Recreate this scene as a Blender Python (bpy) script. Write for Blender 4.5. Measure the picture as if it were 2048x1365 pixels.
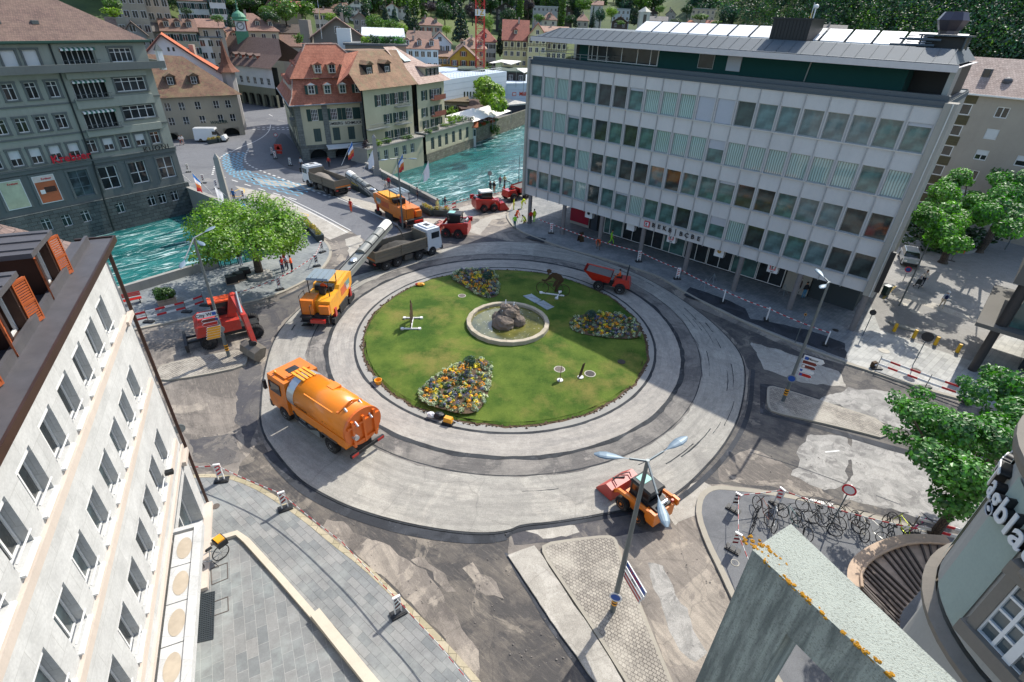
import bpy,bmesh,math,random
from mathutils import Vector,Matrix,noise as mnoise
for o in list(bpy.data.objects):bpy.data.objects.remove(o,do_unlink=True)
SC=bpy.context.scene
R=math.radians
# ---------------- camera, sky, sun ----------------
H=22.5
F=1049.33
RW=((0.99918909,0.04026362,0.0),(0.02124912,-0.52732199,0.84939978),(0.03419991,-0.848711,-0.52774995))
cam=bpy.data.cameras.new('camera');camo=bpy.data.objects.new('camera',cam);SC.collection.objects.link(camo)
cam.sensor_width=36;cam.lens=F/2048*36;cam.clip_start=0.1;cam.clip_end=6000
m3=Matrix(((RW[0][0],-RW[0][1],-RW[0][2]),(RW[1][0],-RW[1][1],-RW[1][2]),(RW[2][0],-RW[2][1],-RW[2][2])))
camo.matrix_world=Matrix.Translation((0,0,H))@m3.to_4x4()
SC.camera=camo
SUN_AZ,SUN_EL=52.0,46.5
w=bpy.data.worlds.new('World');SC.world=w;w.use_nodes=True
nt=w.node_tree;sky=nt.nodes.new('ShaderNodeTexSky');sky.sky_type='NISHITA';sky.sun_disc=False
sky.sun_elevation=R(SUN_EL);sky.sun_rotation=R(90-SUN_AZ);sky.air_density=1.0;sky.dust_density=1.5;sky.ozone_density=1.5
nt.links.new(sky.outputs[0],nt.nodes['Background'].inputs[0]);nt.nodes['Background'].inputs[1].default_value=0.15
sl=bpy.data.lights.new('sun','SUN');sl.energy=3.3;sl.angle=R(0.55);sl.color=(1.0,0.955,0.88)
so=bpy.data.objects.new('sun',sl);SC.collection.objects.link(so)
sd=Vector((math.cos(R(SUN_AZ))*math.cos(R(SUN_EL)),math.sin(R(SUN_AZ))*math.cos(R(SUN_EL)),math.sin(R(SUN_EL))))
so.rotation_euler=sd.to_track_quat('Z','Y').to_euler();so.location=sd*300
SC.view_settings.view_transform='Standard';SC.view_settings.look='None';SC.view_settings.gamma=1
SC.view_settings.exposure=0.82
SC.render.engine='CYCLES'
SC.cycles.max_bounces=6;SC.cycles.diffuse_bounces=3;SC.cycles.glossy_bounces=3;SC.cycles.transparent_max_bounces=6
SC.render.resolution_x=1024;SC.render.resolution_y=682
# ---------------- pixel helpers: a point of the photograph -> a point of the place ----------------
def ray(px,py):
 a,b,c=px-1024,py-682.5,F
 return Vector([r[0]*a+r[1]*b+r[2]*c for r in RW])
def gp(px,py,z=0.0):
 r=ray(px,py);t=(z-H)/r.z
 return Vector((r.x*t,r.y*t))
def g3(px,py,z=0.0):
 p=gp(px,py,z);return Vector((p.x,p.y,z))
def G(pts,z=0.0):return[tuple(gp(x,y,z)) for x,y in pts]
def V2(a):return Vector((a[0],a[1]))
# ---------------- mesh builder ----------------
class MB:
 def __init__(s):s.v=[];s.f=[];s.m=[];s.mats=[];s.cur=0;s.smooth=[];s.sm=False;s.M=None
 def mat(s,m):
  if m not in s.mats:s.mats.append(m)
  s.cur=s.mats.index(m);return s
 def add(s,vs,fs):
  b=len(s.v)
  if s.M is not None:vs=[tuple(s.M@Vector(p)) for p in vs]
  s.v+=[tuple(p) for p in vs]
  for f in fs:
   s.f.append(tuple(i+b for i in f));s.m.append(s.cur);s.smooth.append(s.sm)
  return s
 def quad(s,a,b,c,d):return s.add([a,b,c,d],[(0,1,2,3)])
 def hexa(s,p): # 8 pts: bottom 4 ccw, top 4 ccw
  return s.add(p,[(3,2,1,0),(4,5,6,7),(0,1,5,4),(1,2,6,5),(2,3,7,6),(3,0,4,7)])
 def box(s,x0,x1,y0,y1,z0,z1):
  if x0>x1:x0,x1=x1,x0
  if y0>y1:y0,y1=y1,y0
  return s.hexa([(x0,y0,z0),(x1,y0,z0),(x1,y1,z0),(x0,y1,z0),(x0,y0,z1),(x1,y0,z1),(x1,y1,z1),(x0,y1,z1)])
 def cbox(s,c,d,rot=None):
  x,y,z=d[0]/2,d[1]/2,d[2]/2
  P=[(-x,-y,-z),(x,-y,-z),(x,y,-z),(-x,y,-z),(-x,-y,z),(x,-y,z),(x,y,z),(-x,y,z)]
  if rot is not None:P=[tuple(rot@Vector(p)) for p in P]
  return s.hexa([(p[0]+c[0],p[1]+c[1],p[2]+c[2]) for p in P])
 def prism(s,poly,z0,z1,top=True,bot=True):
  n=len(poly)
  a=sum(poly[i][0]*poly[(i+1)%n][1]-poly[(i+1)%n][0]*poly[i][1] for i in range(n))
  if a<0:poly=poly[::-1]
  vs=[(p[0],p[1],z0) for p in poly]+[(p[0],p[1],z1) for p in poly]
  fs=[(i,(i+1)%n,n+(i+1)%n,n+i) for i in range(n)]
  if top:fs.append(tuple(range(n,2*n)))
  if bot:fs.append(tuple(range(n-1,-1,-1)))
  return s.add(vs,fs)
 def sheet(s,poly,z):
  n=len(poly)
  a=sum(poly[i][0]*poly[(i+1)%n][1]-poly[(i+1)%n][0]*poly[i][1] for i in range(n))
  if a<0:poly=poly[::-1]
  return s.add([(p[0],p[1],z) for p in poly],[tuple(range(n))])
 def tube(s,p0,p1,r0,r1=None,n=10,cap=True):
  r1=r0 if r1 is None else r1
  p0=Vector(p0);p1=Vector(p1);d=(p1-p0)
  if d.length<1e-6:return s
  d.normalize();a=d.orthogonal().normalized();b=d.cross(a)
  vs=[]
  for p,r in((p0,r0),(p1,r1)):
   for i in range(n):
    t=2*math.pi*i/n;vs.append(tuple(p+a*(r*math.cos(t))+b*(r*math.sin(t))))
  fs=[(i,(i+1)%n,n+(i+1)%n,n+i) for i in range(n)]
  if cap:fs+=[tuple(range(n-1,-1,-1)),tuple(range(n,2*n))]
  return s.add(vs,fs)
 def path(s,pts,r,n=8):
  for i in range(len(pts)-1):s.tube(pts[i],pts[i+1],r,r,n)
  return s
 def bar(s,p0,p1,w,h,up=(0,0,1)):
  p0=Vector(p0);p1=Vector(p1);d=(p1-p0).normalized();u=Vector(up)
  a=d.cross(u)
  if a.length<1e-4:a=d.orthogonal()
  a.normalize();b=a.cross(d);a*=w/2;b*=h/2
  return s.hexa([tuple(p) for p in(p0-a-b,p1-a-b,p1+a-b,p0+a-b,p0-a+b,p1-a+b,p1+a+b,p0+a+b)])
 def lathe(s,prof,n=16,c=(0,0,0),cap=True):
  vs=[];fs=[]
  for r,z in prof:
   for i in range(n):
    t=2*math.pi*i/n;vs.append((c[0]+r*math.cos(t),c[1]+r*math.sin(t),c[2]+z))
  for k in range(len(prof)-1):
   for i in range(n):fs.append((k*n+i,k*n+(i+1)%n,(k+1)*n+(i+1)%n,(k+1)*n+i))
  if cap:fs+=[tuple(range(n-1,-1,-1)),tuple(range((len(prof)-1)*n,len(prof)*n))]
  return s.add(vs,fs)
 def loft(s,rings,cap=True):
  n=len(rings[0]);vs=[p for r in rings for p in r];fs=[]
  for k in range(len(rings)-1):
   for i in range(n):fs.append((k*n+i,k*n+(i+1)%n,(k+1)*n+(i+1)%n,(k+1)*n+i))
  if cap:fs+=[tuple(range(n-1,-1,-1)),tuple(range((len(rings)-1)*n,len(rings)*n))]
  return s.add(vs,fs)
 def ell(s,c,r,nu=10,nv=7,rot=None,jit=0,seed=0):
  vs=[];fs=[];rg=random.Random(seed)
  for j in range(nv+1):
   ph=math.pi*j/nv
   for i in range(nu):
    t=2*math.pi*i/nu;k=1+(rg.uniform(-jit,jit) if jit else 0)
    p=Vector((r[0]*math.sin(ph)*math.cos(t)*k,r[1]*math.sin(ph)*math.sin(t)*k,r[2]*math.cos(ph)*k))
    if rot is not None:p=rot@p
    vs.append((c[0]+p.x,c[1]+p.y,c[2]+p.z))
  for j in range(nv):
   for i in range(nu):fs.append((j*nu+i,(j+1)*nu+i,(j+1)*nu+(i+1)%nu,j*nu+(i+1)%nu))
  return s.add(vs,fs)
 def mesh(s,name):
  me=bpy.data.meshes.new(name);me.from_pydata(s.v,[],s.f)
  for m in s.mats:me.materials.append(m)
  me.polygons.foreach_set('material_index',s.m);me.polygons.foreach_set('use_smooth',s.smooth)
  uv=me.uv_layers.new(name='UVMap');dat=[0.0]*(2*len(me.loops));vs=me.vertices
  for p in me.polygons:
   n=p.normal
   if abs(n.z)>0.97:u=Vector((1,0,0));v=Vector((0,1,0))
   else:
    u=Vector((-n.y,n.x,0)).normalized();v=n.cross(u)
   for li in p.loop_indices:
    c=vs[me.loops[li].vertex_index].co;dat[2*li]=c.dot(u);dat[2*li+1]=c.dot(v)
  uv.data.foreach_set('uv',dat);me.update();return me
 def build(s,name,parent=None,loc=None,rz=None):
  o=bpy.data.objects.new(name,s.mesh(name));SC.collection.objects.link(o)
  if parent is not None:o.parent=parent
  if loc is not None:o.location=loc
  if rz is not None:o.rotation_euler=(0,0,rz)
  return o
def tag(o,label=None,cat=None,group=None,kind=None):
 if label:o['label']=label
 if cat:o['category']=cat
 if group:o['group']=group
 if kind:o['kind']=kind
 return o
def thing(name,label,cat,loc=(0,0,0),rz=0.0,group=None):
 o=bpy.data.objects.new(name,None);SC.collection.objects.link(o);o.empty_display_size=0.3
 o.location=(loc[0],loc[1],loc[2] if len(loc)>2 else 0.0);o.rotation_euler=(0,0,rz)
 return tag(o,label,cat,group)
def struct(name,mb):return tag(mb.build(name),kind='structure')
KIDS={}
def dup(root,loc,rz=None,label=None,group=None,scale=None):
 r=root.copy();SC.collection.objects.link(r);r.location=(loc[0],loc[1],loc[2] if len(loc)>2 else 0.0)
 if rz is not None:r.rotation_euler=(0,0,rz)
 if scale is not None:r.scale=scale if hasattr(scale,'__len__') else(scale,)*3
 if label:r['label']=label
 if group:r['group']=group
 for ch in list(root.children):
  c=ch.copy();SC.collection.objects.link(c);c.parent=r
  for g in list(ch.children):
   d=g.copy();SC.collection.objects.link(d);d.parent=c
 return r
def inst(name,me,parent,loc=(0,0,0),rz=0.0,scale=None):
 o=bpy.data.objects.new(name,me);SC.collection.objects.link(o);o.parent=parent
 o.location=loc;o.rotation_euler=(0,0,rz)
 if scale is not None:o.scale=scale
 return o
# ---------------- materials ----------------
MATS={}
def srgb(h):
 h=h.lstrip('#');c=[int(h[i:i+2],16)/255 for i in(0,2,4)]
 return tuple((x/12.92 if x<=0.04045 else((x+0.055)/1.055)**2.4) for x in c)
def newmat(name):
 m=bpy.data.materials.new(name);m.use_nodes=True;MATS[name]=m
 nt=m.node_tree;b=nt.nodes['Principled BSDF'];return m,nt,b
def N(nt,typ,ins=None,**kw):
 n=nt.nodes.new(typ)
 for k,v in kw.items():setattr(n,k,v)
 if ins:
  for k,v in ins.items():
   if isinstance(v,bpy.types.NodeSocket):nt.links.new(v,n.inputs[k])
   else:n.inputs[k].default_value=v
 return n
def ramp(nt,fac,stops):
 r=nt.nodes.new('ShaderNodeValToRGB');nt.links.new(fac,r.inputs[0]);e=r.color_ramp.elements
 e[0].position=stops[0][0];e[0].color=(*stops[0][1],1) if hasattr(stops[0][1],'__len__') else(stops[0][1],)*3+(1,)
 e[1].position=stops[-1][0];e[1].color=(*stops[-1][1],1) if hasattr(stops[-1][1],'__len__') else(stops[-1][1],)*3+(1,)
 for p,c in stops[1:-1]:
  k=e.new(p);k.color=(*c,1) if hasattr(c,'__len__') else(c,c,c,1)
 return r.outputs[0]
def mix(nt,fac,a,b,mode='MIX'):
 n=nt.nodes.new('ShaderNodeMix');n.data_type='RGBA';n.blend_type=mode;n.clamp_result=False
 for sck,v in((n.inputs[0],fac),(n.inputs[6],a),(n.inputs[7],b)):
  if isinstance(v,bpy.types.NodeSocket):nt.links.new(v,sck)
  elif hasattr(v,'__len__'):sck.default_value=(*v[:3],1)
  else:sck.default_value=v
 return n.outputs[2]
def noise(nt,vec,scale,detail=5,rough=0.6,dist=0.0):
 n=N(nt,'ShaderNodeTexNoise',{'Vector':vec,'Scale':scale,'Detail':detail,'Roughness':rough,'Distortion':dist});return n.outputs[0]
def objco(nt):return nt.nodes.new('ShaderNodeTexCoord').outputs['Object']
def uvco(nt):return nt.nodes.new('ShaderNodeTexCoord').outputs['UV']
def vscale(nt,vec,s,rot=0.0,loc=(0,0,0)):
 n=N(nt,'ShaderNodeMapping',{'Vector':vec,'Scale':s,'Rotation':(0,0,rot),'Location':loc});return n.outputs[0]
def bump(nt,b,h,strength=0.3,dist=0.02):
 n=N(nt,'ShaderNodeBump',{'Height':h,'Strength':strength,'Distance':dist});nt.links.new(n.outputs[0],b.inputs['Normal'])
def setc(nt,b,c):
 if isinstance(c,bpy.types.NodeSocket):nt.links.new(c,b.inputs['Base Color'])
 else:b.inputs['Base Color'].default_value=(*c,1)
def mul(c,k):return tuple(min(1,x*k) for x in c)
def plain(name,col,rough=0.6,metal=0.0,var=0.12,scale=3.0,coat=0.0,dirt=0.0,bmp=0.0,emis=0.0):
 """painted / plain surface with soft wear"""
 if name in MATS:return MATS[name]
 if isinstance(col,str):col=srgb(col)
 m,nt,b=newmat(name);co=objco(nt)
 n=noise(nt,co,scale,6,0.65)
 f=ramp(nt,n,[(0.3,1-var),(0.7,1+var*0.0+0.0 if False else 1.0)])
 c=mix(nt,1.0,col,f,'MULTIPLY')
 if dirt>0:
  d=noise(nt,co,scale*0.6,8,0.75);df=ramp(nt,d,[(0.5,0.0),(0.72,dirt)])
  c=mix(nt,df,c,(0.16,0.145,0.125))
 setc(nt,b,c);b.inputs['Roughness'].default_value=rough;b.inputs['Metallic'].default_value=metal
 if coat:b.inputs['Coat Weight'].default_value=coat;b.inputs['Coat Roughness'].default_value=0.15
 if bmp:bump(nt,b,noise(nt,co,scale*8,4),bmp,0.01)
 if emis:b.inputs['Emission Color'].default_value=(*col,1);b.inputs['Emission Strength'].default_value=emis
 return m
def plaster(name,col,streak=0.25,rough=0.9):
 """rendered wall: mottled, rain streaks running down"""
 if name in MATS:return MATS[name]
 if isinstance(col,str):col=srgb(col)
 m,nt,b=newmat(name);co=objco(nt)
 n1=noise(nt,co,0.35,6,0.6);n2=noise(nt,vscale(nt,co,(3.0,3.0,0.25)),1.0,6,0.7)
 c=mix(nt,1.0,col,ramp(nt,n1,[(0.3,0.86),(0.7,1.0)]),'MULTIPLY')
 c=mix(nt,ramp(nt,n2,[(0.5,0.0),(0.75,streak)]),c,mul(col,0.55))
 c=mix(nt,1.0,c,ramp(nt,noise(nt,co,18,3),[(0.3,0.93),(0.7,1.0)]),'MULTIPLY')
 setc(nt,b,c);b.inputs['Roughness'].default_value=rough
 bump(nt,b,noise(nt,co,30,4),0.25,0.01);return m
def tiles(name,c1,c2,c3,rw=0.2,rh=0.32,patch=0.5,moss=None):
 """roof tiles in rows, uv in metres"""
 if name in MATS:return MATS[name]
 c1,c2,c3=[srgb(c) if isinstance(c,str) else c for c in(c1,c2,c3)]
 m,nt,b=newmat(name);uv=uvco(nt);co=objco(nt)
 br=N(nt,'ShaderNodeTexBrick',{'Vector':uv,'Color1':(*c1,1),'Color2':(*c2,1),'Mortar':(*mul(c1,0.28),1),'Scale':1.0,'Mortar Size':0.018,'Mortar Smooth':0.35,'Bias':0.0,'Brick Width':rw,'Row Height':rh})
 br.offset=0.5
 c=mix(nt,ramp(nt,noise(nt,co,0.5,7,0.7),[(0.4,0.0),(0.65,patch)]),br.outputs[0],c3)
 c=mix(nt,1.0,c,ramp(nt,noise(nt,co,6.0,4,0.7),[(0.3,0.72),(0.7,1.08)]),'MULTIPLY')
 if moss:c=mix(nt,ramp(nt,noise(nt,co,0.9,8,0.75),[(0.5,0.0),(0.68,0.75)]),c,srgb(moss))
 setc(nt,b,c);b.inputs['Roughness'].default_value=0.85
 w_=N(nt,'ShaderNodeSeparateXYZ',{0:uv})
 t=N(nt,'ShaderNodeMath',{0:w_.outputs[1],1:rh},operation='DIVIDE');t=N(nt,'ShaderNodeMath',{0:t.outputs[0]},operation='FRACT')
 bump(nt,b,t.outputs[0],0.6,-0.04);return m
def brickmat(name,c1,c2,mort,bw,bh,msize=0.012,rough=0.85,rot=0.0,patch=None,pamt=0.4,bstr=0.35,off=0.5,bias=0.0,usew=False):
 if name in MATS:return MATS[name]
 c1,c2,mort=[srgb(c) if isinstance(c,str) else c for c in(c1,c2,mort)]
 m,nt,b=newmat(name);uv=uvco(nt);co=objco(nt);v=vscale(nt,uv,(1,1,1),rot) if rot else uv
 v=mix(nt,0.02 if bw>.3 else .09,v,N(nt,'ShaderNodeTexNoise',{'Vector':co,'Scale':2.5 if bw>.3 else 4.0,'Detail':2}).outputs[1],'ADD')
 br=N(nt,'ShaderNodeTexBrick',{'Vector':v,'Color1':(*c1,1),'Color2':(*c2,1),'Mortar':(*mort,1),'Scale':1.0,'Mortar Size':msize,'Mortar Smooth':0.3,'Bias':bias,'Brick Width':bw,'Row Height':bh})
 br.offset=off
 c=br.outputs[0]
 c=mix(nt,1.0,c,ramp(nt,noise(nt,co,1.3,7,0.7),[(0.3,0.78),(0.7,1.06)]),'MULTIPLY')
 c=mix(nt,1.0,c,ramp(nt,noise(nt,co,14,5,0.7),[(0.3,0.85),(0.7,1.05)]),'MULTIPLY')
 if patch:c=mix(nt,ramp(nt,noise(nt,co,0.35,8,0.7),[(0.48,0.0),(0.62,pamt)]),c,srgb(patch) if isinstance(patch,str) else patch)
 setc(nt,b,c);b.inputs['Roughness'].default_value=rough
 hgt=mix(nt,0.6,br.outputs[1],noise(nt,co,20,4));bump(nt,b,br.outputs[1],bstr,-0.02);return m
def asphalt(name,base,dark,light,dpos=0.5,lpos=0.6,polar=None,scale=0.25,tread=False,grit=1.0,streakdir=None,lamt=0.8,damt=0.85,cracks=True):
 """worn / milled road surface. polar=(cx,cy) stretches stains along circles round that point"""
 if name in MATS:return MATS[name]
 base,dark,light=[srgb(c) if isinstance(c,str) else c for c in(base,dark,light)]
 m,nt,b=newmat(name);co=objco(nt)
 if polar:
  sx=N(nt,'ShaderNodeSeparateXYZ',{0:N(nt,'ShaderNodeVectorMath',{0:co,1:(-polar[0],-polar[1],0)},operation='ADD').outputs[0]})
  rr=N(nt,'ShaderNodeVectorMath',{0:N(nt,'ShaderNodeCombineXYZ',{0:sx.outputs[0],1:sx.outputs[1]}).outputs[0]},operation='LENGTH').outputs['Value']
  an=N(nt,'ShaderNodeMath',{0:sx.outputs[1],1:sx.outputs[0]},operation='ARCTAN2').outputs[0]
  aa=N(nt,'ShaderNodeMath',{0:an,1:16.0*0.12},operation='MULTIPLY').outputs[0]
  pv=N(nt,'ShaderNodeCombineXYZ',{0:rr,1:aa}).outputs[0]
 elif streakdir is not None:
  pv=vscale(nt,vscale(nt,co,(1,1,1),-streakdir),(0.14,1.0,1.0))
  rr=None
 else:pv=None;rr=None
 big=noise(nt,co,scale,9,0.68,0.6)
 c=mix(nt,ramp(nt,big,[(dpos,damt),(dpos+0.035,damt*0.45),(dpos+0.12,0.0)]),base,dark)
 l2=noise(nt,vscale(nt,co,(1,1,1),0,(31,17,3)),scale*1.3,9,0.66,0.9)
 c=mix(nt,ramp(nt,l2,[(lpos,0.0),(lpos+0.02,lamt*0.7),(lpos+0.12,lamt)]),c,light)
 if pv is not None:
  st=noise(nt,pv,2.2,7,0.7)
  c=mix(nt,ramp(nt,st,[(0.42,0.4),(0.54,0.0)]),c,mul(dark,0.95))
  st2=noise(nt,pv,9.0,6,0.75)
  c=mix(nt,ramp(nt,st2,[(0.52,0.0),(0.66,0.32)]),c,light)
 c=mix(nt,1.0,c,ramp(nt,noise(nt,co,2.0,7,0.75),[(0.3,0.8),(0.7,1.08)]),'MULTIPLY')
 c=mix(nt,grit,c,ramp(nt,noise(nt,co,34,3,0.8),[(0.33,0.62),(0.5,0.98),(0.68,1.22)]),'MULTIPLY')
 if cracks:
  vo=N(nt,'ShaderNodeTexVoronoi',{'Vector':mix(nt,0.6,co,N(nt,'ShaderNodeTexNoise',{'Vector':co,'Scale':0.8,'Detail':6}).outputs[1],'ADD'),'Scale':0.22},feature='DISTANCE_TO_EDGE')
  c=mix(nt,ramp(nt,vo.outputs[0],[(0.0,0.35),(0.004,0.12),(0.01,0.0)]),c,mul(dark,0.5))
 setc(nt,b,c);b.inputs['Roughness'].default_value=0.88
 h=noise(nt,co,22,6,0.8)
 if tread and rr is not None:
  wv=N(nt,'ShaderNodeTexWave',{'Vector':N(nt,'ShaderNodeCombineXYZ',{0:rr}).outputs[0],'Scale':1.6,'Distortion':1.5,'Detail':3});h=mix(nt,0.35,h,wv.outputs[0])
 bump(nt,b,h,0.5,0.02);return m
def foliage(name,c1,c2,sss=0.0,scale=0.7):
 if name in MATS:return MATS[name]
 c1,c2=[srgb(c) if isinstance(c,str) else c for c in(c1,c2)]
 m,nt,b=newmat(name);co=objco(nt)
 c=mix(nt,ramp(nt,noise(nt,co,scale,5,0.7),[(0.35,0.0),(0.65,1.0)]),c1,c2)
 gi=N(nt,'ShaderNodeNewGeometry').outputs['Random Per Island']
 c=mix(nt,1.0,c,ramp(nt,gi,[(0.0,0.45),(0.5,0.9),(1.0,1.6)]),'MULTIPLY')
 nt.nodes.remove(b);out=[n for n in nt.nodes if n.type=='OUTPUT_MATERIAL'][0]
 d=N(nt,'ShaderNodeBsdfDiffuse',{'Color':c});t=N(nt,'ShaderNodeBsdfTranslucent',{'Color':mix(nt,1.0,c,(1.3,1.6,0.6),'MULTIPLY')})
 g=N(nt,'ShaderNodeBsdfGlossy',{'Color':(1,1,1,1),'Roughness':0.45})
 s1=N(nt,'ShaderNodeMixShader',{0:0.35,1:d.outputs[0],2:t.outputs[0]});s2=N(nt,'ShaderNodeMixShader',{0:0.04,1:s1.outputs[0],2:g.outputs[0]})
 nt.links.new(s2.outputs[0],out.inputs[0]);return m
def glassmat(name,tint='#1c2a2c',rough=0.05,spec=0.8,var=0.5,curtain=None):
 """window pane seen from outside: dark room or curtain behind a reflecting sheet"""
 if name in MATS:return MATS[name]
 tint=srgb(tint) if isinstance(tint,str) else tint
 m,nt,b=newmat(name);co=objco(nt)
 c=mix(nt,ramp(nt,noise(nt,co,0.9,3,0.5),[(0.42,0.0),(0.58,1.0)]),mul(tint,1-var),mul(tint,1+var))
 if curtain:
  cc=srgb(curtain);wv=N(nt,'ShaderNodeTexWave',{'Vector':uvco(nt),'Scale':1.6,'Distortion':3.0,'Detail':2,'Detail Scale':0.6})
  c=mix(nt,1.0,cc,ramp(nt,wv.outputs[0],[(0.0,0.35),(0.5,0.8),(1.0,1.0)]),'MULTIPLY')
 setc(nt,b,c);b.inputs['Roughness'].default_value=0.6
 b.inputs['Coat Weight'].default_value=1.0;b.inputs['Coat Roughness'].default_value=rough;b.inputs['Coat IOR'].default_value=1.42+spec*0.25
 b.inputs['Specular IOR Level'].default_value=0.3
 return m
def text_mesh(body,size,mat,extrude=0.02,font_bold=False,spacing=1.0):
 cu=bpy.data.curves.new('lettering','FONT');cu.body=body;cu.size=size;cu.extrude=extrude;cu.align_x='CENTER';cu.align_y='CENTER';cu.space_character=spacing
 if font_bold:cu.offset=size*0.018
 cu.resolution_u=3
 o=bpy.data.objects.new('tmp',cu);SC.collection.objects.link(o)
 dg=bpy.context.evaluated_depsgraph_get();me=bpy.data.meshes.new_from_object(o.evaluated_get(dg));bpy.data.objects.remove(o,do_unlink=True)
 me.materials.clear();me.materials.append(mat);return me
def letter(name,body,size,mat,parent,origin,xdir,updir,extrude=0.02,bold=False,spacing=1.0,label=None,skew=0.0):
 me=text_mesh(body,size,mat,extrude,bold,spacing);x=Vector(xdir).normalized();u=Vector(updir).normalized();z=x.cross(u)
 o=bpy.data.objects.new(name,me);SC.collection.objects.link(o);o.parent=parent
 o.matrix_local=Matrix(((x.x,u.x,z.x,origin[0]),(x.y,u.y,z.y,origin[1]),(x.z,u.z,z.z,origin[2]),(0,0,0,1)))
 return o
# ---------------- facade frames ----------------
class Fr:
 """a wall plane: u along the wall, n outwards, z up"""
 def __init__(s,A,d,n=None):
  s.A=Vector((A[0],A[1]));s.d=Vector((d[0],d[1])).normalized()
  s.n=Vector((n[0],n[1])).normalized() if n is not None else Vector((s.d.y,-s.d.x))
 def P(s,u,n,z):p=s.A+s.d*u+s.n*n;return(p.x,p.y,z)
 def uz(s,px,py):
  r=ray(px,py);t=s.n.dot(s.A)/(s.n.x*r.x+s.n.y*r.y);q=Vector((r.x*t,r.y*t))-s.A
  return q.dot(s.d),r.z*t+H
 def box(s,mb,u0,u1,n0,n1,z0,z1):
  if u0>u1:u0,u1=u1,u0
  if n0>n1:n0,n1=n1,n0
  pts=[s.P(u0,n0,z0),s.P(u1,n0,z0),s.P(u1,n1,z0),s.P(u0,n1,z0),s.P(u0,n0,z1),s.P(u1,n0,z1),s.P(u1,n1,z1),s.P(u0,n1,z1)]
  if s.d.x*s.n.y-s.d.y*s.n.x<0:pts=[pts[i] for i in(3,2,1,0,7,6,5,4)]
  mb.hexa(pts)
 def quad(s,mb,u0,u1,z0,z1,n=0.0):
  q=[s.P(u0,n,z0),s.P(u1,n,z0),s.P(u1,n,z1),s.P(u0,n,z1)]
  if s.d.x*s.n.y-s.d.y*s.n.x>0:q=q[::-1]
  mb.quad(*q)
 def wall(s,mb,u0,u1,z0,z1,holes,depth=0.25,n=0.0,revmat=None):
  """front face with real openings and their reveals"""
  us=sorted(set([u0,u1]+[v for h in holes for v in h[:2] if u0<v<u1]));zs=sorted(set([z0,z1]+[v for h in holes for v in h[2:4] if z0<v<z1]))
  for i in range(len(us)-1):
   run=None
   for j in range(len(zs)-1):
    cu,cz=(us[i]+us[i+1])/2,(zs[j]+zs[j+1])/2
    ins=any(h[0]<cu<h[1] and h[2]<cz<h[3] for h in holes)
    if ins:
     if run is not None:s.quad(mb,us[i],us[i+1],run,zs[j],n);run=None
    elif run is None:run=zs[j]
   if run is not None:s.quad(mb,us[i],us[i+1],run,zs[-1],n)
  for a,b_,c,d_ in[h[:4] for h in holes]:
   for q in([s.P(a,n,c),s.P(a,n,d_),s.P(a,n-depth,d_),s.P(a,n-depth,c)],[s.P(b_,n,c),s.P(b_,n-depth,c),s.P(b_,n-depth,d_),s.P(b_,n,d_)],[s.P(a,n,c),s.P(a,n-depth,c),s.P(b_,n-depth,c),s.P(b_,n,c)],[s.P(a,n,d_),s.P(b_,n,d_),s.P(b_,n-depth,d_),s.P(a,n-depth,d_)]):
    mb.quad(*q)
# ---------------- parts built in world coordinates under a root that stands at its own base ----------------
def wb(mb,name,parent=None):
 o=mb.build(name,parent)
 if parent is not None:
  p=parent;off=Vector((0,0,0))
  while p is not None:off+=p.location;p=p.parent
  o.location=-off
 return o
def k_ring(t):return 0.975+0.01*math.cos(t)+0.045*math.sin(t)**2
CX,CY=-0.65,37.8
def ringpt(r,t,jit=0.0,seed=0):
 q=r*k_ring(t)
 if jit:q+=jit*(mnoise.noise(Vector((math.cos(t)*9+seed,math.sin(t)*9,seed)))+0.6*mnoise.noise(Vector((math.cos(t)*40+seed,math.sin(t)*40,seed))))
 return(CX+q*math.cos(t),CY+q*math.sin(t))
def annulus(mb,r0,r1,z,n=180,j0=0.0,j1=0.0,s=0,z1=None,t0=0.0,t1=2*math.pi):
 z1=z if z1 is None else z1
 vs=[];fs=[]
 for i in range(n+1):
  t=t0+(t1-t0)*i/n;a=ringpt(r0,t,j0,s);b=ringpt(r1,t,j1,s+5);vs+=[(a[0],a[1],z),(b[0],b[1],z1)]
 for i in range(n):fs.append((2*i,2*i+1,2*i+3,2*i+2))
 mb.add(vs,fs)
def smooth_poly(pts,it=2,closed=True):
 for _ in range(it):
  q=[];n=len(pts)
  for i in range(n if closed else n-1):
   a=pts[i];b=pts[(i+1)%n]
   q+=[(a[0]*.75+b[0]*.25,a[1]*.75+b[1]*.25),(a[0]*.25+b[0]*.75,a[1]*.25+b[1]*.75)]
  if not closed:q=[pts[0]]+q+[pts[-1]]
  pts=q
 return pts
def rough_poly(pts,amp=0.12,seed=0,step=0.35):
 """outline with the ragged edge of broken asphalt"""
 out=[];n=len(pts)
 for i in range(n):
  a=Vector(pts[i]);b=Vector(pts[(i+1)%n]);L=(b-a).length;m=max(1,int(L/step))
  for k in range(m):
   p=a.lerp(b,k/m);q=Vector((p.x*1.1,p.y*1.1,seed*3.7))
   v=mnoise.noise_vector(q)*amp+mnoise.noise_vector(q*3.1)*amp*0.6;out.append((p.x+v.x,p.y+v.y))
 return out
def offset_line(pts,d):
 """parallel line at distance d (left of travel)"""
 out=[];n=len(pts)
 for i in range(n):
  a=Vector(pts[max(0,i-1)]);b=Vector(pts[min(n-1,i+1)]);t=(b-a).normalized();out.append((pts[i][0]-t.y*d,pts[i][1]+t.x*d))
 return out
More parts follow.
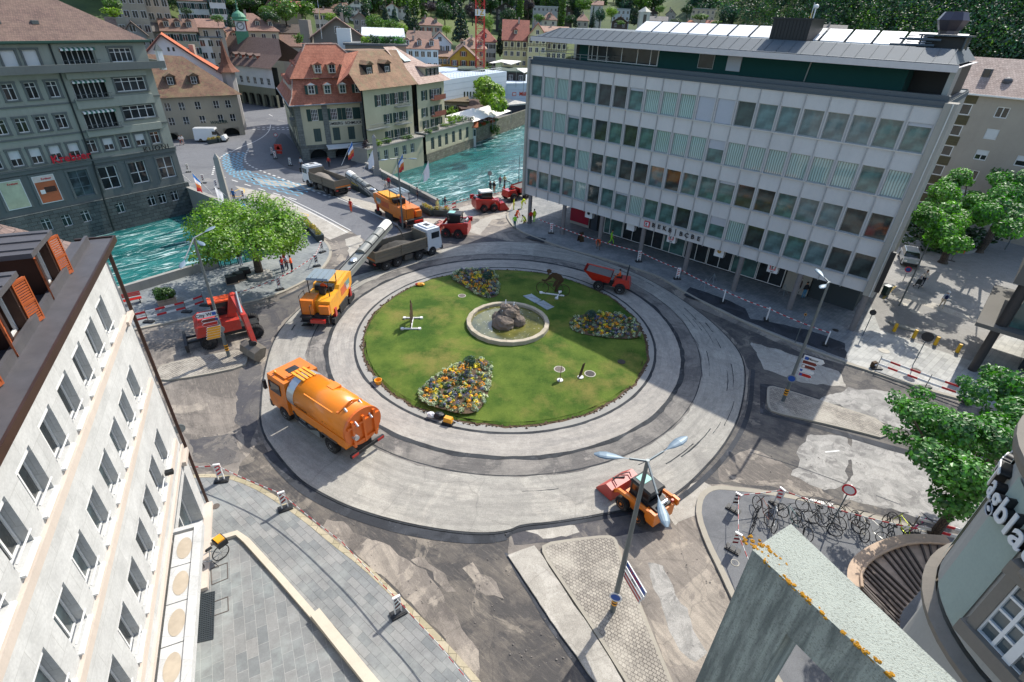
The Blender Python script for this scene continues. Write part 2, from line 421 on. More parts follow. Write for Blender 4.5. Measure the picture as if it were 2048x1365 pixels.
def strip(mb,pts,w,z0,z1,side=0.0):
 """kerb-like strip with a section w x (z1-z0) along pts"""
 a=offset_line(pts,side);b=offset_line(pts,side+w);n=len(pts);vs=[]
 for i in range(n):vs+=[(a[i][0],a[i][1],z0),(b[i][0],b[i][1],z0),(b[i][0],b[i][1],z1),(a[i][0],a[i][1],z1)]
 fs=[]
 for i in range(n-1):
  for k in range(4):fs.append((4*i+k,4*i+(k+1)%4,4*i+4+(k+1)%4,4*i+4+k)[::-1])
 fs+=[(0,1,2,3)[::-1] if False else(0,1,2,3),(4*n-1,4*n-2,4*n-3,4*n-4)]
 mb.add(vs,fs)
# ---------------- ground materials ----------------
GC=(CX,CY)
M_base=asphalt('worn asphalt','#877f75','#5c5752','#a89d8d',0.45,0.54,None,0.22)
M_radial=asphalt('scraped asphalt','#8a8176','#5e5852','#ada292',0.45,0.53,None,0.18,streakdir=R(125))
M_ring=asphalt('old ring pavement','#9e9a90','#7b7771','#b6b0a3',0.36,0.56,GC,0.16,lamt=0.6,damt=0.6)
M_mill=asphalt('milled light','#a19b91','#7f7c77','#b3ada2',0.36,0.55,GC,0.4,tread=True,lamt=0.5,damt=0.6,cracks=False)
M_milld=asphalt('milled dark','#858078','#5c5956','#a19a90',0.45,0.6,GC,0.35,tread=True,cracks=False)
M_groove=asphalt('groove','#34373a','#202326','#4c4e50',0.45,0.6,None,0.8,cracks=False)
M_dark=asphalt('dark planed asphalt','#625e5a','#444347','#7d766d',0.47,0.6,None,0.3)
M_tar=asphalt('fresh tar','#3a3d42','#26292e','#54565a',0.45,0.62,None,0.5,cracks=False)
M_pale=asphalt('pale concrete patch','#aaa498','#8a847a','#bdb7ab',0.4,0.55,None,0.5,lamt=0.6,damt=0.5)
M_gravel=asphalt('bright gravel','#96938c','#76736e','#aaa69e',0.42,0.5,None,0.7,grit=1.0,cracks=False)
M_street=asphalt('old town road','#6f7072','#57585c','#96938d',0.42,0.62,None,0.12,lamt=0.5,damt=0.5)
M_plaza=asphalt('plaza asphalt','#8f8c86','#77746f','#a5a199',0.4,0.6,None,0.15,lamt=0.4,damt=0.4,cracks=False)
M_foot=asphalt('footway asphalt','#6e6f70','#55575a','#87867f',0.42,0.62,None,0.3,lamt=0.5,damt=0.5)
M_slate=brickmat('slate pavers','#908f8b','#787b7a','#535552',0.62,0.32,0.008,rot=R(38),patch='#9fa29c',pamt=0.45)
M_slab=brickmat('slate slabs','#8c8b87','#757877','#a3a29c',0.8,0.42,0.009,rot=R(62),patch='#9aa19c',pamt=0.5)
M_riverp=brickmat('riverside pavers','#878b8a','#767b7c','#5a5e5f',0.6,0.4,0.01,rot=R(30),patch='#969892',pamt=0.4)
M_bankp=brickmat('bank pavers','#8e8f8c','#7c7e7e','#666767',0.5,0.3,0.012,rot=R(-41),patch='#a3a29c',pamt=0.4)
M_cobble=brickmat('cobbles','#a79f91','#8a8378','#5e5850',0.17,0.15,0.014,rot=R(30),patch='#c2baaa',pamt=0.5,bstr=0.8)
M_kerb=plaster('kerb stone','#a29b8c',0.3)
M_kerby=brickmat('sandstone kerb','#b9ad93','#a39879','#6f6850',0.7,0.5,0.012)
M_conc=plaster('concrete','#9a978f',0.35)
M_soil=plain('soil','#63503b',0.95,var=0.5,scale=6,bmp=0.8)
M_white=plain('road paint white','#d8d6cf',0.6,var=0.25,scale=6)
M_yellowp=plain('road paint yellow','#d9b450',0.6,var=0.3,scale=5)
M_bluep=plain('road paint blue','#6c9fb5',0.6,var=0.35,scale=4)
def grassmat():
 m,nt,b=newmat('lawn');co=objco(nt)
 c=mix(nt,ramp(nt,noise(nt,co,0.35,6,0.65),[(0.38,0.0),(0.62,1.0)]),srgb('#3c581e'),srgb('#667730'))
 c=mix(nt,ramp(nt,noise(nt,vscale(nt,co,(1,1,1),0,(7,3,0)),0.22,8,0.7),[(0.5,0.0),(0.66,0.75)]),c,srgb('#8a7f45'))
 c=mix(nt,1.0,c,ramp(nt,noise(nt,co,22,4,0.8),[(0.3,0.5),(0.55,1.0),(0.72,1.45)]),'MULTIPLY')
 setc(nt,b,c);b.inputs['Roughness'].default_value=0.9;b.inputs['Specular IOR Level'].default_value=0.15;bump(nt,b,noise(nt,co,35,5,0.8),0.9,0.05);return m
M_lawn=grassmat()
def watermat():
 m,nt,b=newmat('river water');co=objco(nt)
 v=vscale(nt,co,(1.0,0.42,1.0),R(-38));v=N(nt,'ShaderNodeMapping',{'Vector':co,'Rotation':(0,0,R(40)),'Scale':(1,1,1)}).outputs[0]
 v=vscale(nt,v,(1.0,0.24,1.0))
 c=mix(nt,ramp(nt,noise(nt,v,0.12,6,0.6,0.8),[(0.35,0.0),(0.65,1.0)]),srgb('#083c40'),srgb('#1f6663'))
 c=mix(nt,ramp(nt,noise(nt,v,0.6,8,0.7,1.2),[(0.48,0.0),(0.62,0.5)]),c,srgb('#4a918e'))
 mask=ramp(nt,noise(nt,v,0.035,4,0.6),[(0.42,0.0),(0.56,1.0)])
 fo=ramp(nt,noise(nt,v,0.95,10,0.72,1.6),[(0.52,0.0),(0.58,0.45),(0.68,1.0)])
 fm=N(nt,'ShaderNodeMath',{0:mix(nt,1.0,fo,mask,'MULTIPLY'),1:1.0},operation='MULTIPLY').outputs[0]
 c=mix(nt,fm,c,srgb('#d9ece8'));setc(nt,b,c)
 b.inputs['Roughness'].default_value=0.14;b.inputs['IOR'].default_value=1.33
 bump(nt,b,mix(nt,0.4,noise(nt,v,0.9,8,0.7,1.0),noise(nt,v,3.5,6,0.7)),0.9,0.3);return m
M_water=watermat()
M_bankwall=brickmat('river wall stone','#8b8775','#6f6c5e','#4d4b42',0.9,0.4,0.02,patch='#5b5b45',pamt=0.6)
# ---------------- river and land ----------------
mb=MB().mat(M_water);mb.sheet([(-140,-60),(60,-60),(160,330),(-140,330)],-2.8);struct('river',mb)
NB=[tuple(gp(250,592)),tuple(gp(392,549)),tuple(gp(438,536)),tuple(gp(500,526)),tuple(gp(560,504)),tuple(gp(586,489)),tuple(gp(577,470))]
NBR=[tuple(gp(885,414)),tuple(gp(1047,371)),(12,100),(60,155),(120,240)]
near=[(-100,-60),(-90,-42)]+NB+NBR+[(300,300),(300,-60)]
mb=MB().mat(M_base);mb.prism(near,-5,0.0,True,False)
for i in range(len(mb.f)-1):pass
mb.mat(M_bankwall)
for i in range(len(mb.f)-1):mb.m[i]=mb.cur
struct('ground',mb)
FC=(-46.06,72.17);RFC=tuple(gp(733,333))
far=[(-46.06-0.5403*60,72.17-0.8415*60),FC,RFC,(-23.2,99.0),(-19.4,105.7),(-11.75,122.9),(1.3,153.3),(30,215),(60,300),(60,420),(-320,420),(-320,-20)]
mb=MB().mat(M_street);mb.prism(far,-5,0.0,True,False);mb.mat(M_bankwall)
for i in range(len(mb.f)-1):mb.m[i]=mb.cur
struct('old_town_ground',mb)
# bridge: deck, arch face, parapet
BL0,BL1=Vector(FC),gp(577,470);BR0,BR1=Vector(RFC),gp(885,414)
br=thing('road_bridge','grey concrete road bridge with a flat arch crossing the teal river','bridge',(BL0.x,BL0.y,0))
mb=MB().mat(M_conc);n=24
def archz(t):return-0.95-1.9*abs(2*t-1)**2.2
for i in range(n):
 a,b=i/n,(i+1)/n
 l0,l1=BL0.lerp(BL1,a),BL0.lerp(BL1,b);r0,r1=BR0.lerp(BR1,a),BR0.lerp(BR1,b)
 mb.hexa([(l0.x,l0.y,archz(a)),(l1.x,l1.y,archz(b)),(r1.x,r1.y,archz(b)),(r0.x,r0.y,archz(a)),(l0.x,l0.y,-0.01),(l1.x,l1.y,-0.01),(r1.x,r1.y,-0.01),(r0.x,r0.y,-0.01)][::1] if False else[(l0.x,l0.y,archz(a)),(r0.x,r0.y,archz(a)),(r1.x,r1.y,archz(b)),(l1.x,l1.y,archz(b)),(l0.x,l0.y,-0.01),(r0.x,r0.y,-0.01),(r1.x,r1.y,-0.01),(l1.x,l1.y,-0.01)])
wb(mb,'deck',br)
for nm,A,B,sgn in(('parapet',BL0,BL1,1),('parapet',BR0,BR1,-1)):
 d=(B-A).normalized();nn=Vector((d.y,-d.x))*sgn;f=Fr(A+nn*0.0,d,nn)
 L=(B-A).length;mb=MB().mat(M_conc);f.box(mb,0.4,L-1.0,-0.35,0.06,0.0,0.62);f.box(mb,0.3,L-0.9,-0.42,0.16,0.62,0.74);wb(mb,nm,br)
mb=MB().mat(M_street);mb.sheet([tuple(BL0),tuple(BL1),tuple(BR1),tuple(BR0)][::1],0.0);struct('bridge_road',mb)
# ---------------- roundabout ----------------
mb=MB()
OUT=[(522,860),(524,800),(530,745),(545,690),(565,655),(600,618),(650,580),(700,556),(760,540),(860,505),(960,484),(1060,486),(1100,492),(1200,520),(1300,560),(1400,625),(1470,690),(1492,740),(1480,830),(1445,895),(1390,955),(1355,985),(1320,1005),(1240,1022),(1110,1045),(1040,1050),(1020,1062),(970,1068),(900,1063),(800,1045),(700,1015),(640,985),(600,960),(560,915)]
outp=smooth_poly(G(OUT),2)
mb.mat(M_groove);mb.prism([(CX+(p[0]-CX)*1.006,CY+(p[1]-CY)*1.006) for p in outp],0.004,0.05,True,False)
mb.mat(M_ring);mb.prism(outp,0.03,0.07,True,False)
struct('ring_road',mb)
mb=MB().mat(M_milld);annulus(mb,14.6,16.1,0.078,j1=0.25,s=3);struct('milled_band',mb)
mb=MB().mat(M_mill);annulus(mb,12.5,14.55,0.082);struct('inner_lane',mb)
mb=MB().mat(M_groove);annulus(mb,12.42,12.62,0.086,j0=0.02,j1=0.06,s=1);annulus(mb,14.5,14.82,0.09,j0=0.06,j1=0.16,s=9)
annulus(mb,16.0,16.06,0.088,j0=0.05,j1=0.05,s=12);struct('groove',mb)
mb=MB().mat(M_conc);annulus(mb,11.7,12.42,0.09);struct('island_kerb_bed',mb)
mb=MB().mat(M_soil)
rg=random.Random(5)
for i in range(900):
 t=rg.uniform(0,2*math.pi);r=11.9+rg.gauss(0,0.07);p=ringpt(r,t,0.18,2);s=rg.uniform(0.02,0.075)
 if math.sin(t)>0.75 and rg.random()<0.75:continue
 mb.ell((p[0],p[1],0.1+s*0.2),(s*1.3,s,s*0.8),6,4,Matrix.Rotation(rg.uniform(0,3),3,'Z'),0.3,i)
tag(mb.build('soil_edge'),kind='stuff')
mb=MB().mat(M_soil);annulus(mb,11.2,11.95,0.097,j1=0.22,s=2);struct('soil_ring',mb)
mb=MB().mat(M_lawn);rings=[(11.78,0.12),(11.6,0.2),(10.5,0.27),(8,0.33),(5,0.36),(3.5,0.36)]
for(r0,z0),(r1,z1) in zip(rings[1:],rings[:-1]):annulus(mb,r0,r1,z0,160,j0=0.2 if r0>11.5 else 0,j1=0.2 if r1>11.7 else 0,s=2,z1=z1)
mb.sheet([ringpt(3.5,2*math.pi*i/60) for i in range(60)],0.36)
struct('lawn',mb)
# ---------------- patches of pavement ----------------
def patch(name,px,mat,z=0.004,amp=0.12,seed=1,sm=0):
 p=G(px);p=smooth_poly(p,sm) if sm else p
 mb=MB().mat(mat);mb.sheet(rough_poly(p,amp,seed) if amp else p,z);return struct(name,mb)
dL=(gp(860,1260)-gp(640,1060));M_darkL=asphalt('planed lane','#6c655c','#42403f','#948a7b',0.47,0.58,None,0.3,streakdir=math.atan2(dL.y,dL.x));dR=gp(1900,900)-gp(1500,760);M_darkR=asphalt('planed lane right','#68635c','#403f40','#8f8678',0.47,0.58,None,0.3,streakdir=math.atan2(dR.y,dR.x))
patch('road_strip',[(470,960),(560,1010),(640,1060),(760,1160),(860,1260),(960,1380),(1200,1400),(1190,1365),(1100,1230),(1015,1113),(1020,1070),(900,1070),(780,1050),(640,1000),(560,935),(520,880),(480,930)],M_darkL,0.004,0.1,3)
patch('scraped_patch',[(640,1062),(700,1100),(760,1150),(850,1240),(930,1330),(960,1365),(960,1300),(905,1225),(870,1160),(800,1110),(720,1062),(660,1040)],M_radial,0.008,0.25,4)
patch('pale_patch',[(815,1122),(850,1118),(888,1150),(910,1180),(895,1188),(855,1150)],M_radial,0.012,0.35,6)
patch('pale_patch',[(925,1135),(950,1128),(985,1160),(1010,1200),(980,1190),(940,1165)],M_radial,0.012,0.35,61)
patch('pale_patch',[(1045,1060),(1100,1050),(1150,1052),(1160,1066),(1090,1078)],M_pale,0.012,0.2,62)
patch('pale_patch',[(380,880),(470,868),(480,925),(440,935),(384,925)],M_dark,0.008,0.25,7)
patch('left_approach',[(262,668),(350,650),(500,610),(560,600),(575,625),(540,690),(515,800),(505,870),(380,890),(330,800)],M_radial,0.004,0.15,8)
patch('dark_patch',[(480,740),(520,730),(525,790),(514,850),(500,900),(470,840)],M_dark,0.008,0.2,9)
patch('dark_patch',[(500,625),(560,600),(600,575),(660,540),(690,545),(600,610),(555,655),(535,700),(500,690)],M_dark,0.008,0.2,10)
patch('pale_patch',[(330,790),(400,770),(470,755),(478,800),(400,840),(345,850)],M_radial,0.010,0.3,11)
patch('dark_patch',[(700,505),(740,500),(860,470),(960,472),(1010,480),(1100,492),(1200,515),(1330,565),(1400,610),(1370,600),(1260,545),(1150,512),(1040,492),(960,492),(880,505),(760,540),(690,560),(670,545)],M_dark,0.010,0.2,12)
patch('pale_patch',[(930,462),(960,440),(1010,420),(1025,445),(1060,478),(1020,480),(960,470)],M_pale,0.012,0.25,13)
patch('pale_patch',[(690,480),(720,470),(735,500),(700,515)],M_pale,0.014,0.2,14)
patch('right_approach',[(1400,618),(1500,660),(1600,700),(1740,745),(1900,800),(2060,850),(2060,1100),(1900,1065),(1700,1015),(1540,980),(1420,968),(1380,985),(1350,1000),(1440,905),(1490,820),(1498,740),(1470,680)],M_darkR,0.006,0.1,15)
patch('pale_patch',[(1502,686),(1560,700),(1680,745),(1690,775),(1600,765),(1530,740)],M_pale,0.010,0.2,16)
patch('gravel_patch',[(1700,775),(1790,785),(1880,830),(1990,880),(1990,910),(1850,875),(1700,822),(1640,800)],M_gravel,0.012,0.3,17)
patch('gravel_patch',[(1610,870),(1690,868),(1700,900),(1690,960),(1650,985),(1590,950)],M_gravel,0.012,0.35,18)
patch('gravel_patch',[(1705,875),(1790,900),(1900,930),(2060,980),(2060,1090),(1940,1062),(1780,1020),(1690,1000),(1700,930)],M_gravel,0.014,0.25,19)
patch('pale_patch',[(1440,930),(1500,900),(1560,925),(1650,985),(1700,1010),(1600,990),(1480,968),(1430,955)],M_radial,0.010,0.3,20)
patch('pale_patch',[(1330,1010),(1400,960),(1425,975),(1395,1000),(1390,1030),(1350,1050)],M_pale,0.008,0.15,21)
patch('bottom_lane',[(1240,1075),(1330,1060),(1390,1010),(1400,1080),(1440,1160),(1490,1280),(1500,1400),(1380,1400),(1330,1320),(1250,1130)],M_radial,0.006,0.1,22)
patch('gravel_patch',[(1290,1125),(1320,1130),(1360,1200),(1410,1310),(1390,1330),(1340,1260)],M_gravel,0.010,0.25,23)
patch('dark_patch',[(1020,1062),(1110,1045),(1240,1025),(1330,1015),(1345,1060),(1240,1072),(1100,1085),(1030,1090)],M_dark,0.008,0.1,24)
patch('bank_front_lane',[(1012,436),(1035,462),(1080,482),(1180,512),(1240,528),(1330,562),(1440,625),(1600,695),(1740,738),(1740,745),(1600,705),(1400,618),(1300,565),(1180,520),(1040,488),(960,470),(985,440)],M_base,0.014,0.08,25)
# ---------------- pavements and islands ----------------
def pavement(name,kerb_px,close_px,mat,h=0.12,kmat=None,kw=0.22,sm=1,closew=None):
 k=G(kerb_px,h);k=smooth_poly(k,sm,False);c=G(close_px) if closew is None else closew
 mb=MB().mat(mat);mb.prism(k+c,0.0,h,True,False);o=struct(name,mb)
 if kmat:
  mb=MB().mat(kmat);a=sum(k[i][0]*k[i+1][1]-k[i+1][0]*k[i][1] for i in range(len(k)-1))
  pts=k+c;ar=sum(pts[i][0]*pts[(i+1)%len(pts)][1]-pts[(i+1)%len(pts)][0]*pts[i][1] for i in range(len(pts)))
  sgn=1 if ar>0 else-1
  q=k if sgn>0 else k[::-1]
  strip(mb,q,kw+0.02,-0.01,h+0.012,-0.02);struct(name+'_kerb',mb)
 return k
KERB1=pavement('plaza_pavement',[(380,955),(389,949),(455,949),(507,967),(559,997),(618,1038),(670,1082),(729,1126),(792,1186),(848,1241),(899,1293),(951,1352),(1010,1425)],None,M_slate,0.12,M_kerby,0.24,closew=[(-4,2),(-14,2),(-22,22),(-18.5,20.5)])
pavement('riverside_pavement',[(240,668),(272,659),(352,643),(479,609),(534,597),(584,577),(629,552),(654,529),(665,505),(659,489),(646,477),(621,455)],None,M_riverp,0.12,M_kerb,0.25,closew=[tuple(gp(577,470)),tuple(gp(586,489)),tuple(gp(560,504)),tuple(gp(500,526)),tuple(gp(438,536)),tuple(gp(392,549)),tuple(gp(250,592)),(-75,-25),(-60,-30)])
pavement('bank_pavement',[(1047,385),(1030,400),(1012,426),(1015,440),(1032,459),(1075,478),(1139,500),(1182,511),(1236,526),(1300,547),(1326,558),(1376,590),(1445,624),(1513,656),(1603,693),(1695,727),(1740,742)],None,M_bankp,0.12,M_kerb,0.25,closew=[tuple(gp(1760,700)),tuple(gp(1790,600)),(60,60),(70,90),(10,84)])
patch('tar_strip',[(1366,592),(1380,577),(1450,600),(1490,620),(1500,640),(1560,650),(1640,670),(1690,690),(1694,722),(1600,688),(1510,652),(1440,620)],M_tar,0.128,0.15,31)
patch('tar_strip',[(1050,478),(1060,473),(1092,480),(1088,487)],M_tar,0.128,0.1,32)
pavement('right_pavement',[(1690,727),(1740,742),(1848,779),(1955,808),(2048,832),(2200,880)],None,M_slate if False else brickmat('light pavers','#b3b2ab','#9d9d98','#77776f',0.6,0.4,0.01,rot=R(-41),patch='#c4c2b9',pamt=0.4),0.125,M_kerb,0.3,closew=[(90,30),(90,60),(60,60),tuple(gp(1790,600)),tuple(gp(1745,600))])
mb=MB().mat(M_plaza);mb.sheet(G([(1722,560),(1760,660),(1860,695),(1940,722),(2048,640),(2400,600)],0.124)+[(110,130),(50,110),(33,50)],0.131);struct('plaza',mb)
mb=MB().mat(M_pale);mb.sheet(G([(1795,582),(1880,610),(1985,650),(1985,660),(1880,622),(1785,592)],0.128),0.137);struct('paving_strip',mb)
pavement('bike_pavement',[(1600,1440),(1530,1330),(1459,1186),(1438,1140),(1411,1086),(1392,1032),(1394,1001),(1404,983),(1425,972),(1457,973),(1534,982),(1611,996),(1726,1025),(1822,1051),(1914,1071),(2060,1105)],None,M_foot,0.12,M_kerb,0.28,closew=[(30,10),(14,1)])
def island(name,px,mat,h=0.14,kw=0.16):
 p=smooth_poly(G(px),1);mb=MB().mat(M_kerb);mb.prism(p,0,h,True,False)
 c=Vector((sum(q[0] for q in p)/len(p),sum(q[1] for q in p)/len(p)))
 a=sum(p[i][0]*p[(i+1)%len(p)][1]-p[(i+1)%len(p)][0]*p[i][1] for i in range(len(p)))
 q=offset_line(p+[p[0],p[1]],kw if a>0 else-kw)[1:-1]
 mb.mat(mat);mb.sheet(q,h+0.006);struct(name,mb)
island('cobbled_island',[(1084,1090),(1150,1080),(1215,1073),(1232,1080),(1238,1100),(1247,1130),(1290,1235),(1337,1350),(1370,1430),(1290,1430),(1249,1365),(1188,1267),(1120,1165),(1084,1112)],M_cobble)
mb=MB().mat(M_pale);mb.prism(rough_poly(G([(1015,1113),(1068,1093),(1082,1112),(1186,1268),(1247,1366),(1290,1430),(1240,1430),(1187,1365),(1100,1240)]),0.05,5),0.0,0.1,True,False);struct('concrete_strip',mb)
mb=MB().mat(M_tar);mb.sheet(rough_poly(G([(1008,1106),(1016,1108),(1102,1236),(1190,1363),(1230,1420),(1212,1420),(1172,1362),(1085,1240)]),0.06,8),0.016);struct('trench',mb)
island('cobbled_island',[(1533,782),(1535,776),(1548,775),(1625,799),(1706,825),(1764,844),(1778,883),(1706,864),(1625,845),(1545,828),(1533,815)],M_cobble)
mb=MB().mat(M_tar);mb.sheet(G([(1520,768),(1545,770),(1630,795),(1640,800),(1533,780),(1530,818),(1546,830),(1640,852),(1790,893),(1900,925),(1900,934),(1780,902),(1640,860),(1520,828)]),0.018);struct('trench',mb)
island('cobbled_island',[(322,733),(400,716),(470,703),(492,706),(497,720),(490,736),(400,755),(318,766),(312,750)],M_cobble)
# low stone ledges of the plaza by the white building
mb=MB().mat(plaster('travertine','#c9bda9',0.25))
def ledge(px,w,z0,z1):
 strip(mb,G(px),w,z0,z1,0)
ledge([(403,1100),(474,1078),(490,1092),(560,1170),(640,1263),(730,1372),(800,1460)],0.28,0.1,0.3);tag(mb.build('stone_ledge'),'long angled pale stone ledge edging the sunken plaza slabs','ledge')
mb=MB().mat(MATS['travertine']);ledge([(624,1242),(722,1366),(790,1450)],0.42,0.1,0.45);tag(mb.build('stone_bench'),'short straight pale stone bench beside the long ledge','bench')
mb=MB().mat(M_slab);mb.sheet(G([(398,1108),(474,1084),(560,1176),(640,1268),(730,1378),(800,1470),(500,1600),(380,1450)]),0.128);struct('slab_paving',mb)
# covers
M_iron=plain('cast iron','#6b6159',0.7,0.3,var=0.3,scale=12,bmp=0.4);M_irond=plain('dark iron','#3f3b38',0.7,0.3,var=0.3,scale=12)
M_ringc=plain('cover ring','#b9b2a3',0.8,var=0.2)
def cover(px,py,r,z,label,m=M_iron,frame=True,group='round covers let into the ground'):
 p=gp(px,py,z);t=thing('manhole_cover',label,'manhole cover',(p.x,p.y,z),0,group)
 MB().mat(M_ringc).lathe([(r,0),(r,0.015),(r*0.8,0.015)],24).build('frame',t) if frame else None
 MB().mat(m).lathe([(r*0.84,0.0),(r*0.84,0.02),(r*0.2,0.022),(r*0.2,0.03)],24).build('lid',t)
 if not frame:pass
lz=0.36
cover(924,592,0.36,0.34,'round rusty manhole cover on the lawn behind the fountain, near the rear flower bed')
cover(1119,739,0.42,0.33,'round rusty manhole cover on the lawn, left of the dark one with a pale ring')
cover(1180,748,0.42,0.31,'round dark manhole cover with a pale ring on the lawn',M_irond)
cover(1243,724,0.36,0.3,'round dark manhole cover in the worn brown patch of the lawn',M_irond,False)
cover(432,1013,0.22,0.128,'small round rusty cover in the slate pavers by the white building',M_iron,False)
cover(1671,661,0.3,0.128,'round dark cover in shade under the bank corner',M_irond,False)
for i,(x,y,lb) in enumerate([(1809,610,'pale round cover on the plaza nearest the bank wall'),(1830,624,'pale round cover on the plaza, second from the bank wall'),(1885,651,'pale round cover on the plaza above the yellow bollards'),(1768,702,'round cover with a pale ring in the light pavers near the barrier')]):cover(x,y,0.42,0.13,lb,M_ringc)
cover(1832,741,0.4,0.13,'dark round cover behind the red and white barrier',M_irond,False)
cover(1470,1126,0.2,0.128,'small pale ring cover on the bicycle pavement',M_foot)
for px in([(422,1138),(455,1126),(456,1157),(424,1170)],[(421,1207),(456,1194),(457,1222),(422,1234)]):
 mb=MB().mat(M_iron);q=G(px,0.13)
 for i in range(4):
  a,b=Vector(q[i]),Vector(q[(i+1)%4]);mb.bar((a.x,a.y,0.14),(b.x,b.y,0.14),0.03,0.02)
 tag(mb.build('access_frame'),['upper','lower'][px[0][1]>1200]+' rusty rectangular frame of a paved access cover in the slabs','cover','access covers in the slab paving')
mb=MB().mat(plain('grating dark','#3b4246',0.6,0.4));q=G([(396,1192),(430,1184),(427,1278),(391,1286)],0.13)
a,b,c_,d=[Vector(x) for x in q]
for i in range(26):
 p=a.lerp(d,i/25);r_=b.lerp(c_,i/25);mb.bar((p.x,p.y,0.15),(r_.x,r_.y,0.15),0.05,0.03)
for i in range(9):
 p=a.lerp(b,i/8);r_=d.lerp(c_,i/8);mb.bar((p.x,p.y,0.165),(r_.x,r_.y,0.165),0.02,0.02)
tag(mb.build('floor_grating'),'dark steel floor grating in the slabs beside the white building','grating')
mb=MB().mat(M_white) # drain grate, right pavement
q=G([(1611,996),(1665,1008),(1664,1014),(1610,1002)],0.13);a,b,c_,d=[Vector(x) for x in q]
for i in range(16):p=a.lerp(b,i/15);r_=d.lerp(c_,i/15);mb.bar((p.x,p.y,0.145),(r_.x,r_.y,0.145),0.06,0.02)
tag(mb.build('drain_grate'),'pale slotted drain along the kerb by the bicycles','drain')
# ---------------- road markings on the bridge and in the old town ----------------
mb=MB().mat(M_bluep)
S0=[(452,308),(488,303)];rows=5
def wave(mb,pts,w,z,amp,n=60,ph=0):
 P=[Vector(p) for p in pts];L=[0]
 for a,b in zip(P[:-1],P[1:]):L.append(L[-1]+(b-a).length)
 vs=[];fs=[];m=0
 for i in range(n+1):
  s=L[-1]*i/n;k=max(j for j in range(len(L)) if L[j]<=s+1e-6);k=min(k,len(P)-2);t=(s-L[k])/(L[k+1]-L[k]);p=P[k].lerp(P[k+1],t);d=(P[k+1]-P[k]).normalized();nn=Vector((-d.y,d.x))
  o_=amp*math.sin(s*2*math.pi/1.9+ph);a=p+nn*(o_-w/2);b=p+nn*(o_+w/2);vs+=[(a.x,a.y,z),(b.x,b.y,z)]
 for i in range(n):fs.append((2*i,2*i+2,2*i+3,2*i+1))
 mb.add(vs,fs)
for k in range(5):
 t=k/4;line=[(450+t*38,308-t*3),(447+t*32,330),(462+t*30,352-t*8),(505+t*33,366-t*12),(560+t*40,384-t*14),(600+t*32,392-t*14)]
 q=G(line);wave(mb,smooth_poly(q,2,False),0.28,0.016,0.2,110,k)
struct('wave_marking',mb)
mb=MB().mat(M_white)
def dashes(mb,px,w,dash,gap,z=0.018):
 P=[Vector(p) for p in smooth_poly(G(px),2,False)];s=0;on=True;pos=0;a=P[0];i=0
 rem=dash
 for a,b in zip(P[:-1],P[1:]):
  L=(b-a).length;d=(b-a)/L if L else Vector((1,0));nn=Vector((-d.y,d.x))*w/2;x=0
  while x<L:
   st=min(rem,L-x)
   if on:
    p=a+d*x;q=a+d*(x+st);mb.quad((p.x-nn.x,p.y-nn.y,z),(q.x-nn.x,q.y-nn.y,z),(q.x+nn.x,q.y+nn.y,z),(p.x+nn.x,p.y+nn.y,z))
   x+=st;rem-=st
   if rem<=1e-6:on=not on;rem=dash if on else gap
dashes(mb,[(497,298),(489,315),(492,328),(520,342),(560,356),(620,380),(660,395)],0.3,0.7,0.7)
dashes(mb,[(425,350),(430,330),(440,315),(462,303)],0.3,0.6,0.6)
dashes(mb,[(440,352),(480,366),(540,385),(600,402)],0.2,1.6,1.8)
dashes(mb,[(541,250),(540,260),(530,272),(508,285),(480,295),(462,305)],0.18,40,0)
dashes(mb,[(545,233),(536,228)],0.18,3,3)
dashes(mb,[(505,255),(600,256)],0.5,0.5,0.5);dashes(mb,[(505,259),(600,260)],0.5,0.5,0.5)
dashes(mb,[(565,392),(640,428),(702,462)],0.14,60,0.1);dashes(mb,[(560,396),(632,430),(695,466)],0.14,60,0.1)
dashes(mb,[(640,382),(720,415),(800,452)],0.14,60,0.1)
dashes(mb,[(1650,905),(1700,900)],0.1,1,1)
struct('lane_marking',mb)
mb=MB().mat(M_tar);dashes(mb,[(535,905),(560,937),(600,975),(645,1003),(705,1030),(800,1060),(900,1077),(975,1080),(1012,1072)],0.55,90,.1,0.02);dashes(mb,[(1012,1074),(1030,1060),(1110,1052),(1240,1030),(1335,1012)],0.25,90,.1,.02);dashes(mb,[(1340,1012),(1400,968),(1460,905),(1500,830),(1506,740)],0.3,90,.1,.02);dashes(mb,[(560,1008),(700,1112),(860,1265)],0.06,90,.1,.02);dashes(mb,[(1500,905),(1600,935),(1800,1010)],.05,6,.8,.02);dashes(mb,[(560,598),(600,580),(660,548),(690,522)],.3,90,.1,.02);struct('seam',mb)
mb=MB().mat(M_groove);rs=random.Random(8)
for k in range(26):t_=rs.uniform(-1.1,.9) if k<16 else rs.uniform(0,6.28);r_=rs.uniform(16.4,18.6);annulus(mb,r_,r_+rs.uniform(.03,.09),.0745,14,.03,.05,k,None,t_,t_+rs.uniform(.04,.22))
struct('tyre_mark',mb)
mb=MB().mat(M_yellowp);dashes(mb,[(460,387),(490,374),(486,395),(455,392)],0.15,60,0.1);dashes(mb,[(575,442),(625,432),(600,426)],0.15,60,0.1);dashes(mb,[(1765,600),(1790,575)],0.2,20,0.1,0.14);struct('yellow_marking',mb)
mb=MB().mat(plain('footway dark','#525254',0.9,var=0.2));mb.sheet(smooth_poly(G([(553,280),(541,300),(546,318),(575,338),(610,345),(720,335),(700,310),(608,322),(590,290),(565,262)],0.05),1),0.05);struct('footway',mb)
patch('bridge_patch',[(575,395),(660,402),(800,455),(790,480),(745,490),(700,462)],M_street,0.01,0.02,40)
patch('bridge_pale',[(470,372),(560,392),(700,464),(660,480),(600,445),(500,400)],M_pale,0.009,0.02,41)
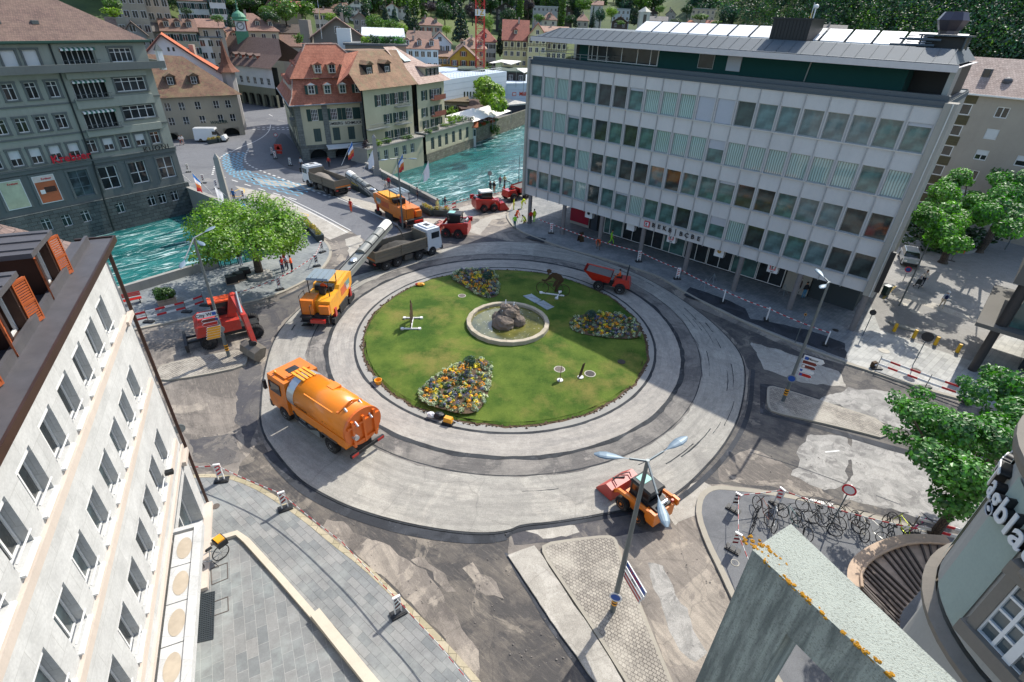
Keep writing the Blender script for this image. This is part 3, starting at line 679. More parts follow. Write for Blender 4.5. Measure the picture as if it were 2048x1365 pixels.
patch('bridge_pale',[(660,385),(740,405),(840,440),(940,410),(1040,375),(1030,395),(930,440),(860,465),(800,455)],M_pale,0.009,0.03,42)
patch('bridge_pale',[(500,356),(640,372),(650,385),(520,368),(490,345)],M_pale,0.005,0.03,43)
# ---------------- hills ----------------
HT=[(-60,150,.34),(-45,150,.34),(-32,155,.34),(-22,205,.27),(-10,240,.18),(0,265,.14),(12,290,.13),(20,290,.3),(27,250,.5),(45,190,.6),(75,170,.6)]
def hillz(x,y):
 D=math.hypot(x,y);ph=math.degrees(math.atan2(x,y))
 ph=max(HT[0][0],min(HT[-1][0],ph))
 for a,b in zip(HT[:-1],HT[1:]):
  if a[0]<=ph<=b[0]:t=(ph-a[0])/(b[0]-a[0]);D0=a[1]+(b[1]-a[1])*t;S=a[2]+(b[2]-a[2])*t;break
 e=D-D0
 return-6.0 if e<-25 else max(-6.0 if e<-8 else 0.02*(e+8),0)+(S*e if e>0 else 0)
def hillhit(px,py):
 r=ray(px,py).normalized();t=60.0
 while t<1400:
  p=Vector((0,0,H))+r*t
  if p.z<=hillz(p.x,p.y):return p
  t+=1.0
 return p
mb=MB();m,nt,b=newmat('hillside meadow');co=objco(nt)
c=mix(nt,ramp(nt,noise(nt,co,0.02,6,0.6),[(0.4,0.0),(0.6,1.0)]),srgb('#33471f'),srgb('#56622d'));c=mix(nt,1.0,c,ramp(nt,noise(nt,co,0.5,6,0.7),[(0.3,0.75),(0.7,1.1)]),'MULTIPLY');setc(nt,b,c);b.inputs['Roughness'].default_value=0.95
mb.mat(m);na,nd=96,60;vs=[];fs=[]
for i in range(na+1):
 ph=R(-75+150*i/na)
 for j in range(nd+1):
  D=80+(1500-80)*(j/nd)**1.7;x,y=D*math.sin(ph),D*math.cos(ph);z=hillz(x,y)
  if z>0.5:z+=5*mnoise.noise(Vector((x*0.012,y*0.012,0)))*min(1,(z)/15)
  vs.append((x,y,z))
for i in range(na):
 for j in range(nd):fs.append((i*(nd+1)+j,i*(nd+1)+j+1,(i+1)*(nd+1)+j+1,(i+1)*(nd+1)+j))
mb.sm=True;mb.add(vs,[f[::-1] for f in fs]);struct('hills',mb)
# ---------------- window kit ----------------
M_wf=plain('window frame white','#dcdcd8',0.45,var=0.06)
M_wfg=plain('window frame grey','#8f9594',0.4,0.4,var=0.08)
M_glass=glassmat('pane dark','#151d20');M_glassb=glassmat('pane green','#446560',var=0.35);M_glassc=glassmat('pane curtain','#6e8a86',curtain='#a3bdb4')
M_glassl=glassmat('pane grey','#39464a');M_blind=plain('roller blind','#c9cbc9',0.7,var=0.05);M_blindg=plain('metal blind','#a8acb3',0.5,0.3,var=0.05)
M_sill=plaster('sill stone','#bdb39f',0.3);M_dark=M_dark
def winmesh(name,w,h,mull=(0.5,),trans=(),fw=0.06,frame=None,pane=None,dep=0.07,blind=0.0,bmat=None):
 """returns (frame mesh, pane mesh, blind mesh or None), local: x right, y inwards, z up"""
 frame=frame or M_wf;pane=pane or M_glass
 f=MB().mat(frame);f.box(0,w,0,dep,0,fw);f.box(0,w,0,dep,h-fw,h);f.box(0,fw,0,dep,fw,h-fw);f.box(w-fw,w,0,dep,fw,h-fw)
 for m_ in mull:f.box(w*m_-fw*0.5,w*m_+fw*0.5,0.004,dep-0.004,fw,h-fw)
 for t_ in trans:
  xs=[fw]+[v for m_ in mull for v in(w*m_-fw*0.5,w*m_+fw*0.5)]+[w-fw]
  for i in range(0,len(xs),2):f.box(xs[i],xs[i+1],0.01,dep-0.01,h*t_-fw*0.35,h*t_+fw*0.35)
 p=MB().mat(pane);p.box(fw*0.7,w-fw*0.7,dep*0.45,dep*0.75,fw*0.7,h-fw*0.7)
 b=None
 if blind>0:
  b=MB().mat(bmat or M_blind);nb=max(2,int(h*blind/0.09));z1=h-0.01
  for i in range(nb):
   z0=h-h*blind*(i+1)/nb;b.hexa([(0.02,-0.03,z0),(w-0.02,-0.03,z0),(w-0.02,-0.012,z0+0.004),(0.02,-0.012,z0+0.004),(0.02,-0.022,z1),(w-0.02,-0.022,z1),(w-0.02,-0.004,z1),(0.02,-0.004,z1)]);z1=z0
  b=b.mesh(name+'_blind')
 return f.mesh(name+'_frame'),p.mesh(name+'_pane'),b
def put_win(root,fr,kit,u,z,n=-0.12,name='window',blindname='blind'):
 p=fr.P(u,n,z);rz=math.atan2(fr.d.y,fr.d.x);L=root.location
 o=inst(name,kit[0],root,(p[0]-L.x,p[1]-L.y,p[2]-L.z),rz)
 inst('pane',kit[1],o)
 if kit[2] is not None:inst(blindname,kit[2],o)
 return o
def bldg(name,label,cat,A,z=0.0):return thing(name,label,cat,(A[0],A[1],z))
M_shut=plain('shutter green','#1f3f38',0.6,var=0.15);M_shutr=plain('shutter red brown','#8a4a2c',0.6,var=0.15)
_sh={}
def shutmesh(w,h,mat):
 k=(round(w,2),round(h,2),mat.name)
 if k not in _sh:
  b=MB().mat(mat);b.box(0,w,-0.05,-0.01,0,h)
  ns=max(3,int(h/0.22))
  for i in range(ns):z=0.06+(h-0.12)*i/ns;b.box(0.05,w-0.05,-0.065,-0.0505,z+0.02,z+(h-0.12)/ns-0.03)
  _sh[k]=b.mesh('shutter')
 return _sh[k]
def put_shut(root,fr,u,z,w,h,mat=None):
 p=fr.P(u,0.0,z);L=root.location
 return inst('shutter',shutmesh(w,h,mat or M_shut),root,(p[0]-L.x,p[1]-L.y,p[2]-L.z),math.atan2(fr.d.y,fr.d.x))
# =============== the bank building ===============
BD=(0.75490469,-0.65583451);bk=Fr(gp(1122.5,471.5),BD);BU0,BU1=-6.05,31.6;NB_=21;BW=(BU1-BU0)/NB_
M_panel=plaster('pebble panel','#cbc9c5',0.15);M_panelf=plain('panel frame','#a3a3a1',0.6,var=0.08)
m=MATS['pebble panel'];nt=m.node_tree
M_teal=plaster('teal render','#124a47',0.1);M_zinc=plain('zinc','#4f5a60',0.75,0.0,var=0.12,scale=1.0);M_zincd=plain('dark zinc','#4d565c',0.45,0.4,var=0.1)
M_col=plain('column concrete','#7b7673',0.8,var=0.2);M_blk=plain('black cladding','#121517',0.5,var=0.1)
M_roofw=plain('roof white','#e6e4e0',0.5,var=0.04);M_side=plaster('side render','#a5a196',0.25)
bank=bldg('bank_building','long grey office building on columns with large glass windows and a teal top storey','building',bk.P(0,0,0))
ROW=[4.83,8.19,11.54,14.92];WH=2.0
holes=[]
for i in range(NB_):
 for z in ROW:holes.append((BU0+i*BW+0.13,BU0+(i+1)*BW-0.13,z,z+WH))
mb=MB().mat(M_panel);bk.wall(mb,BU0+0.02,BU1,3.75,18.0,holes,0.3);
bk.quad(mb,BU0,BU1,3.75,18.0,-14) if False else None
# side walls, back, soffit
fl=Fr(bk.P(BU0,0,0),(bk.n.x,bk.n.y),-bk.d);frr=Fr(bk.P(BU1,0,0),(-bk.n.x,-bk.n.y),bk.d)
mb.mat(M_side);q=[bk.P(BU1,0.0,3.75),bk.P(BU1,-14,3.75),bk.P(BU1,-14,18.4),bk.P(BU1,0.0,18.4)];mb.quad(*q)
q=[bk.P(BU0,0.0,3.75),bk.P(BU0,-14,3.75),bk.P(BU0,-14,18.4),bk.P(BU0,0.0,18.4)];mb.quad(*q[::-1])
q=[bk.P(BU0,-14,0),bk.P(BU1,-14,0),bk.P(BU1,-14,18.4),bk.P(BU0,-14,18.4)];mb.quad(*q)
mb.mat(M_panelf);q=[bk.P(BU0,0,3.75),bk.P(BU1,0,3.75),bk.P(BU1,-14,3.75),bk.P(BU0,-14,3.75)];mb.quad(*q)
wb(mb,'wall',bank)
# dark interior behind the glass so the panes read as rooms
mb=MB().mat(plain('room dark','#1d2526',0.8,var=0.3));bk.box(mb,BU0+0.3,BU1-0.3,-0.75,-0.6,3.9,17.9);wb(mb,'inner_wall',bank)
def panelmesh():
 b=MB().mat(M_panelf)
 b.box(-0.035,0.035,-0.09,0.0,0,14.35);return b.mesh('mullion')
pm=panelmesh();rzb=math.atan2(bk.d.y,bk.d.x)
for i in range(NB_+1):
 p=bk.P(BU0+i*BW,0,3.7);inst('mullion',pm,bank,(p[0]-bank.location.x,p[1]-bank.location.y,p[2]),rzb)
for z in ROW:sb=MB().mat(plain('window sill aluminium','#b9bab8',0.4,0.5,var=0.05));bk.box(sb,BU0+0.06,BU1-0.06,0.0,0.12,z-0.09,z-0.01);wb(sb,'sill',bank)
wk={k:winmesh('bank_window',BW-0.26,WH,(),(),0.06,M_wfg,v,0.08,bl,M_blindg) for k,v,bl in(('g',M_glassb,0),('c',M_glassc,0),('d',glassmat('pane deep','#22312f',var=0.5),0),('b',M_glassb,0.99),('h',M_glassb,0.13),('H',M_glassb,0.4),('l',glassmat('pane pale','#50696a',var=.3),0))}
PAT=['lgcgdldldcccccddgddgdlg','gccggdgdggggdddllldlll','gccggdgdgcccccccccccgc','gccgcdgdccgbbdgdldlldg']
PAT=['ggggcdghcggdgHcdlgldd','ggggcdgddldgghddglldd','gcchgdgdgcccHccccccgc','gccggddhcccbbdlllllgh']
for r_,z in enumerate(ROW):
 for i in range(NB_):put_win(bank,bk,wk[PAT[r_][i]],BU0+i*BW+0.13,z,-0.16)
# end fins
for a,b,c,d in((BU0-.28,BU0,.3,18.5),(BU1,BU1+.75,.22,18.35)):mb=MB().mat(M_side);bk.box(mb,a,b,-1.1,c,3.6,d);wb(mb,'fin',bank)
mb=MB().mat(M_side);bk.box(mb,BU1+0.01,BU1+0.06,-14,0.0,3.76,18.3);wb(mb,'side_wall',bank)
mb=MB().mat(plain('downpipe','#c9cac6',0.4,0.3));mb.tube(bk.P(BU1+0.5,0.25,3.6),bk.P(BU1+0.5,0.25,18.3),0.05);wb(mb,'downpipe',bank)
# coping, terrace and penthouse
mb=MB().mat(M_zincd);bk.box(mb,BU0-0.05,BU1+0.1,-0.3,0.05,18.0,18.42);bk.box(mb,BU0-0.05,BU1+0.1,-0.8,-0.3,18.0,18.75);mb.mat(M_zinc);bk.box(mb,BU0,BU1+0.05,0.05,0.13,18.02,18.12);bk.box(mb,BU0-0.05,BU1+0.1,-14,-0.8,17.9,18.3);wb(mb,'coping',bank)
mb=MB().mat(M_teal);bk.box(mb,-1.6,28.4,-12.5,-2.6,18.3,20.55);mb.mat(M_blk);bk.box(mb,28.4,31.2,-12.5,-5.2,18.3,20.5);wb(mb,'penthouse',bank)
mb=MB().mat(M_blk);bk.box(mb,-2.6,-1.61,-12.0,-3.4,18.3,20.5);wb(mb,'stair_housing',bank)
mb=MB().mat(M_wfg);bk.box(mb,31.0,31.35,-4.0,-1.6,18.3,20.5);bk.box(mb,28.6,31.0,-1.75,-1.7,18.55,18.6);wb(mb,'end_post',bank)
kk=winmesh('terrace_glazing',8.2,1.55,(0.06,0.14,0.28,0.5,0.72,0.9),(),0.07,M_wf,M_glass,0.1);put_win(bank,bk,kk,-0.4,18.72,-2.5,'terrace_window')
mb=MB().mat(M_wf);bk.box(mb,-0.5,7.9,-2.59,-2.2,20.28,20.42);wb(mb,'blind_box',bank)
for u in(11.9,14.6):
 k2=winmesh('penthouse_window',1.5 if u<13 else 1.3,1.2,(),(),0.05,M_wfg,M_glass,0.06,0.0 if u<13 else 0.98,M_blindg);put_win(bank,bk,k2,u,18.9,-2.54,'penthouse_window')
mb=MB().mat(M_wfg);mb.tube(bk.P(21.4,-2.5,18.4),bk.P(21.6,-2.5,20.5),0.06);wb(mb,'drain_pipe',bank)
mb=MB().mat(M_wfg)
for k in range(9):mb.tube(bk.P(-5.8+k*1.1,-1.0,18.7),bk.P(-5.8+k*1.1,-1.0,19.25),0.025,n=6)
mb.tube(bk.P(-5.9,-1.0,19.25),bk.P(3.2,-1.0,19.25),0.03,n=6);mb.tube(bk.P(-5.9,-1.0,19.0),bk.P(3.2,-1.0,19.0),0.015,n=6);mb.tube(bk.P(-5.9,-1.0,19.25),bk.P(-5.9,-8.0,19.25),0.03,n=6)
wb(mb,'railing',bank)
# canopy roof: white edge board, zinc slope
mb=MB().mat(plain('eave board','#c4bfbc',0.5,var=0.08));U0,U1=-6.3,31.5
bk.box(mb,U0,U1,-12.9,0.0,20.45,20.5);bk.box(mb,U0,U1,-0.08,0.02,20.2,20.62);mb.mat(M_zincd);bk.box(mb,U0+0.1,U1-0.1,-0.5,-0.08,20.56,20.68)
mb.mat(M_zinc)
q=[bk.P(U0+0.3,-0.5,20.66),bk.P(U1-0.2,-0.5,20.66),bk.P(U1-0.9,-2.4,21.5),bk.P(U0+2.0,-2.4,21.5)];mb.quad(*q)
q=[bk.P(U1-0.2,-0.5,20.66),bk.P(U1-0.2,-12.5,20.66),bk.P(U1-0.9,-11,21.5),bk.P(U1-0.9,-2.4,21.5)];mb.quad(*q)
q=[bk.P(U0+0.3,-12.5,20.66),bk.P(U0+0.3,-0.5,20.66),bk.P(U0+2.0,-2.4,21.5),bk.P(U0+2.0,-11,21.5)];mb.quad(*q)
q=[bk.P(U0+2.0,-2.4,21.5),bk.P(U1-0.9,-2.4,21.5),bk.P(U1-0.9,-12.5,21.5),bk.P(U0+2.0,-12.5,21.5)];mb.quad(*q)
for k in range(38):
 u=U0+1.2+k*0.97
 if u<U1-0.6:mb.bar(bk.P(u,-0.5,20.68),bk.P(max(u,U0+2.05),-2.4,21.52),0.03,0.04)
wb(mb,'roof',bank)
for k in range(14):
 u=3.6+k*1.95
 if k in(7,):continue
 mb=MB().mat(M_roofw);q=[bk.P(u,-4.6,21.5),bk.P(u+1.75,-4.6,21.5),bk.P(u+1.75,-6.6,22.35),bk.P(u,-6.6,22.35),bk.P(u,-4.6,21.58),bk.P(u+1.75,-4.6,21.58),bk.P(u+1.75,-6.6,22.43),bk.P(u,-6.6,22.43)]
 mb.hexa(q);bk.box(mb,u+0.1,u+1.65,-6.6,-6.55,21.5,22.35);wb(mb,'skylight',bank)
mb=MB().mat(M_blk);bk.box(mb,17.6,20.6,-6.4,-2.9,21.5,22.95);bk.box(mb,17.5,20.7,-6.5,-2.8,22.95,23.08)
for k in range(11):bk.box(mb,17.8+k*0.27,17.86+k*0.27,-2.9,-2.86,21.55,22.9)
wb(mb,'plant_room',bank)
mb=MB().mat(M_zincd);c0=bk.P(29.6,-4.6,0)
bk.box(mb,28.0,31.2,-6.5,-3.6,22.25,22.35);
for u in(28.2,30.9):
 for n_ in(-3.8,-6.3):mb.tube(bk.P(u,n_,21.4),bk.P(u,n_,22.3),0.06,n=6)
mb.mat(M_blk);bk.box(mb,28.5,30.9,-6.2,-4.3,21.5,22.2);wb(mb,'plant_frame',bank)
mb=MB().mat(plain('vent steel','#59545a',0.35,0.7,var=0.15));mb.lathe([(0.62,22.36),(0.62,22.6),(0.7,22.62),(1.0,23.25),(0.72,23.75),(0.72,23.78),(0.0,23.78)],8,(c0[0],c0[1],0));wb(mb,'roof_vent',bank)
mb=MB().mat(M_zinc)
for k in range(6):mb.tube(bk.P(27.4,-3.5,21.55+k*0.13),bk.P(29.0,-3.5,21.55+k*0.13),0.03,n=6)
mb.tube(bk.P(26.4,-3.4,21.6),bk.P(29.2,-3.4,21.65),0.08);mb.tube(bk.P(26.9,-3.4,22.0),bk.P(29.5,-3.4,22.0),0.07);wb(mb,'cooling_pipes',bank)
mb=MB().mat(M_wf);p=bk.P(20.3,-4.0,0);mb.tube((p[0],p[1],23.0),(p[0],p[1],23.8),0.05,n=6);mb.ell((p[0],p[1],23.9),(0.2,0.2,0.17));wb(mb,'roof_lamp',bank)
# columns
cm=MB().mat(M_col);cm.tube((0,0,0),(0,0,3.66),0.24,n=16);cmm=cm.mesh('column')
for k in range(8):
 p=bk.P(-5.3+5.31*k if k else-5.2,-0.15,0.1);p=bk.P(5.31*(k-1)-0.0,-0.2,0.1) if k else bk.P(-5.31,-0.2,0.1)
 inst('column',cmm,bank,(p[0]-bank.location.x,p[1]-bank.location.y,0.1),0)
# shopfronts
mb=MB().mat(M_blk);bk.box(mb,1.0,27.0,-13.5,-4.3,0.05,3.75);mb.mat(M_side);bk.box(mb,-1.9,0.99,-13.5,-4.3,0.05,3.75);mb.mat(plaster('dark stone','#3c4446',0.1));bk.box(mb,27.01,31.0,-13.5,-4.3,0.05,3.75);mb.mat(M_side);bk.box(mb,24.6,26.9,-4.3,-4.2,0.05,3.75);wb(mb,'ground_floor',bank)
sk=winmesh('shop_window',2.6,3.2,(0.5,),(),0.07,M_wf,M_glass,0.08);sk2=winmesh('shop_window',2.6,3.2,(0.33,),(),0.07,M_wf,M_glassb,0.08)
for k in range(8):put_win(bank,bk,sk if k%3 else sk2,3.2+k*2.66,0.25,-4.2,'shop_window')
mb=MB().mat(plain('blue grey door','#3b4650',0.5,0.2));bk.box(mb,1.3,2.2,-4.29,-4.22,0.1,2.6);wb(mb,'door',bank)
M_red=plain('poster red','#9c1230',0.5,var=0.35,scale=0.8)
mb=MB().mat(M_red);bk.box(mb,-1.9,0.9,-4.29,-4.2,0.5,3.7);wb(mb,'poster',bank)
# the bank's sign and hanging signs
M_signr=plain('sign red','#c31a2e',0.4,var=0.05);M_ink=plain('sign black','#16181a',0.5,var=0.05);M_signw=plain('sign white','#d6d7d6',0.5,var=0.05)
def k_logo(fr,root,u,n,z,s,nm='emblem'):
 mb=MB().mat(M_signr);fr.box(mb,u-s/2,u+s/2,n,n+0.06,z-s/2,z+s/2);mb.mat(M_signw);fr.box(mb,u-s*0.34,u+s*0.34,n+0.06,n+0.07,z-s*0.34,z+s*0.34)
 mb.mat(M_ink);fr.box(mb,u-s*0.2,u+s*0.02-s*0.12,n+0.07,n+0.085,z-s*0.26,z+s*0.26)
 for a,b_ in(((-0.06,0.0),(0.24,0.27)),((-0.06,0.0),(0.24,-0.27))):
  mb.add([fr.P(u-s*0.08,n+0.082,z+(0.02 if b_[1]<0 else-0.02)*s),fr.P(u+s*0.2,n+0.082,z+b_[1]*s),fr.P(u+s*0.02,n+0.082,z+b_[1]*s),fr.P(u-s*0.2,n+0.082,z)],[(0,1,2,3),(3,2,1,0)])
 return wb(mb,nm,root)
bsg=bldg('bank_sign','black BEKB | BCBE lettering with a red square emblem on the bank front','sign',bk.P(12,0,0),4.25)
u0,z0=bk.uz(1295,448);k_logo(bk,bsg,u0,0.1,z0,0.62)
for ch,px,py in(('B',1308,451),('E',1319,454),('K',1330,457),('B',1341,461),('|',1352,464),('B',1363,468),('C',1374,471),('B',1386,474),('E',1398,478)):
 u,z=bk.uz(px,py);p=bk.P(u,0.13,z);L=bsg.location
 letter('letter',ch,0.62 if ch!='|' else 0.8,M_ink,bsg,(p[0]-L.x,p[1]-L.y,p[2]-L.z),(bk.d.x,bk.d.y,0),(0,0,1),0.03,ch!='|')
for(px,py,lb,kind) in((1171,429,'white hanging box sign with a dark emblem under the bank front, farthest left','w'),(1255,454,'plain white hanging box sign under the bank front, left of the lettering','p'),(1337,478,'hanging box sign with red emblem under the BEKB lettering','k'),(1434,503,'hanging box sign with a golden disc under the bank front','g'),(1542,536,'hanging box sign with red emblem, rightmost under the bank front','k')):
 u,z=bk.uz(px,py);z=min(z,3.3);f2=Fr(bk.P(u-0.45,-0.6,0),bk.d);t=bldg('hanging_sign',lb,'sign',f2.A,z-0.5);mb=MB().mat(M_signw);f2.box(mb,0,0.95,-0.5,0,z-0.45,z+0.45);wb(mb,'box',t);t['group']='box signs hanging under the bank'
 if kind=='k':
  k_logo(f2,t,0.47,0.005,z+0.1,0.5);L=t.location;p=f2.P(0.47,0.02,z-0.33);letter('lettering','BEKB',0.14,M_ink,t,(p[0]-L.x,p[1]-L.y,p[2]-L.z),(bk.d.x,bk.d.y,0),(0,0,1),0.008)
 elif kind=='g':
  mb=MB().mat(plain('gold disc','#a9863c',0.4,0.3));p0=f2.P(0.47,0.0,z+0.12);p1=f2.P(0.47,0.03,z+0.12);mb.tube(p0,p1,0.2,n=20);wb(mb,'emblem',t)
 elif kind=='w':
  mb=MB().mat(M_ink);p0=f2.P(0.47,0.0,z+0.1);p1=f2.P(0.47,0.03,z+0.1);mb.tube(p0,p1,0.2,n=8);wb(mb,'emblem',t)
# vertical black letters on the bank's right end
f3=Fr(bk.P(BU1+0.75,0.1,0),(-bk.n.x,-bk.n.y),bk.d)
t=bldg('side_sign','tall thin black sign board on the right end wall of the bank','sign',f3.A,5.2);mb=MB().mat(M_ink);f3.box(mb,-1.4,-1.1,0.0,0.35,4.6,8.0);wb(mb,'board',t)
# =============== white building on the left ===============
LD=(-0.41937488,0.90781314);lt=Fr(gp(412.8,1017),LD)
M_lime=brickmat('limestone white','#c8c8c4','#bfbfbb','#a5a49e',1.66,0.74,0.006,bstr=0.15);M_sand=plaster('sandstone band','#c9bcae',0.25);M_cop=plain('brown copper','#4e3a33',0.45,0.5,var=0.25,scale=1.2);M_zroof=plain('weathered lead roof','#5c5a5c',0.6,0.3,var=0.3,scale=1.5,dirt=0.2)
lbd=bldg('white_building','white limestone building with rows of white-framed windows and a dark metal gutter ledge, lower left','building',lt.P(0,0,0))
LROW=[(12.07,13.5),(9.0,10.5),(5.55,7.25)];LU=[-(2.55+1.66*k) for k in range(15)]
holes=[(u-0.48,u+0.48,a,b) for u in LU for a,b in LROW]
mb=MB().mat(M_lime);lt.wall(mb,-27,-0.55,4.4,14.4,holes,0.34);lt.quad(mb,-0.9,0.0,3.9,11.75,-0.02);lt.quad(mb,-27,0,0,4.4,-0.3) if False else None
lt.wall(mb,-5.0,-0.0,0.0,3.95,[(-4.6,-1.0,0.3,3.6)],0.6,0.0)
lt.box(mb,-27,-5.0,-9,-0.05,0.0,4.39);lt.quad(mb,-0.55,0.0,11.7,14.4,-0.05)
q=[lt.P(0,0,0),lt.P(0,-16,0),lt.P(0,-16,13.9),lt.P(0,0,13.9)];mb.quad(*q);lt.box(mb,-5.0,0.0,-0.02-0.3,-0.001-0.02,3.95,4.45)
wb(mb,'wall',lbd)
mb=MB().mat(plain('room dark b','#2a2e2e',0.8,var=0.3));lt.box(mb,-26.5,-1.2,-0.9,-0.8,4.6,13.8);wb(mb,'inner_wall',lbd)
mb=MB().mat(M_sand)
for z,h_,pr_ in((11.62,0.28,0.1),(8.55,0.28,0.1),(5.1,0.28,0.1),(4.3,0.22,0.08),(14.1,0.2,0.08)):lt.box(mb,-27,-0.6 if z>5 else 0.1,0.0,pr_,z,z+h_)
lt.box(mb,-1.0,0.08,0.0,0.18,11.55,11.75);lt.box(mb,-1.0,0.1,0,0.2,3.95,4.2);lt.box(mb,-5.2,0.05,0.0,0.35,0.0,0.35)
wb(mb,'string_course',lbd)
wl=[winmesh('white_window',0.92,b-a-0.05,(0.5,),(),0.06,M_wf,M_glassl if i==1 else M_glass,0.08,bl) for i,(a,b) in enumerate(LROW) for bl in(0,)]
rb=MB().mat(M_wf);rb.tube((0.0,-0.28,0.32),(0.96,-0.28,0.32),0.022,n=6);rbm=rb.mesh('guard_rail');ws=MB().mat(M_wf);ws.box(-.06,1.0,-.32,-.12,-.09,-.025);wsm=ws.mesh('window_sill')
bx=MB().mat(M_wf);bx.box(0,0.96,-0.26,-0.12,0,0.13);bxm=bx.mesh('blind_box')
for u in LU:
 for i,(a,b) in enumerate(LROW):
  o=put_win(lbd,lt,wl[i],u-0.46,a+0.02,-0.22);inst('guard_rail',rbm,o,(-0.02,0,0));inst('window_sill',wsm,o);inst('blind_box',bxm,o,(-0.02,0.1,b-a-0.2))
# gutter ledge, brown fascia, mansard with dormers
mb=MB().mat(M_zroof)
q0,q1=-27,0.85
# ledge slab from wall out to the gutter lip
lt.box(mb,q0,q1,-0.6,0.25,14.4,14.56)
wb(mb,'gutter_ledge',lbd)
mb=MB().mat(M_cop);lt.box(mb,q0,q1+0.1,0.25,0.32,14.38,14.62);lt.box(mb,q1,q1+0.1,-1.0,0.25,14.38,14.62);wb(mb,'fascia',lbd)
mb=MB().mat(M_zroof);lt.box(mb,q0,0.6,-1.35,-0.6,14.0,14.62);lt.box(mb,q0,0.45,-0.52,-0.42,14.5,14.86);wb(mb,'parapet',lbd)
mb=MB().mat(tiles('flat brown tiles','#7d6a62','#6b5850','#8d7b70',0.35,0.3,0.3))
z0_,z1_=14.6,17.4;q=[lt.P(q0,-1.0,z0_),lt.P(0.6,-1.0,z0_),lt.P(-2.4,-4.1,z1_),lt.P(q0,-4.1,z1_)];mb.quad(*q)
q=[lt.P(0.6,-1.35,z0_),lt.P(0.6,-14,z0_),lt.P(-2.4,-12,z1_),lt.P(-2.4,-4.1,z1_)];mb.quad(*q);wb(mb,'roof',lbd)
mb=MB().mat(MATS['flat brown tiles']);mb.tube(lt.P(0.6,-1.35,z0_+0.05),lt.P(-2.4,-4.1,z1_+0.05),0.12);wb(mb,'ridge_tiles',lbd)
M_shw=plain('wood shutter','#a8552a',0.5,var=0.2,scale=5)
for k in range(3):
 u=-3.5-3.4*k;L=lbd.location
 dm=MB().mat(M_cop);lt.box(dm,u-0.62,u-0.5,-2.6,-0.55,14.6,15.95);lt.box(dm,u+0.5,u+0.62,-2.6,-0.55,14.6,15.95);lt.box(dm,u-0.62,u+0.62,-2.6,-0.75,14.55,14.63);dm.mat(M_zroof);lt.box(dm,u-1.05,u+1.05,-3.6,-0.45,15.95,16.1)
 for j in range(3):dm.bar(lt.P(u-0.7+0.7*j,-0.45,16.12),lt.P(u-0.7+0.7*j,-3.5,16.12),0.04,0.05)
 d_=wb(dm,'dormer',lbd)
 kit=winmesh('dormer_window',0.98,1.34,(0.5,),(),0.07,M_wf,M_glassc,0.08);p=lt.P(u-0.49,-0.8,14.62);o=inst('window_frame',kit[0],d_,p,math.atan2(lt.d.y,lt.d.x));
 for sgn in(-1,1):
  sh=MB().mat(M_shw);f5=Fr(lt.P(u+sgn*0.62,-0.56,0),(lt.n.x*0.35+lt.d.x*sgn*0.94,lt.n.y*0.35+lt.d.y*sgn*0.94));
  for a in(0,0.46):f5.box(sh,a,a+0.04,0,0.05,14.6,15.93)
  for zz in(14.6,15.22,15.86):f5.box(sh,0,0.5,0.001,0.049,zz,zz+0.07)
  for j in range(17):f5.box(sh,0.03,0.47,0.01,0.04,14.67+j*0.072,14.71+j*0.072)
  wb(sh,'shutter',d_) if False else wb(sh,'shutter',lbd)
# drainpipe at the corner
mb=MB().mat(M_cop);mb.tube(lt.P(0.12,0.12,0.1),lt.P(0.12,0.12,14.3),0.07);wb(mb,'drainpipe',lbd)
# shop glazing, stone light well lids along the foot
kit=winmesh('shop_glazing',3.5,3.2,(0.33,0.66),(),0.08,M_wf,M_glassl,0.1);put_win(lbd,lt,kit,-4.55,0.35,-0.5,'shop_window')
M_stain=plain('stained stone','#b3a692',0.85,var=0.3,scale=1.2)
for k in range(7):
 u1_=-5.3-k*1.62;mb=MB().mat(M_lime);lt.box(mb,u1_-1.6,u1_-0.02,0.1,0.8,4.0,4.14);mb.mat(M_stain)
 c=lt.P(u1_-0.82,0.5,4.15);vs=[];
 for i in range(20):t_=2*math.pi*i/20;a=0.48;vs.append((c[0]+lt.d.x*a*1.1*math.cos(t_)+lt.n.x*a*0.55*math.sin(t_),c[1]+lt.d.y*a*1.1*math.cos(t_)+lt.n.y*a*0.55*math.sin(t_),4.15))
 mb.add(vs,[tuple(range(20)) if lt.d.x*lt.n.y-lt.d.y*lt.n.x>0 else tuple(range(19,-1,-1))]);wb(mb,'canopy_slab',lbd)
mb=MB().mat(M_lime);lt.box(mb,-17,-5.2,0.8,1.1,3.85,4.2);lt.box(mb,-5.2,-5.0,0.02,1.1,3.86,4.19);wb(mb,'canopy_edge',lbd)
mb=MB().mat(M_blk);mb.cbox(lt.P(-3.6,0.25,6.0),(0.3,0.2,0.16),Matrix.Rotation(0.5,3,'Z'));wb(mb,'wall_light',lbd)
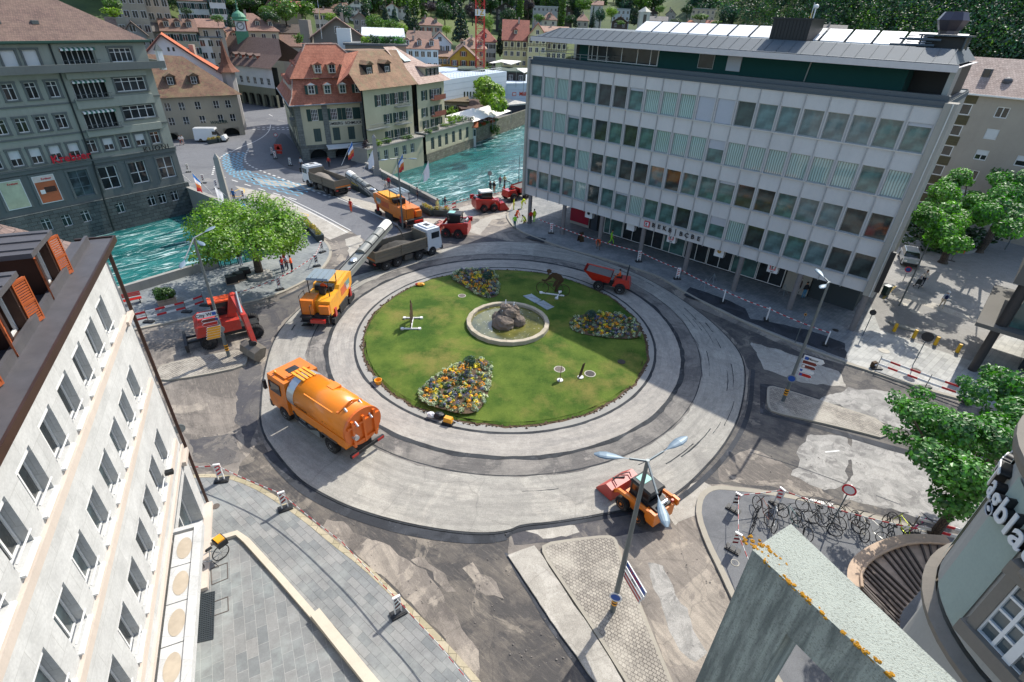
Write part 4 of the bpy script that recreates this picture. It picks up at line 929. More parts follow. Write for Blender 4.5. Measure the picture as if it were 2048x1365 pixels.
# =============== green building across the river ===============
gr=Fr((-46.06095109,72.17221889),(0.54027449,0.84148885))
M_grn=plaster('sage render','#979c90',0.3);M_grd=plaster('slate green trim','#666c69',0.35);M_rust=brickmat('rusticated stone','#56605f','#454e4e','#2c3333',0.9,0.42,0.03,rough=0.95,patch='#6b716d',pamt=0.4,bstr=1.0)
M_rbrown=tiles('brown roof tiles','#71594f','#5d4940','#86705f',0.22,0.3,0.4)
gb=bldg('green_building','large sage green building with a rusticated stone base rising from the river','building',gr.P(0,0,0),-2.8)
wins=[]
for zt,zb in((14.9,13.4),(11.1,9.5),(7.95,6.2)):
 pass
WG=[] # (u, z0, z1, w, kind)
sh=0.0
for k in range(5):WG+=[(-10.85-1.95*k-0.0,12.95,14.55,1.0,'w'),(-11.2-1.85*k,9.75,11.2,1.0,'w'),(-11.1-1.85*k,6.45,8.1,1.05,'wb')]
for k in range(3):WG+=[(-11.7-1.9*k,15.9,17.6,1.25,'bb')]
WG+=[(-2.9,16.15,17.6,2.4,'t'),(-2.9,13.0,14.5,3.4,'t'),(-2.9,9.9,11.4,3.6,'t')]
for k in range(5):WG+=[(-9.35+1.82*k+0.1,6.75,8.15,1.1,'wb' if k in(1,3) else 'w')]
for u in(-8.6,-5.2,-1.75):WG+=[(u,2.3,5.0,2.0,'big')]
for u in(-11.7,):WG+=[(u,2.1,5.1,2.0,'grille')]
for u in(-15.1,-18.2,-21.3):WG+=[(u,2.1,5.2,2.1,'poster')]
for u in(-8.7,-4.9,-3.5,-1.9,-12.6,-14.6,-16.6):WG+=[(u,-0.75 if u>-10 else-0.9,0.55 if u>-10 else 0.5,0.95,'arch')]
LOG=[(-9.3+0.3,-5.6,16.0,17.75),(-9.3+0.3,-5.6,12.55,14.5),(-9.3+0.3,-5.6,9.3,11.3)]
holes=[(u-w/2,u+w/2,a,b) for u,a,b,w,k in WG if k!='poster']
gz=1.2
up=[h for h in holes if h[2]>gz];dn=[h for h in holes if h[2]<gz]
mb=MB().mat(M_grn);gr.wall(mb,-40,0,5.6,18.2,[h for h in up if h[2]>5.6]+LOG,0.22)
mb.mat(M_grd);gr.wall(mb,-40,0,gz,5.6,[h for h in up if h[2]<5.6],0.22,0.03);mb.mat(M_rust);gr.wall(mb,-40,0.35,-3.2,gz,dn,0.25,0.3)
gr.box(mb,-40,0.35,-0.2,0.3,gz,gz+0.12)
mb.mat(M_grn);q=[gr.P(0,0,-3),gr.P(0,-18,-3),gr.P(0,-18,18.2),gr.P(0,0,18.2)];mb.quad(*q);wb(mb,'wall',gb)
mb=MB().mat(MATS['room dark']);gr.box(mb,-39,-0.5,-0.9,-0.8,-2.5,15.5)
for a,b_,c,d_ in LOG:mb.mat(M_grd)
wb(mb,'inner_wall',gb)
mb=MB().mat(M_grd)
for z,h_,p_ in((12.2,0.16,0.12),(9.05,0.16,0.12),(5.55,0.5,0.2),(5.95,0.12,0.3)):gr.box(mb,-40,0.05,0.0,p_,z,z+h_)
gr.box(mb,-40,1.2,0.0,1.25,15.42,15.52);gr.box(mb,-40,1.2,1.0,1.25,15.52,16.2);gr.box(mb,1.0,1.2,-6,1.0,15.42,16.2)
for u,a,b,w,k in WG:
 if k in('w','wb','bb','t'):
  gr.box(mb,u-w/2-0.2,u-w/2,0.001,0.09,a-0.05,b+0.2);gr.box(mb,u+w/2,u+w/2+0.2,0.001,0.09,a-0.05,b+0.2);gr.box(mb,u-w/2-0.24,u+w/2+0.24,0.001,0.12,b,b+0.2);gr.box(mb,u-w/2-0.24,u+w/2+0.24,0.002,0.16,a-0.16,a-0.05)
 if k in('big','grille','poster'):
  gr.box(mb,u-w/2-0.22,u-w/2,0.03,0.14,a-0.1,b+0.2);gr.box(mb,u+w/2,u+w/2+0.22,0.03,0.14,a-0.1,b+0.2);gr.box(mb,u-w/2-0.25,u+w/2+0.25,0.03,0.16,b,b+0.22)
wb(mb,'cornice',gb)
_k={}
def gkit(w,h,kind):
 key=(round(w,2),round(h,2),kind)
 if key not in _k:
  if kind in('w','arch'):_k[key]=winmesh('green_window',w,h,(0.5,),(0.72,),0.07,M_wf,M_glass,0.08)
  elif kind=='wb':_k[key]=winmesh('green_window',w,h,(0.5,),(),0.07,M_wf,M_glass,0.08,0.55)
  elif kind=='bb':_k[key]=winmesh('green_window',w,h,(0.5,),(),0.07,M_wf,M_glass,0.08,0.97)
  elif kind=='t':_k[key]=winmesh('green_window',w,h,(0.25,0.5,0.75),(0.7,),0.08,M_wf,M_glass,0.08)
  elif kind=='big':_k[key]=winmesh('green_window',w,h,(0.5,),(0.5,),0.1,M_wf,M_glass,0.08)
  elif kind=='grille':_k[key]=winmesh('green_window',w,h,(0.5,),(0.35,0.72),0.09,plain('grille','#5d6d72',0.5),M_glassl,0.08)
 return _k[key]
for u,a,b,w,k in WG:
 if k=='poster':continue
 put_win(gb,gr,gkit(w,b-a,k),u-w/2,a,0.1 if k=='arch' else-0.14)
for(u0,u1,a,b) in LOG:
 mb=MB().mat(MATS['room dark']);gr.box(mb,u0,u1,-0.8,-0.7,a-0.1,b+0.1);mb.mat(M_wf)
 for k in range(6):gr.box(mb,u0+0.2+k*0.55,u0+0.27+k*0.55,-0.68,-0.62,a,b)
 mb.mat(M_grd);gr.box(mb,u0-0.3,u1+3.0,0.25,0.3,a-0.3,a+0.25) if False else None;gr.box(mb,u0-0.2,u1+0.2,0.0,0.5,a-0.12,a-0.02)
 for k in range(12):mb.tube(gr.P(u0-0.1+k*0.32,0.45,a),gr.P(u0-0.1+k*0.32,0.45,a+0.5),0.015,n=5)
 mb.tube(gr.P(u0-0.2,0.45,a+0.5),gr.P(u1+0.2,0.45,a+0.5),0.025,n=5);wb(mb,'loggia',gb)
 mb=MB().mat(plain('awning green','#4a7a6a',0.8));
 for k in range(14):
  mb.mat(MATS['awning green'] if k%2 else M_wf);w_=(u1-u0)/14;q=[gr.P(u0+k*w_,0.02,b),gr.P(u0+(k+1)*w_,0.02,b),gr.P(u0+(k+1)*w_,0.4,b-0.12),gr.P(u0+k*w_,0.4,b-0.12)];mb.quad(*q[::-1]);q=[gr.P(u0+k*w_,0.4,b-0.12),gr.P(u0+(k+1)*w_,0.4,b-0.12),gr.P(u0+(k+1)*w_,0.4,b-0.3),gr.P(u0+k*w_,0.4,b-0.3)];mb.quad(*q[::-1])
 wb(mb,'awning',gb)
mb=MB().mat(M_grn)
for z0,z1 in((15.0-0.35,15.3),(11.55,12.6),(8.5,9.3)):gr.box(mb,-9.3,-0.9,0.0,0.35,z0,z1)
wb(mb,'balcony_front',gb)
mb=MB().mat(plain('dark pipe','#1e2a2a',0.5,0.3));mb.path([gr.P(-9.75,0.15,18.2),gr.P(-9.8,0.2,6),gr.P(-10.2,0.45,1.2),gr.P(-10.4,0.5,-2.6)],0.09);wb(mb,'drainpipe',gb)
# roof
mb=MB().mat(M_rbrown);q=[gr.P(-40,0.55,18.4),gr.P(0.35,0.55,18.4),gr.P(-5.6,-6.5,22.4),gr.P(-40,-6.5,22.4)];mb.quad(*q);q=[gr.P(0.35,0.55,18.4),gr.P(0.35,-14,18.4),gr.P(-5.6,-6.5,22.4)];mb.add(q,[(0,1,2)])
mb.quad(gr.P(-40,-6.5,22.4),gr.P(-5.6,-6.5,22.4),gr.P(0.35,-14,18.4),gr.P(-40,-14,18.4));wb(mb,'roof',gb)
mb=MB().mat(plain('green gutter','#2f5446',0.5,var=0.2));gr.box(mb,-40,0.5,0.5,0.72,18.25,18.45);gr.box(mb,-40,0.45,-0.2,0.5,18.15,18.25);gr.box(mb,0.3,0.5,-14,0.5,18.25,18.45);wb(mb,'gutter',gb)
for u in(-9.5,-12.8,-16.5,-20):
 mb=MB().mat(M_grd);c=gr.P(u,-2.2,20.0);mb.cbox((c[0],c[1],20.05),(0.6,0.5,0.35),Matrix.Rotation(math.atan2(gr.d.y,gr.d.x),3,'Z'));wb(mb,'roof_hatch',gb)
mb=MB().mat(M_wf);c=gr.P(1.1,0.9,16.2);
gr.box(mb,0.75,1.35,0.4,1.0,15.2,17.3);mb.mat(M_grd);mb.lathe([(0.6,17.3),(0.0,18.1)],4,(gr.P(1.05,0.7,0)[0],gr.P(1.05,0.7,0)[1],0));wb(mb,'chimney',gb)
# posters
M_pg=plain('poster green','#b9c2a4',0.5,var=0.35,scale=0.8);M_po=plain('poster orange','#b9663f',0.5,var=0.3,scale=1.2)
for u,mm_,lb in((-15.1,M_po,'framed poster with a bottle neck on orange ground'),(-18.2,M_pg,'framed poster with pale green leaves'),(-21.3,M_po,'framed poster with orange ground at the far left')):
 mb=MB().mat(M_wf);gr.box(mb,u-1.05,u+1.05,0.05,0.12,2.1,5.2);mb.mat(mm_);gr.box(mb,u-0.97,u+0.97,0.12,0.14,2.2,4.5);mb.mat(M_pg if mm_ is M_pg else plain('poster top','#cfc3b8',0.5));gr.box(mb,u-0.97,u+0.97,0.12,0.138,4.5,5.1)
 if mm_ is M_po:mb.mat(plain('bottle dark','#4a2e26',0.4));gr.box(mb,u-0.3,u+0.8,0.14,0.16,3.3,3.9);mb.mat(M_wf);gr.box(mb,u-0.75,u-0.3,0.14,0.165,3.2,3.65)
 wb(mb,'poster',gb);L=gb.location;p=gr.P(u+0.25,0.15,4.8);letter('lettering','Krebser',0.3,M_signr,gb,(p[0]-L.x,p[1]-L.y,p[2]-L.z),(gr.d.x,gr.d.y,0),(0,0,1),0.01,True)
for body,sz,px,py,mt in(('Krebser',1.15,140,314.5,M_signr),('KUONI',0.85,310,296,M_ink)):
 u,z=gr.uz(px,py);t=bldg('shop_sign',('dark red Krebser' if mt is M_signr else 'dark KUONI')+' lettering on the green building','sign',gr.P(u,0,0),z-0.4);p=gr.P(u,0.35,z);L=t.location
 letter('lettering',body,sz,mt,t,(p[0]-L.x,p[1]-L.y,p[2]-L.z),(gr.d.x,gr.d.y,0),(0,0,1),0.05,mt is M_signr,1.05 if mt is M_signr else 1.25)
# =============== apartment block behind the plane trees ===============
ap=Fr(gp(1858,452),(0.72023581,-0.69372933));M_apt=plaster('beige render','#a9a092',0.15);M_rib=brickmat('ribbed panel','#6f6648','#665d40','#3d3826',40,0.09,0.02);M_rpink=tiles('light pink tiles','#ad9688','#8f7a6e','#c4b2a4',0.3,0.36,0.3)
ab=bldg('apartment_block','beige apartment block with brown ribbed panels behind the plane trees','building',ap.P(0,0,0))
FZ=[1.6+2.45*k for k in range(6)]
holes=[];AW=[]
for k,z in enumerate(FZ):AW+=[(-2.3,z,2.1,1.25,'d'),(2.2,z+0.1,1.25,1.2,'d' if k in(5,2) else 'b'),(6.1,z+0.1,2.4,1.2,'c' if k in(5,4) else 'b')]
for k,z in enumerate(FZ):AW+=[(11.0,z+0.1,1.3,1.2,'d'),(15.0,z+0.1,2.4,1.2,'d')]
AW=[(a-1.0,b,c,d_,e) if a<3 else(a-0.9,b,c,d_,e) for a,b,c,d_,e in AW]
mb=MB().mat(M_apt);ap.wall(mb,-3.6,20,0,16.2,[(u,u+w,z,z+h) for u,z,w,h,k in AW],0.18);q=[ap.P(-3.6,0,0),ap.P(-3.6,-12,0),ap.P(-3.6,-12,16.2),ap.P(-3.6,0,16.2)];mb.quad(*q);wb(mb,'wall',ab)
for z in FZ:mb=MB().mat(M_rib);ap.box(mb,-3.5,-1.0,0.0,0.03,z+1.32,z+2.38);wb(mb,'ribbed_panel',ab)
for u,z,w,h,k in AW:put_win(ab,ap,gkit2 if False else winmesh('apt_window',w,h,(0.5,),(),0.09,M_wf,M_glassc if k=='c' else M_glass,0.08,0.95 if k=='b' and int(z*7)%3 else(0.5 if k=='b' else 0)),u,z,-0.02 if k=='d' and w>2 else-0.08)
mb=MB().mat(M_rpink);mb.quad(ap.P(-4.1,0.6,16.3),ap.P(21,0.6,16.3),ap.P(21,-5.5,20.0),ap.P(-4.1,-5.5,20.0));mb.quad(ap.P(-4.1,-5.5,20.0),ap.P(21,-5.5,20.0),ap.P(21,-12,16.3),ap.P(-4.1,-12,16.3));wb(mb,'roof',ab)
mb=MB().mat(M_wf);ap.box(mb,-4.1,21,0.55,0.7,16.15,16.3);ap.box(mb,-4.1,21,0.0,0.55,16.1,16.2);wb(mb,'eave',ab)
for u,kd in((-1.5,0),(0.8,1),(5.0,0),(7.5,0),(10.5,1)):
 mb=MB()
 if kd:mb.mat(M_zroof);c=ap.P(u,-1.8,17.9);mb.ell((c[0],c[1],17.75),(0.55,0.5,0.45))
 else:mb.mat(M_zroof);ap.box(mb,u-0.45,u+0.45,-3.0,-2.2,17.9,18.9);mb.mat(M_glass);ap.box(mb,u-0.3,u+0.3,-2.2,-2.17,18.0,18.8)
 wb(mb,'roof_window',ab)
# =============== corner tower lower right ===============
TC=Vector((9.6,4.65));M_tw=plaster('tower render','#a9a79f',0.12);M_tg=plaster('tower green grey','#9fada3',0.12);M_st=plaster('carved stone','#7f786d',0.4)
tw=thing('corner_tower_building','grey building with a rounded corner, stone cornices and carved window surround, lower right','building',(TC.x,TC.y,0))
def L3(x,y,z):return(x-TC.x,y-TC.y,z)
mb=MB().mat(M_tw);mb.lathe([(2.05,0),(2.05,13.6)],48);mb.lathe([(2.2,14.2),(2.2,17.0)],48)
mb.box(0,16,-9,0.9,0,17.0);mb.box(-0.2,16,-9,-1.3,0,17.2)
mb.build('wall',tw)
mb=MB().mat(M_st);mb.lathe([(2.05,13.7),(2.33,13.85),(2.36,13.98),(2.2,14.1)],48,cap=False);mb.build('cornice',tw);mb=MB().mat(M_st);mb.lathe([(2.2,17.0),(2.4,17.15),(2.45,17.3),(2.45,17.4),(0.0,17.5)],48,cap=False);mb.build('cornice',tw)
mb=MB().mat(M_tg)
for a0,a1 in((150,172),(118,132)):
 vs=[];nn_=8
 for i in range(nn_+1):
  t_=R(a0+(a1-a0)*i/nn_)
  for r_,z_ in((2.23,14.26),(2.23,16.9)):vs.append((r_*math.cos(t_),r_*math.sin(t_),z_))
 mb.add(vs,[(2*i,2*i+1,2*i+3,2*i+2) for i in range(nn_)])
mb.build('pilaster',tw)
# windows placed round the drum
def drum_window(ang,z0,wd,ht,lb=None):
 t_=R(ang);n_=Vector((math.cos(t_),math.sin(t_)));d_=Vector((-n_.y,n_.x));A_=Vector((TC.x,TC.y))+n_*2.16
 fw_=Fr(A_-d_*wd/2,d_,n_);mb=MB().mat(M_st)
 fw_.box(mb,-0.15,0.0,-0.1,0.14,z0-0.2,z0+ht+0.2);fw_.box(mb,wd,wd+0.15,-0.1,0.14,z0-0.2,z0+ht+0.2);fw_.box(mb,-0.2,wd+0.2,-0.1,0.18,z0+ht,z0+ht+0.25);fw_.box(mb,-0.2,wd+0.2,-0.1,0.2,z0-0.25,z0)
 for k in range(7):c=fw_.P(wd/2+(k-3)*0.13,0.28,z0+ht+0.32+0.1*math.cos((k-3)*0.5));mb.ell(c,(0.1,0.1,0.11),8,6)
 o=wb(mb,'window_surround',tw);f=MB().mat(M_wf)
 for k in range(5):fw_.box(f,wd*k/4-0.025,wd*k/4+0.025,0.05,0.1,z0,z0+ht)
 for k in range(5):fw_.box(f,0,wd,0.052,0.098,z0+ht*k/4-0.02,z0+ht*k/4+0.02)
 fw_.box(f,wd/2-0.06,wd/2+0.06,0.04,0.13,z0,z0+ht);wb(f,'window_frame',tw);g=MB().mat(M_glassl);fw_.box(g,0,wd,0.02,0.05,z0,z0+ht);wb(g,'pane',tw)
drum_window(192,14.75,0.95,1.2);drum_window(212,15.1,0.8,1.1)
# fan shaped slatted canopy
fan=G([(1722,1178),(1719,1150),(1737,1124),(1780,1100),(1830,1087),(1904,1092),(1880,1130),(1850,1165),(1830,1195),(1800,1225),(1797,1260)],5.0)
cp=thing('slatted_canopy','curved fan of brown slats over the bicycle pavement at the foot of the corner building','canopy',(fan[0][0],fan[0][1],0))
outer=[Vector(p) for p in smooth_poly(fan[:6],2,False)];inner=[Vector(p) for p in smooth_poly(fan[6:],2,False)][::-1]
M_slat=plain('weathered boards','#ad9681',0.8,var=0.4,scale=2.5);mb=MB().mat(M_slat);mb.sheet([tuple(p) for p in outer]+[tuple(p) for p in inner[::-1]],5.0);mb.prism([tuple(p) for p in outer]+[tuple(p) for p in inner[::-1]],4.9,4.998);wb(mb,'deck',cp)
mb=MB().mat(plain('dark rib','#453a32',0.7))
for k in range(20):
 a=outer[int(k*(len(outer)-1)/19)];b=inner[int(k*(len(inner)-1)/19)];mb.bar((a.x,a.y,5.04),(b.x,b.y,5.04),0.06,0.1)
wb(mb,'rib',cp);mb=MB().mat(plain('canopy rim','#b49a80',0.7,var=0.25));oo=offset_line([tuple(p) for p in outer],0.45);
vs=[]
for a,b in zip(outer,oo):vs+=[(a.x,a.y,5.06),(b[0],b[1],5.06)]
mb.add(vs,[(2*i,2*i+1,2*i+3,2*i+2) for i in range(len(outer)-1)]);mb.path([(p.x,p.y,5.1) for p in outer],0.06);wb(mb,'rim',cp)
mb=MB().mat(M_st);mb.tube((outer[8].x+0.4,outer[8].y-0.4,0.1),(outer[8].x+0.4,outer[8].y-0.4,4.9),0.08);wb(mb,'post',cp)
# Tagblatt letters round the drum
sg=thing('newspaper_sign','white raised Tagblatt letters with black sides curving round the corner tower','sign',(TC.x,TC.y,16.2))
word='Thuner Tagblatt';ang0=63.0
wd_={'t':.2,'l':.17,'T':.36,'h':.32,'u':.32,'n':.32,'e':.3,'r':.24,' ':.2,'a':.3,'g':.31,'b':.33}
s_=0.0;
for ch in word:
 wch=wd_[ch]*0.95;th=R(88)+(s_+wch/2)/2.4;s_+=wch
 if ch==' ':continue
 n_=Vector((math.cos(th),math.sin(th),0));x_=Vector((-n_.y,n_.x,0))
 for mt,off,ex in((M_ink,0.0,0.07),(M_signw,0.075,0.012)):
  letter('letter_face' if ex<0.05 else 'letter_side',ch,0.56,mt,sg,(n_.x*(2.27+off),n_.y*(2.27+off),0.26),x_,(0,0,1),ex,True)
# =============== concrete parapet frame in the foreground ===============
A0=gp(1505,1100,20);A1=gp(1582,1048,20);D0=gp(1795,1365,20);D1=gp(1915,1365,20)
dA=(D0-A0).normalized();dB=(D1-A1).normalized();pf=Fr(A0,dA);E0=A0+dA*2.2;E1=A1+dB*2.2
def parmat():
 m,nt,b=newmat('pebbled parapet');co=objco(nt)
 v=N(nt,'ShaderNodeTexVoronoi',{'Vector':vscale(nt,co,(1,1,1)),'Scale':160.0});n_=noise(nt,co,75,6,0.8)
 c=mix(nt,ramp(nt,n_,[(0.4,1.0),(0.47,0.0)]),srgb('#a3a79a'),srgb('#7c7d71'));c=mix(nt,1.0,c,ramp(nt,noise(nt,co,4,6),[(0.3,0.85),(0.7,1.05)]),'MULTIPLY')
 sp=N(nt,'ShaderNodeSeparateXYZ',{0:co});
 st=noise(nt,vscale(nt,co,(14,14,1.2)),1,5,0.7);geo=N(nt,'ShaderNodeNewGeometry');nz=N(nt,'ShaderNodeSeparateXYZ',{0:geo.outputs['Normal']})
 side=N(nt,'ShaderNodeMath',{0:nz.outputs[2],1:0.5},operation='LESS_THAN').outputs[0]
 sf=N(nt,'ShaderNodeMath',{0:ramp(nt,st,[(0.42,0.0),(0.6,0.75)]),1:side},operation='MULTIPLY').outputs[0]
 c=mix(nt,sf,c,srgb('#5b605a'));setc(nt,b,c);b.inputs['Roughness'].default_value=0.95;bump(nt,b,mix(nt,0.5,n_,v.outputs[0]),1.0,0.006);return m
M_par=parmat()
pp=thing('concrete_parapet','rough pale green concrete parapet frame with yellow lichen along its edge, lower right','parapet',(A0.x,A0.y,17.5))
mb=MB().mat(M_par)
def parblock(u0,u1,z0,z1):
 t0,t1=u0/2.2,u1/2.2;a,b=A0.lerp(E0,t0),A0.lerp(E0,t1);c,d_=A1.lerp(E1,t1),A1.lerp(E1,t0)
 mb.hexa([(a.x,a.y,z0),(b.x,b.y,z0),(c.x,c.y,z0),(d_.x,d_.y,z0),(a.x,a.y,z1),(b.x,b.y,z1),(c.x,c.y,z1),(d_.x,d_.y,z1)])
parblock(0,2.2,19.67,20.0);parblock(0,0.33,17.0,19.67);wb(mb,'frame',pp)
mb=MB().mat(plain('lichen','#d99a1c',0.9,var=0.35,scale=40,bmp=1.0));rg=random.Random(3)
for c0,n_,sp_ in((0.03,60,0.05),(0.22,30,0.025),(0.33,18,0.02),(0.42,6,0.015),(0.53,5,0.012),(0.62,22,0.02),(0.68,22,0.015),(0.75,16,0.012)):
 for i in range(n_):
  u=c0+rg.gauss(0,sp_);p=A0+dA*u;nn_=Vector((-dA.y,dA.x))*rg.uniform(0.0,0.02 if c0>0.1 else 0.10);r_=rg.uniform(0.005,0.013)
  mb.ell((p.x+nn_.x,p.y+nn_.y,20.0+rg.uniform(-0.012,0.002)),(r_,r_,r_*0.6),6,4,None,0.3,i)
o=wb(mb,'lichen',pp);o['kind']='stuff'
# =============== dark canopy building at the right edge ===============
CD=gp(1943,743);cf=Fr(CD,(0.72,-0.69));ez=min([i*0.05 for i in range(0,160)],key=lambda z:abs((lambda q:q)(abs((ray(2000,657).normalized()-(Vector((CD.x,CD.y,z-H))).normalized()).length))))
M_dk=plain('dark facade metal','#3c3a39',0.5,0.2,var=0.15)
db=bldg('glass_corner_building','building corner with a dark round column, canopy slab and green glass, right edge','building',cf.P(0,0,0))
mb=MB().mat(M_dk);mb.tube(cf.P(0,0,0.1),cf.P(0,0,ez-0.05),0.3,n=20);mb.tube(cf.P(0.1,-0.1,ez+0.25),cf.P(0.1,-0.1,ez+3.6),0.36,n=20);wb(mb,'column',db)
mb=MB().mat(plaster('slab stone','#6a6760',0.2));cf.box(mb,-1.3,14,-9,0.8,ez-0.05,ez+0.25);cf.box(mb,-0.6,14,-9,0.5,ez+3.6,ez+8);wb(mb,'canopy',db)
mb=MB().mat(M_glassb);cf.box(mb,0.5,14,-9,-0.3,ez+0.25,ez+3.6);wb(mb,'glazing',db);mb=MB().mat(M_glass);cf.box(mb,2.5,14,-9,-3,0.1,ez-0.05);wb(mb,'ground_glazing',db)
# ---------------- foliage kit ----------------
M_leafA=foliage('leaf bright','#5d7a1c','#86a032');M_leafB=foliage('leaf mid','#3f6022','#5f8030');M_leafC=foliage('leaf dark','#1f3c20','#345229');M_leafP=foliage('leaf lime','#43701a','#82a030');M_leafD=foliage('leaf conifer','#1b3223','#2c4a30')
M_leafE=foliage('leaf plum','#2a2430','#45303c');M_leafF=foliage('leaf plane','#3f7226','#679a38');M_leafG=foliage('leaf maple','#2e6222','#51882e');M_leafW=foliage('leaf willow','#55763a','#7b974c');M_leafH=foliage('leaf blue green','#1f3f33','#33594a')
M_bark=brickmat('bark','#5b4c3d','#4a3d31','#33291f',0.12,0.5,0.03,patch='#6b6152',pamt=0.5,bstr=0.9)
def leaves(mb,lobes,n,size,seed,shell=0.55,droop=0.0,flat=0.0):
 rg=random.Random(seed);tot=sum(l[3]*l[4]*l[5] for l in lobes)**1.0;vs=[];fs=[];b=0
 for lb in lobes:
  cx,cy,cz,rx,ry,rz_=lb[:6];k=int(n*(rx*ry*rz_)/tot) if tot else 0;k=max(k,12)
  for _ in range(k):
   while True:
    x,y,z=rg.uniform(-1,1),rg.uniform(-1,1),rg.uniform(-1,1);q=x*x+y*y+z*z
    if 0.05<q<1:break
   q=math.sqrt(q);r_=shell+(1-shell)*rg.random()**0.7;nx,ny,nz=x/q,y/q,z/q
   px,py,pz=cx+nx*rx*r_,cy+ny*ry*r_,cz+nz*rz_*r_
   if mnoise.noise(Vector((px*1.3/(size*6+.3),py*1.3/(size*6+.3),pz*1.3/(size*6+.3)+seed)))<-0.28:continue
   s=size*rg.uniform(0.6,1.4)
   N_=Vector((nx+rg.uniform(-.9,.9),ny+rg.uniform(-.9,.9),nz+rg.uniform(-.5,1.0)+flat)).normalized();T=N_.orthogonal().normalized();T=Matrix.Rotation(rg.uniform(0,6.28),3,N_)@T;B=N_.cross(T)
   pz-=droop*rg.random()
   c=Vector((px,py,pz));t=T*s;u=B*s*0.62
   vs+=[tuple(c-t),tuple(c+u+N_*s*0.12),tuple(c+t),tuple(c-u+N_*s*0.12)];fs.append((b,b+1,b+2,b+3));b+=4
 mb.add(vs,fs)
def limbs(mb,base,top,r,lobes,n=6,seed=0,kinks=3):
 rg=random.Random(seed);base=Vector(base);top=Vector(top);pts=[base]
 for i in range(1,kinks+1):pts.append(base.lerp(top,i/kinks)+Vector((rg.uniform(-.12,.12),rg.uniform(-.12,.12),0))*r*4)
 mb.tube(base-Vector((0,0,0.15)),base+Vector((0,0,0.25)),r*1.6,r*1.1,10)
 for i in range(kinks):mb.tube(pts[i],pts[i+1],r*(1-0.35*i/kinks),r*(1-0.35*(i+1)/kinks),10)
 for k,l in enumerate(lobes[:n]):
  e=Vector(l[:3]);m_=pts[-1].lerp(e,0.5)+Vector((0,0,-0.2));mb.tube(pts[-1],m_,r*0.5,r*0.3,7);mb.tube(m_,e,r*0.3,r*0.1,6)
def far_tree_mesh(kind,seed):
 rg=random.Random(seed);mb=MB()
 if kind=='round':
  lobes=[(0,0,0.62,.34,.34,.34)]+[(rg.uniform(-.24,.24),rg.uniform(-.24,.24),rg.uniform(.42,.82),rg.uniform(.14,.22),rg.uniform(.14,.22),rg.uniform(.12,.2)) for _ in range(9)];leaves(mb,lobes,1500,0.032,seed)
 elif kind=='cone':
  lobes=[(rg.uniform(-.02,.02),rg.uniform(-.02,.02),0.1+0.86*i/11,.22*(1-i/12.0)+.02,.22*(1-i/12.0)+.02,.07) for i in range(12)];leaves(mb,lobes,1300,0.03,seed,0.5,0.03)
 elif kind=='poplar':
  lobes=[(rg.uniform(-.02,.02),rg.uniform(-.02,.02),0.12+0.8*i/7,.1,.1,.11) for i in range(8)];leaves(mb,lobes,1200,0.028,seed,0.5)
 elif kind=='willow':
  lobes=[(rg.uniform(-.25,.25),rg.uniform(-.25,.25),rg.uniform(.4,.75),.17,.17,.26) for _ in range(9)];leaves(mb,lobes,1500,0.03,seed,0.6,0.12)
 elif kind=='bush':
  lobes=[(rg.uniform(-.35,.35),rg.uniform(-.35,.35),rg.uniform(.2,.6),.28,.28,.3) for _ in range(6)];leaves(mb,lobes,700,0.06,seed)
 return mb
TREEM={}
def tree(kind,x,y,z,h,wid,mat,label,name=None,seed=None,group=None,cat='tree'):
 seed=rgT.randint(0,2) if seed is None else seed;key=(kind,seed,mat.name)
 if key not in TREEM:
  mb=far_tree_mesh(kind,seed);mb.mats=[mat];TREEM[key]=mb.mesh('crown')
 if 'trunk' not in TREEM:t=MB().mat(M_bark);t.tube((0,0,-0.05),(0,0,0.55),0.03,0.015,8);TREEM['trunk']=t.mesh('trunk')
 t=thing(name or{'cone':'fir_tree','poplar':'poplar_tree','willow':'willow_tree','bush':'bush'}.get(kind,'leafy_tree'),label,cat,(x,y,z),rgT.uniform(0,6.28),group)
 base={'round':.72,'cone':.46,'poplar':.22,'willow':.84,'bush':1.2}[kind]
 sx=wid/base;inst('crown',TREEM[key],t,(0,0,0),0,(sx,sx,h))
 if kind!='bush':inst('trunk',TREEM['trunk'],t,(0,0,0),0,(h,h,h))
 return t
rgT=random.Random(11)
# ---------------- generic house, placed from its place in the view ----------------
def hpt(px,py,D):
 r=ray(px,py);k=D/math.hypot(r.x,r.y);return Vector((r.x*k,r.y*k,H+r.z*k))
WALL={};ROOF={}
def wm(c):
 if c not in WALL:WALL[c]=plaster('wall '+c,c,0.2)
 return WALL[c]
def rm(c):
 if c not in ROOF:
  a=srgb(c);ROOF[c]=tiles('roof '+c,a,mul(a,0.72),mul(a,1.25),0.45,0.5,0.35)
 return ROOF[c]
_fw={}
def farwin(w,h,sh,arch=False):
 k=(round(w,1),round(h,1),sh)
 if k not in _fw:
  b=MB().mat(M_wf);b.box(-w/2-0.06,w/2+0.06,-0.04,0.02,-0.06,h+0.06);b.mat(M_glass);b.box(-w/2,-0.04,-0.06,-0.041,0,h);b.box(0.04,w/2,-0.06,-0.041,0,h)
  if sh:b.mat({'g':M_shut,'r':M_shutr,'d':M_blk}[sh]);b.box(-w/2-0.1-w*0.48,-w/2-0.08,-0.07,-0.02,-0.03,h+0.03);b.box(w/2+0.08,w/2+0.1+w*0.48,-0.07,-0.02,-0.03,h+0.03)
  _fw[k]=b.mesh('window')
 return _fw[k]
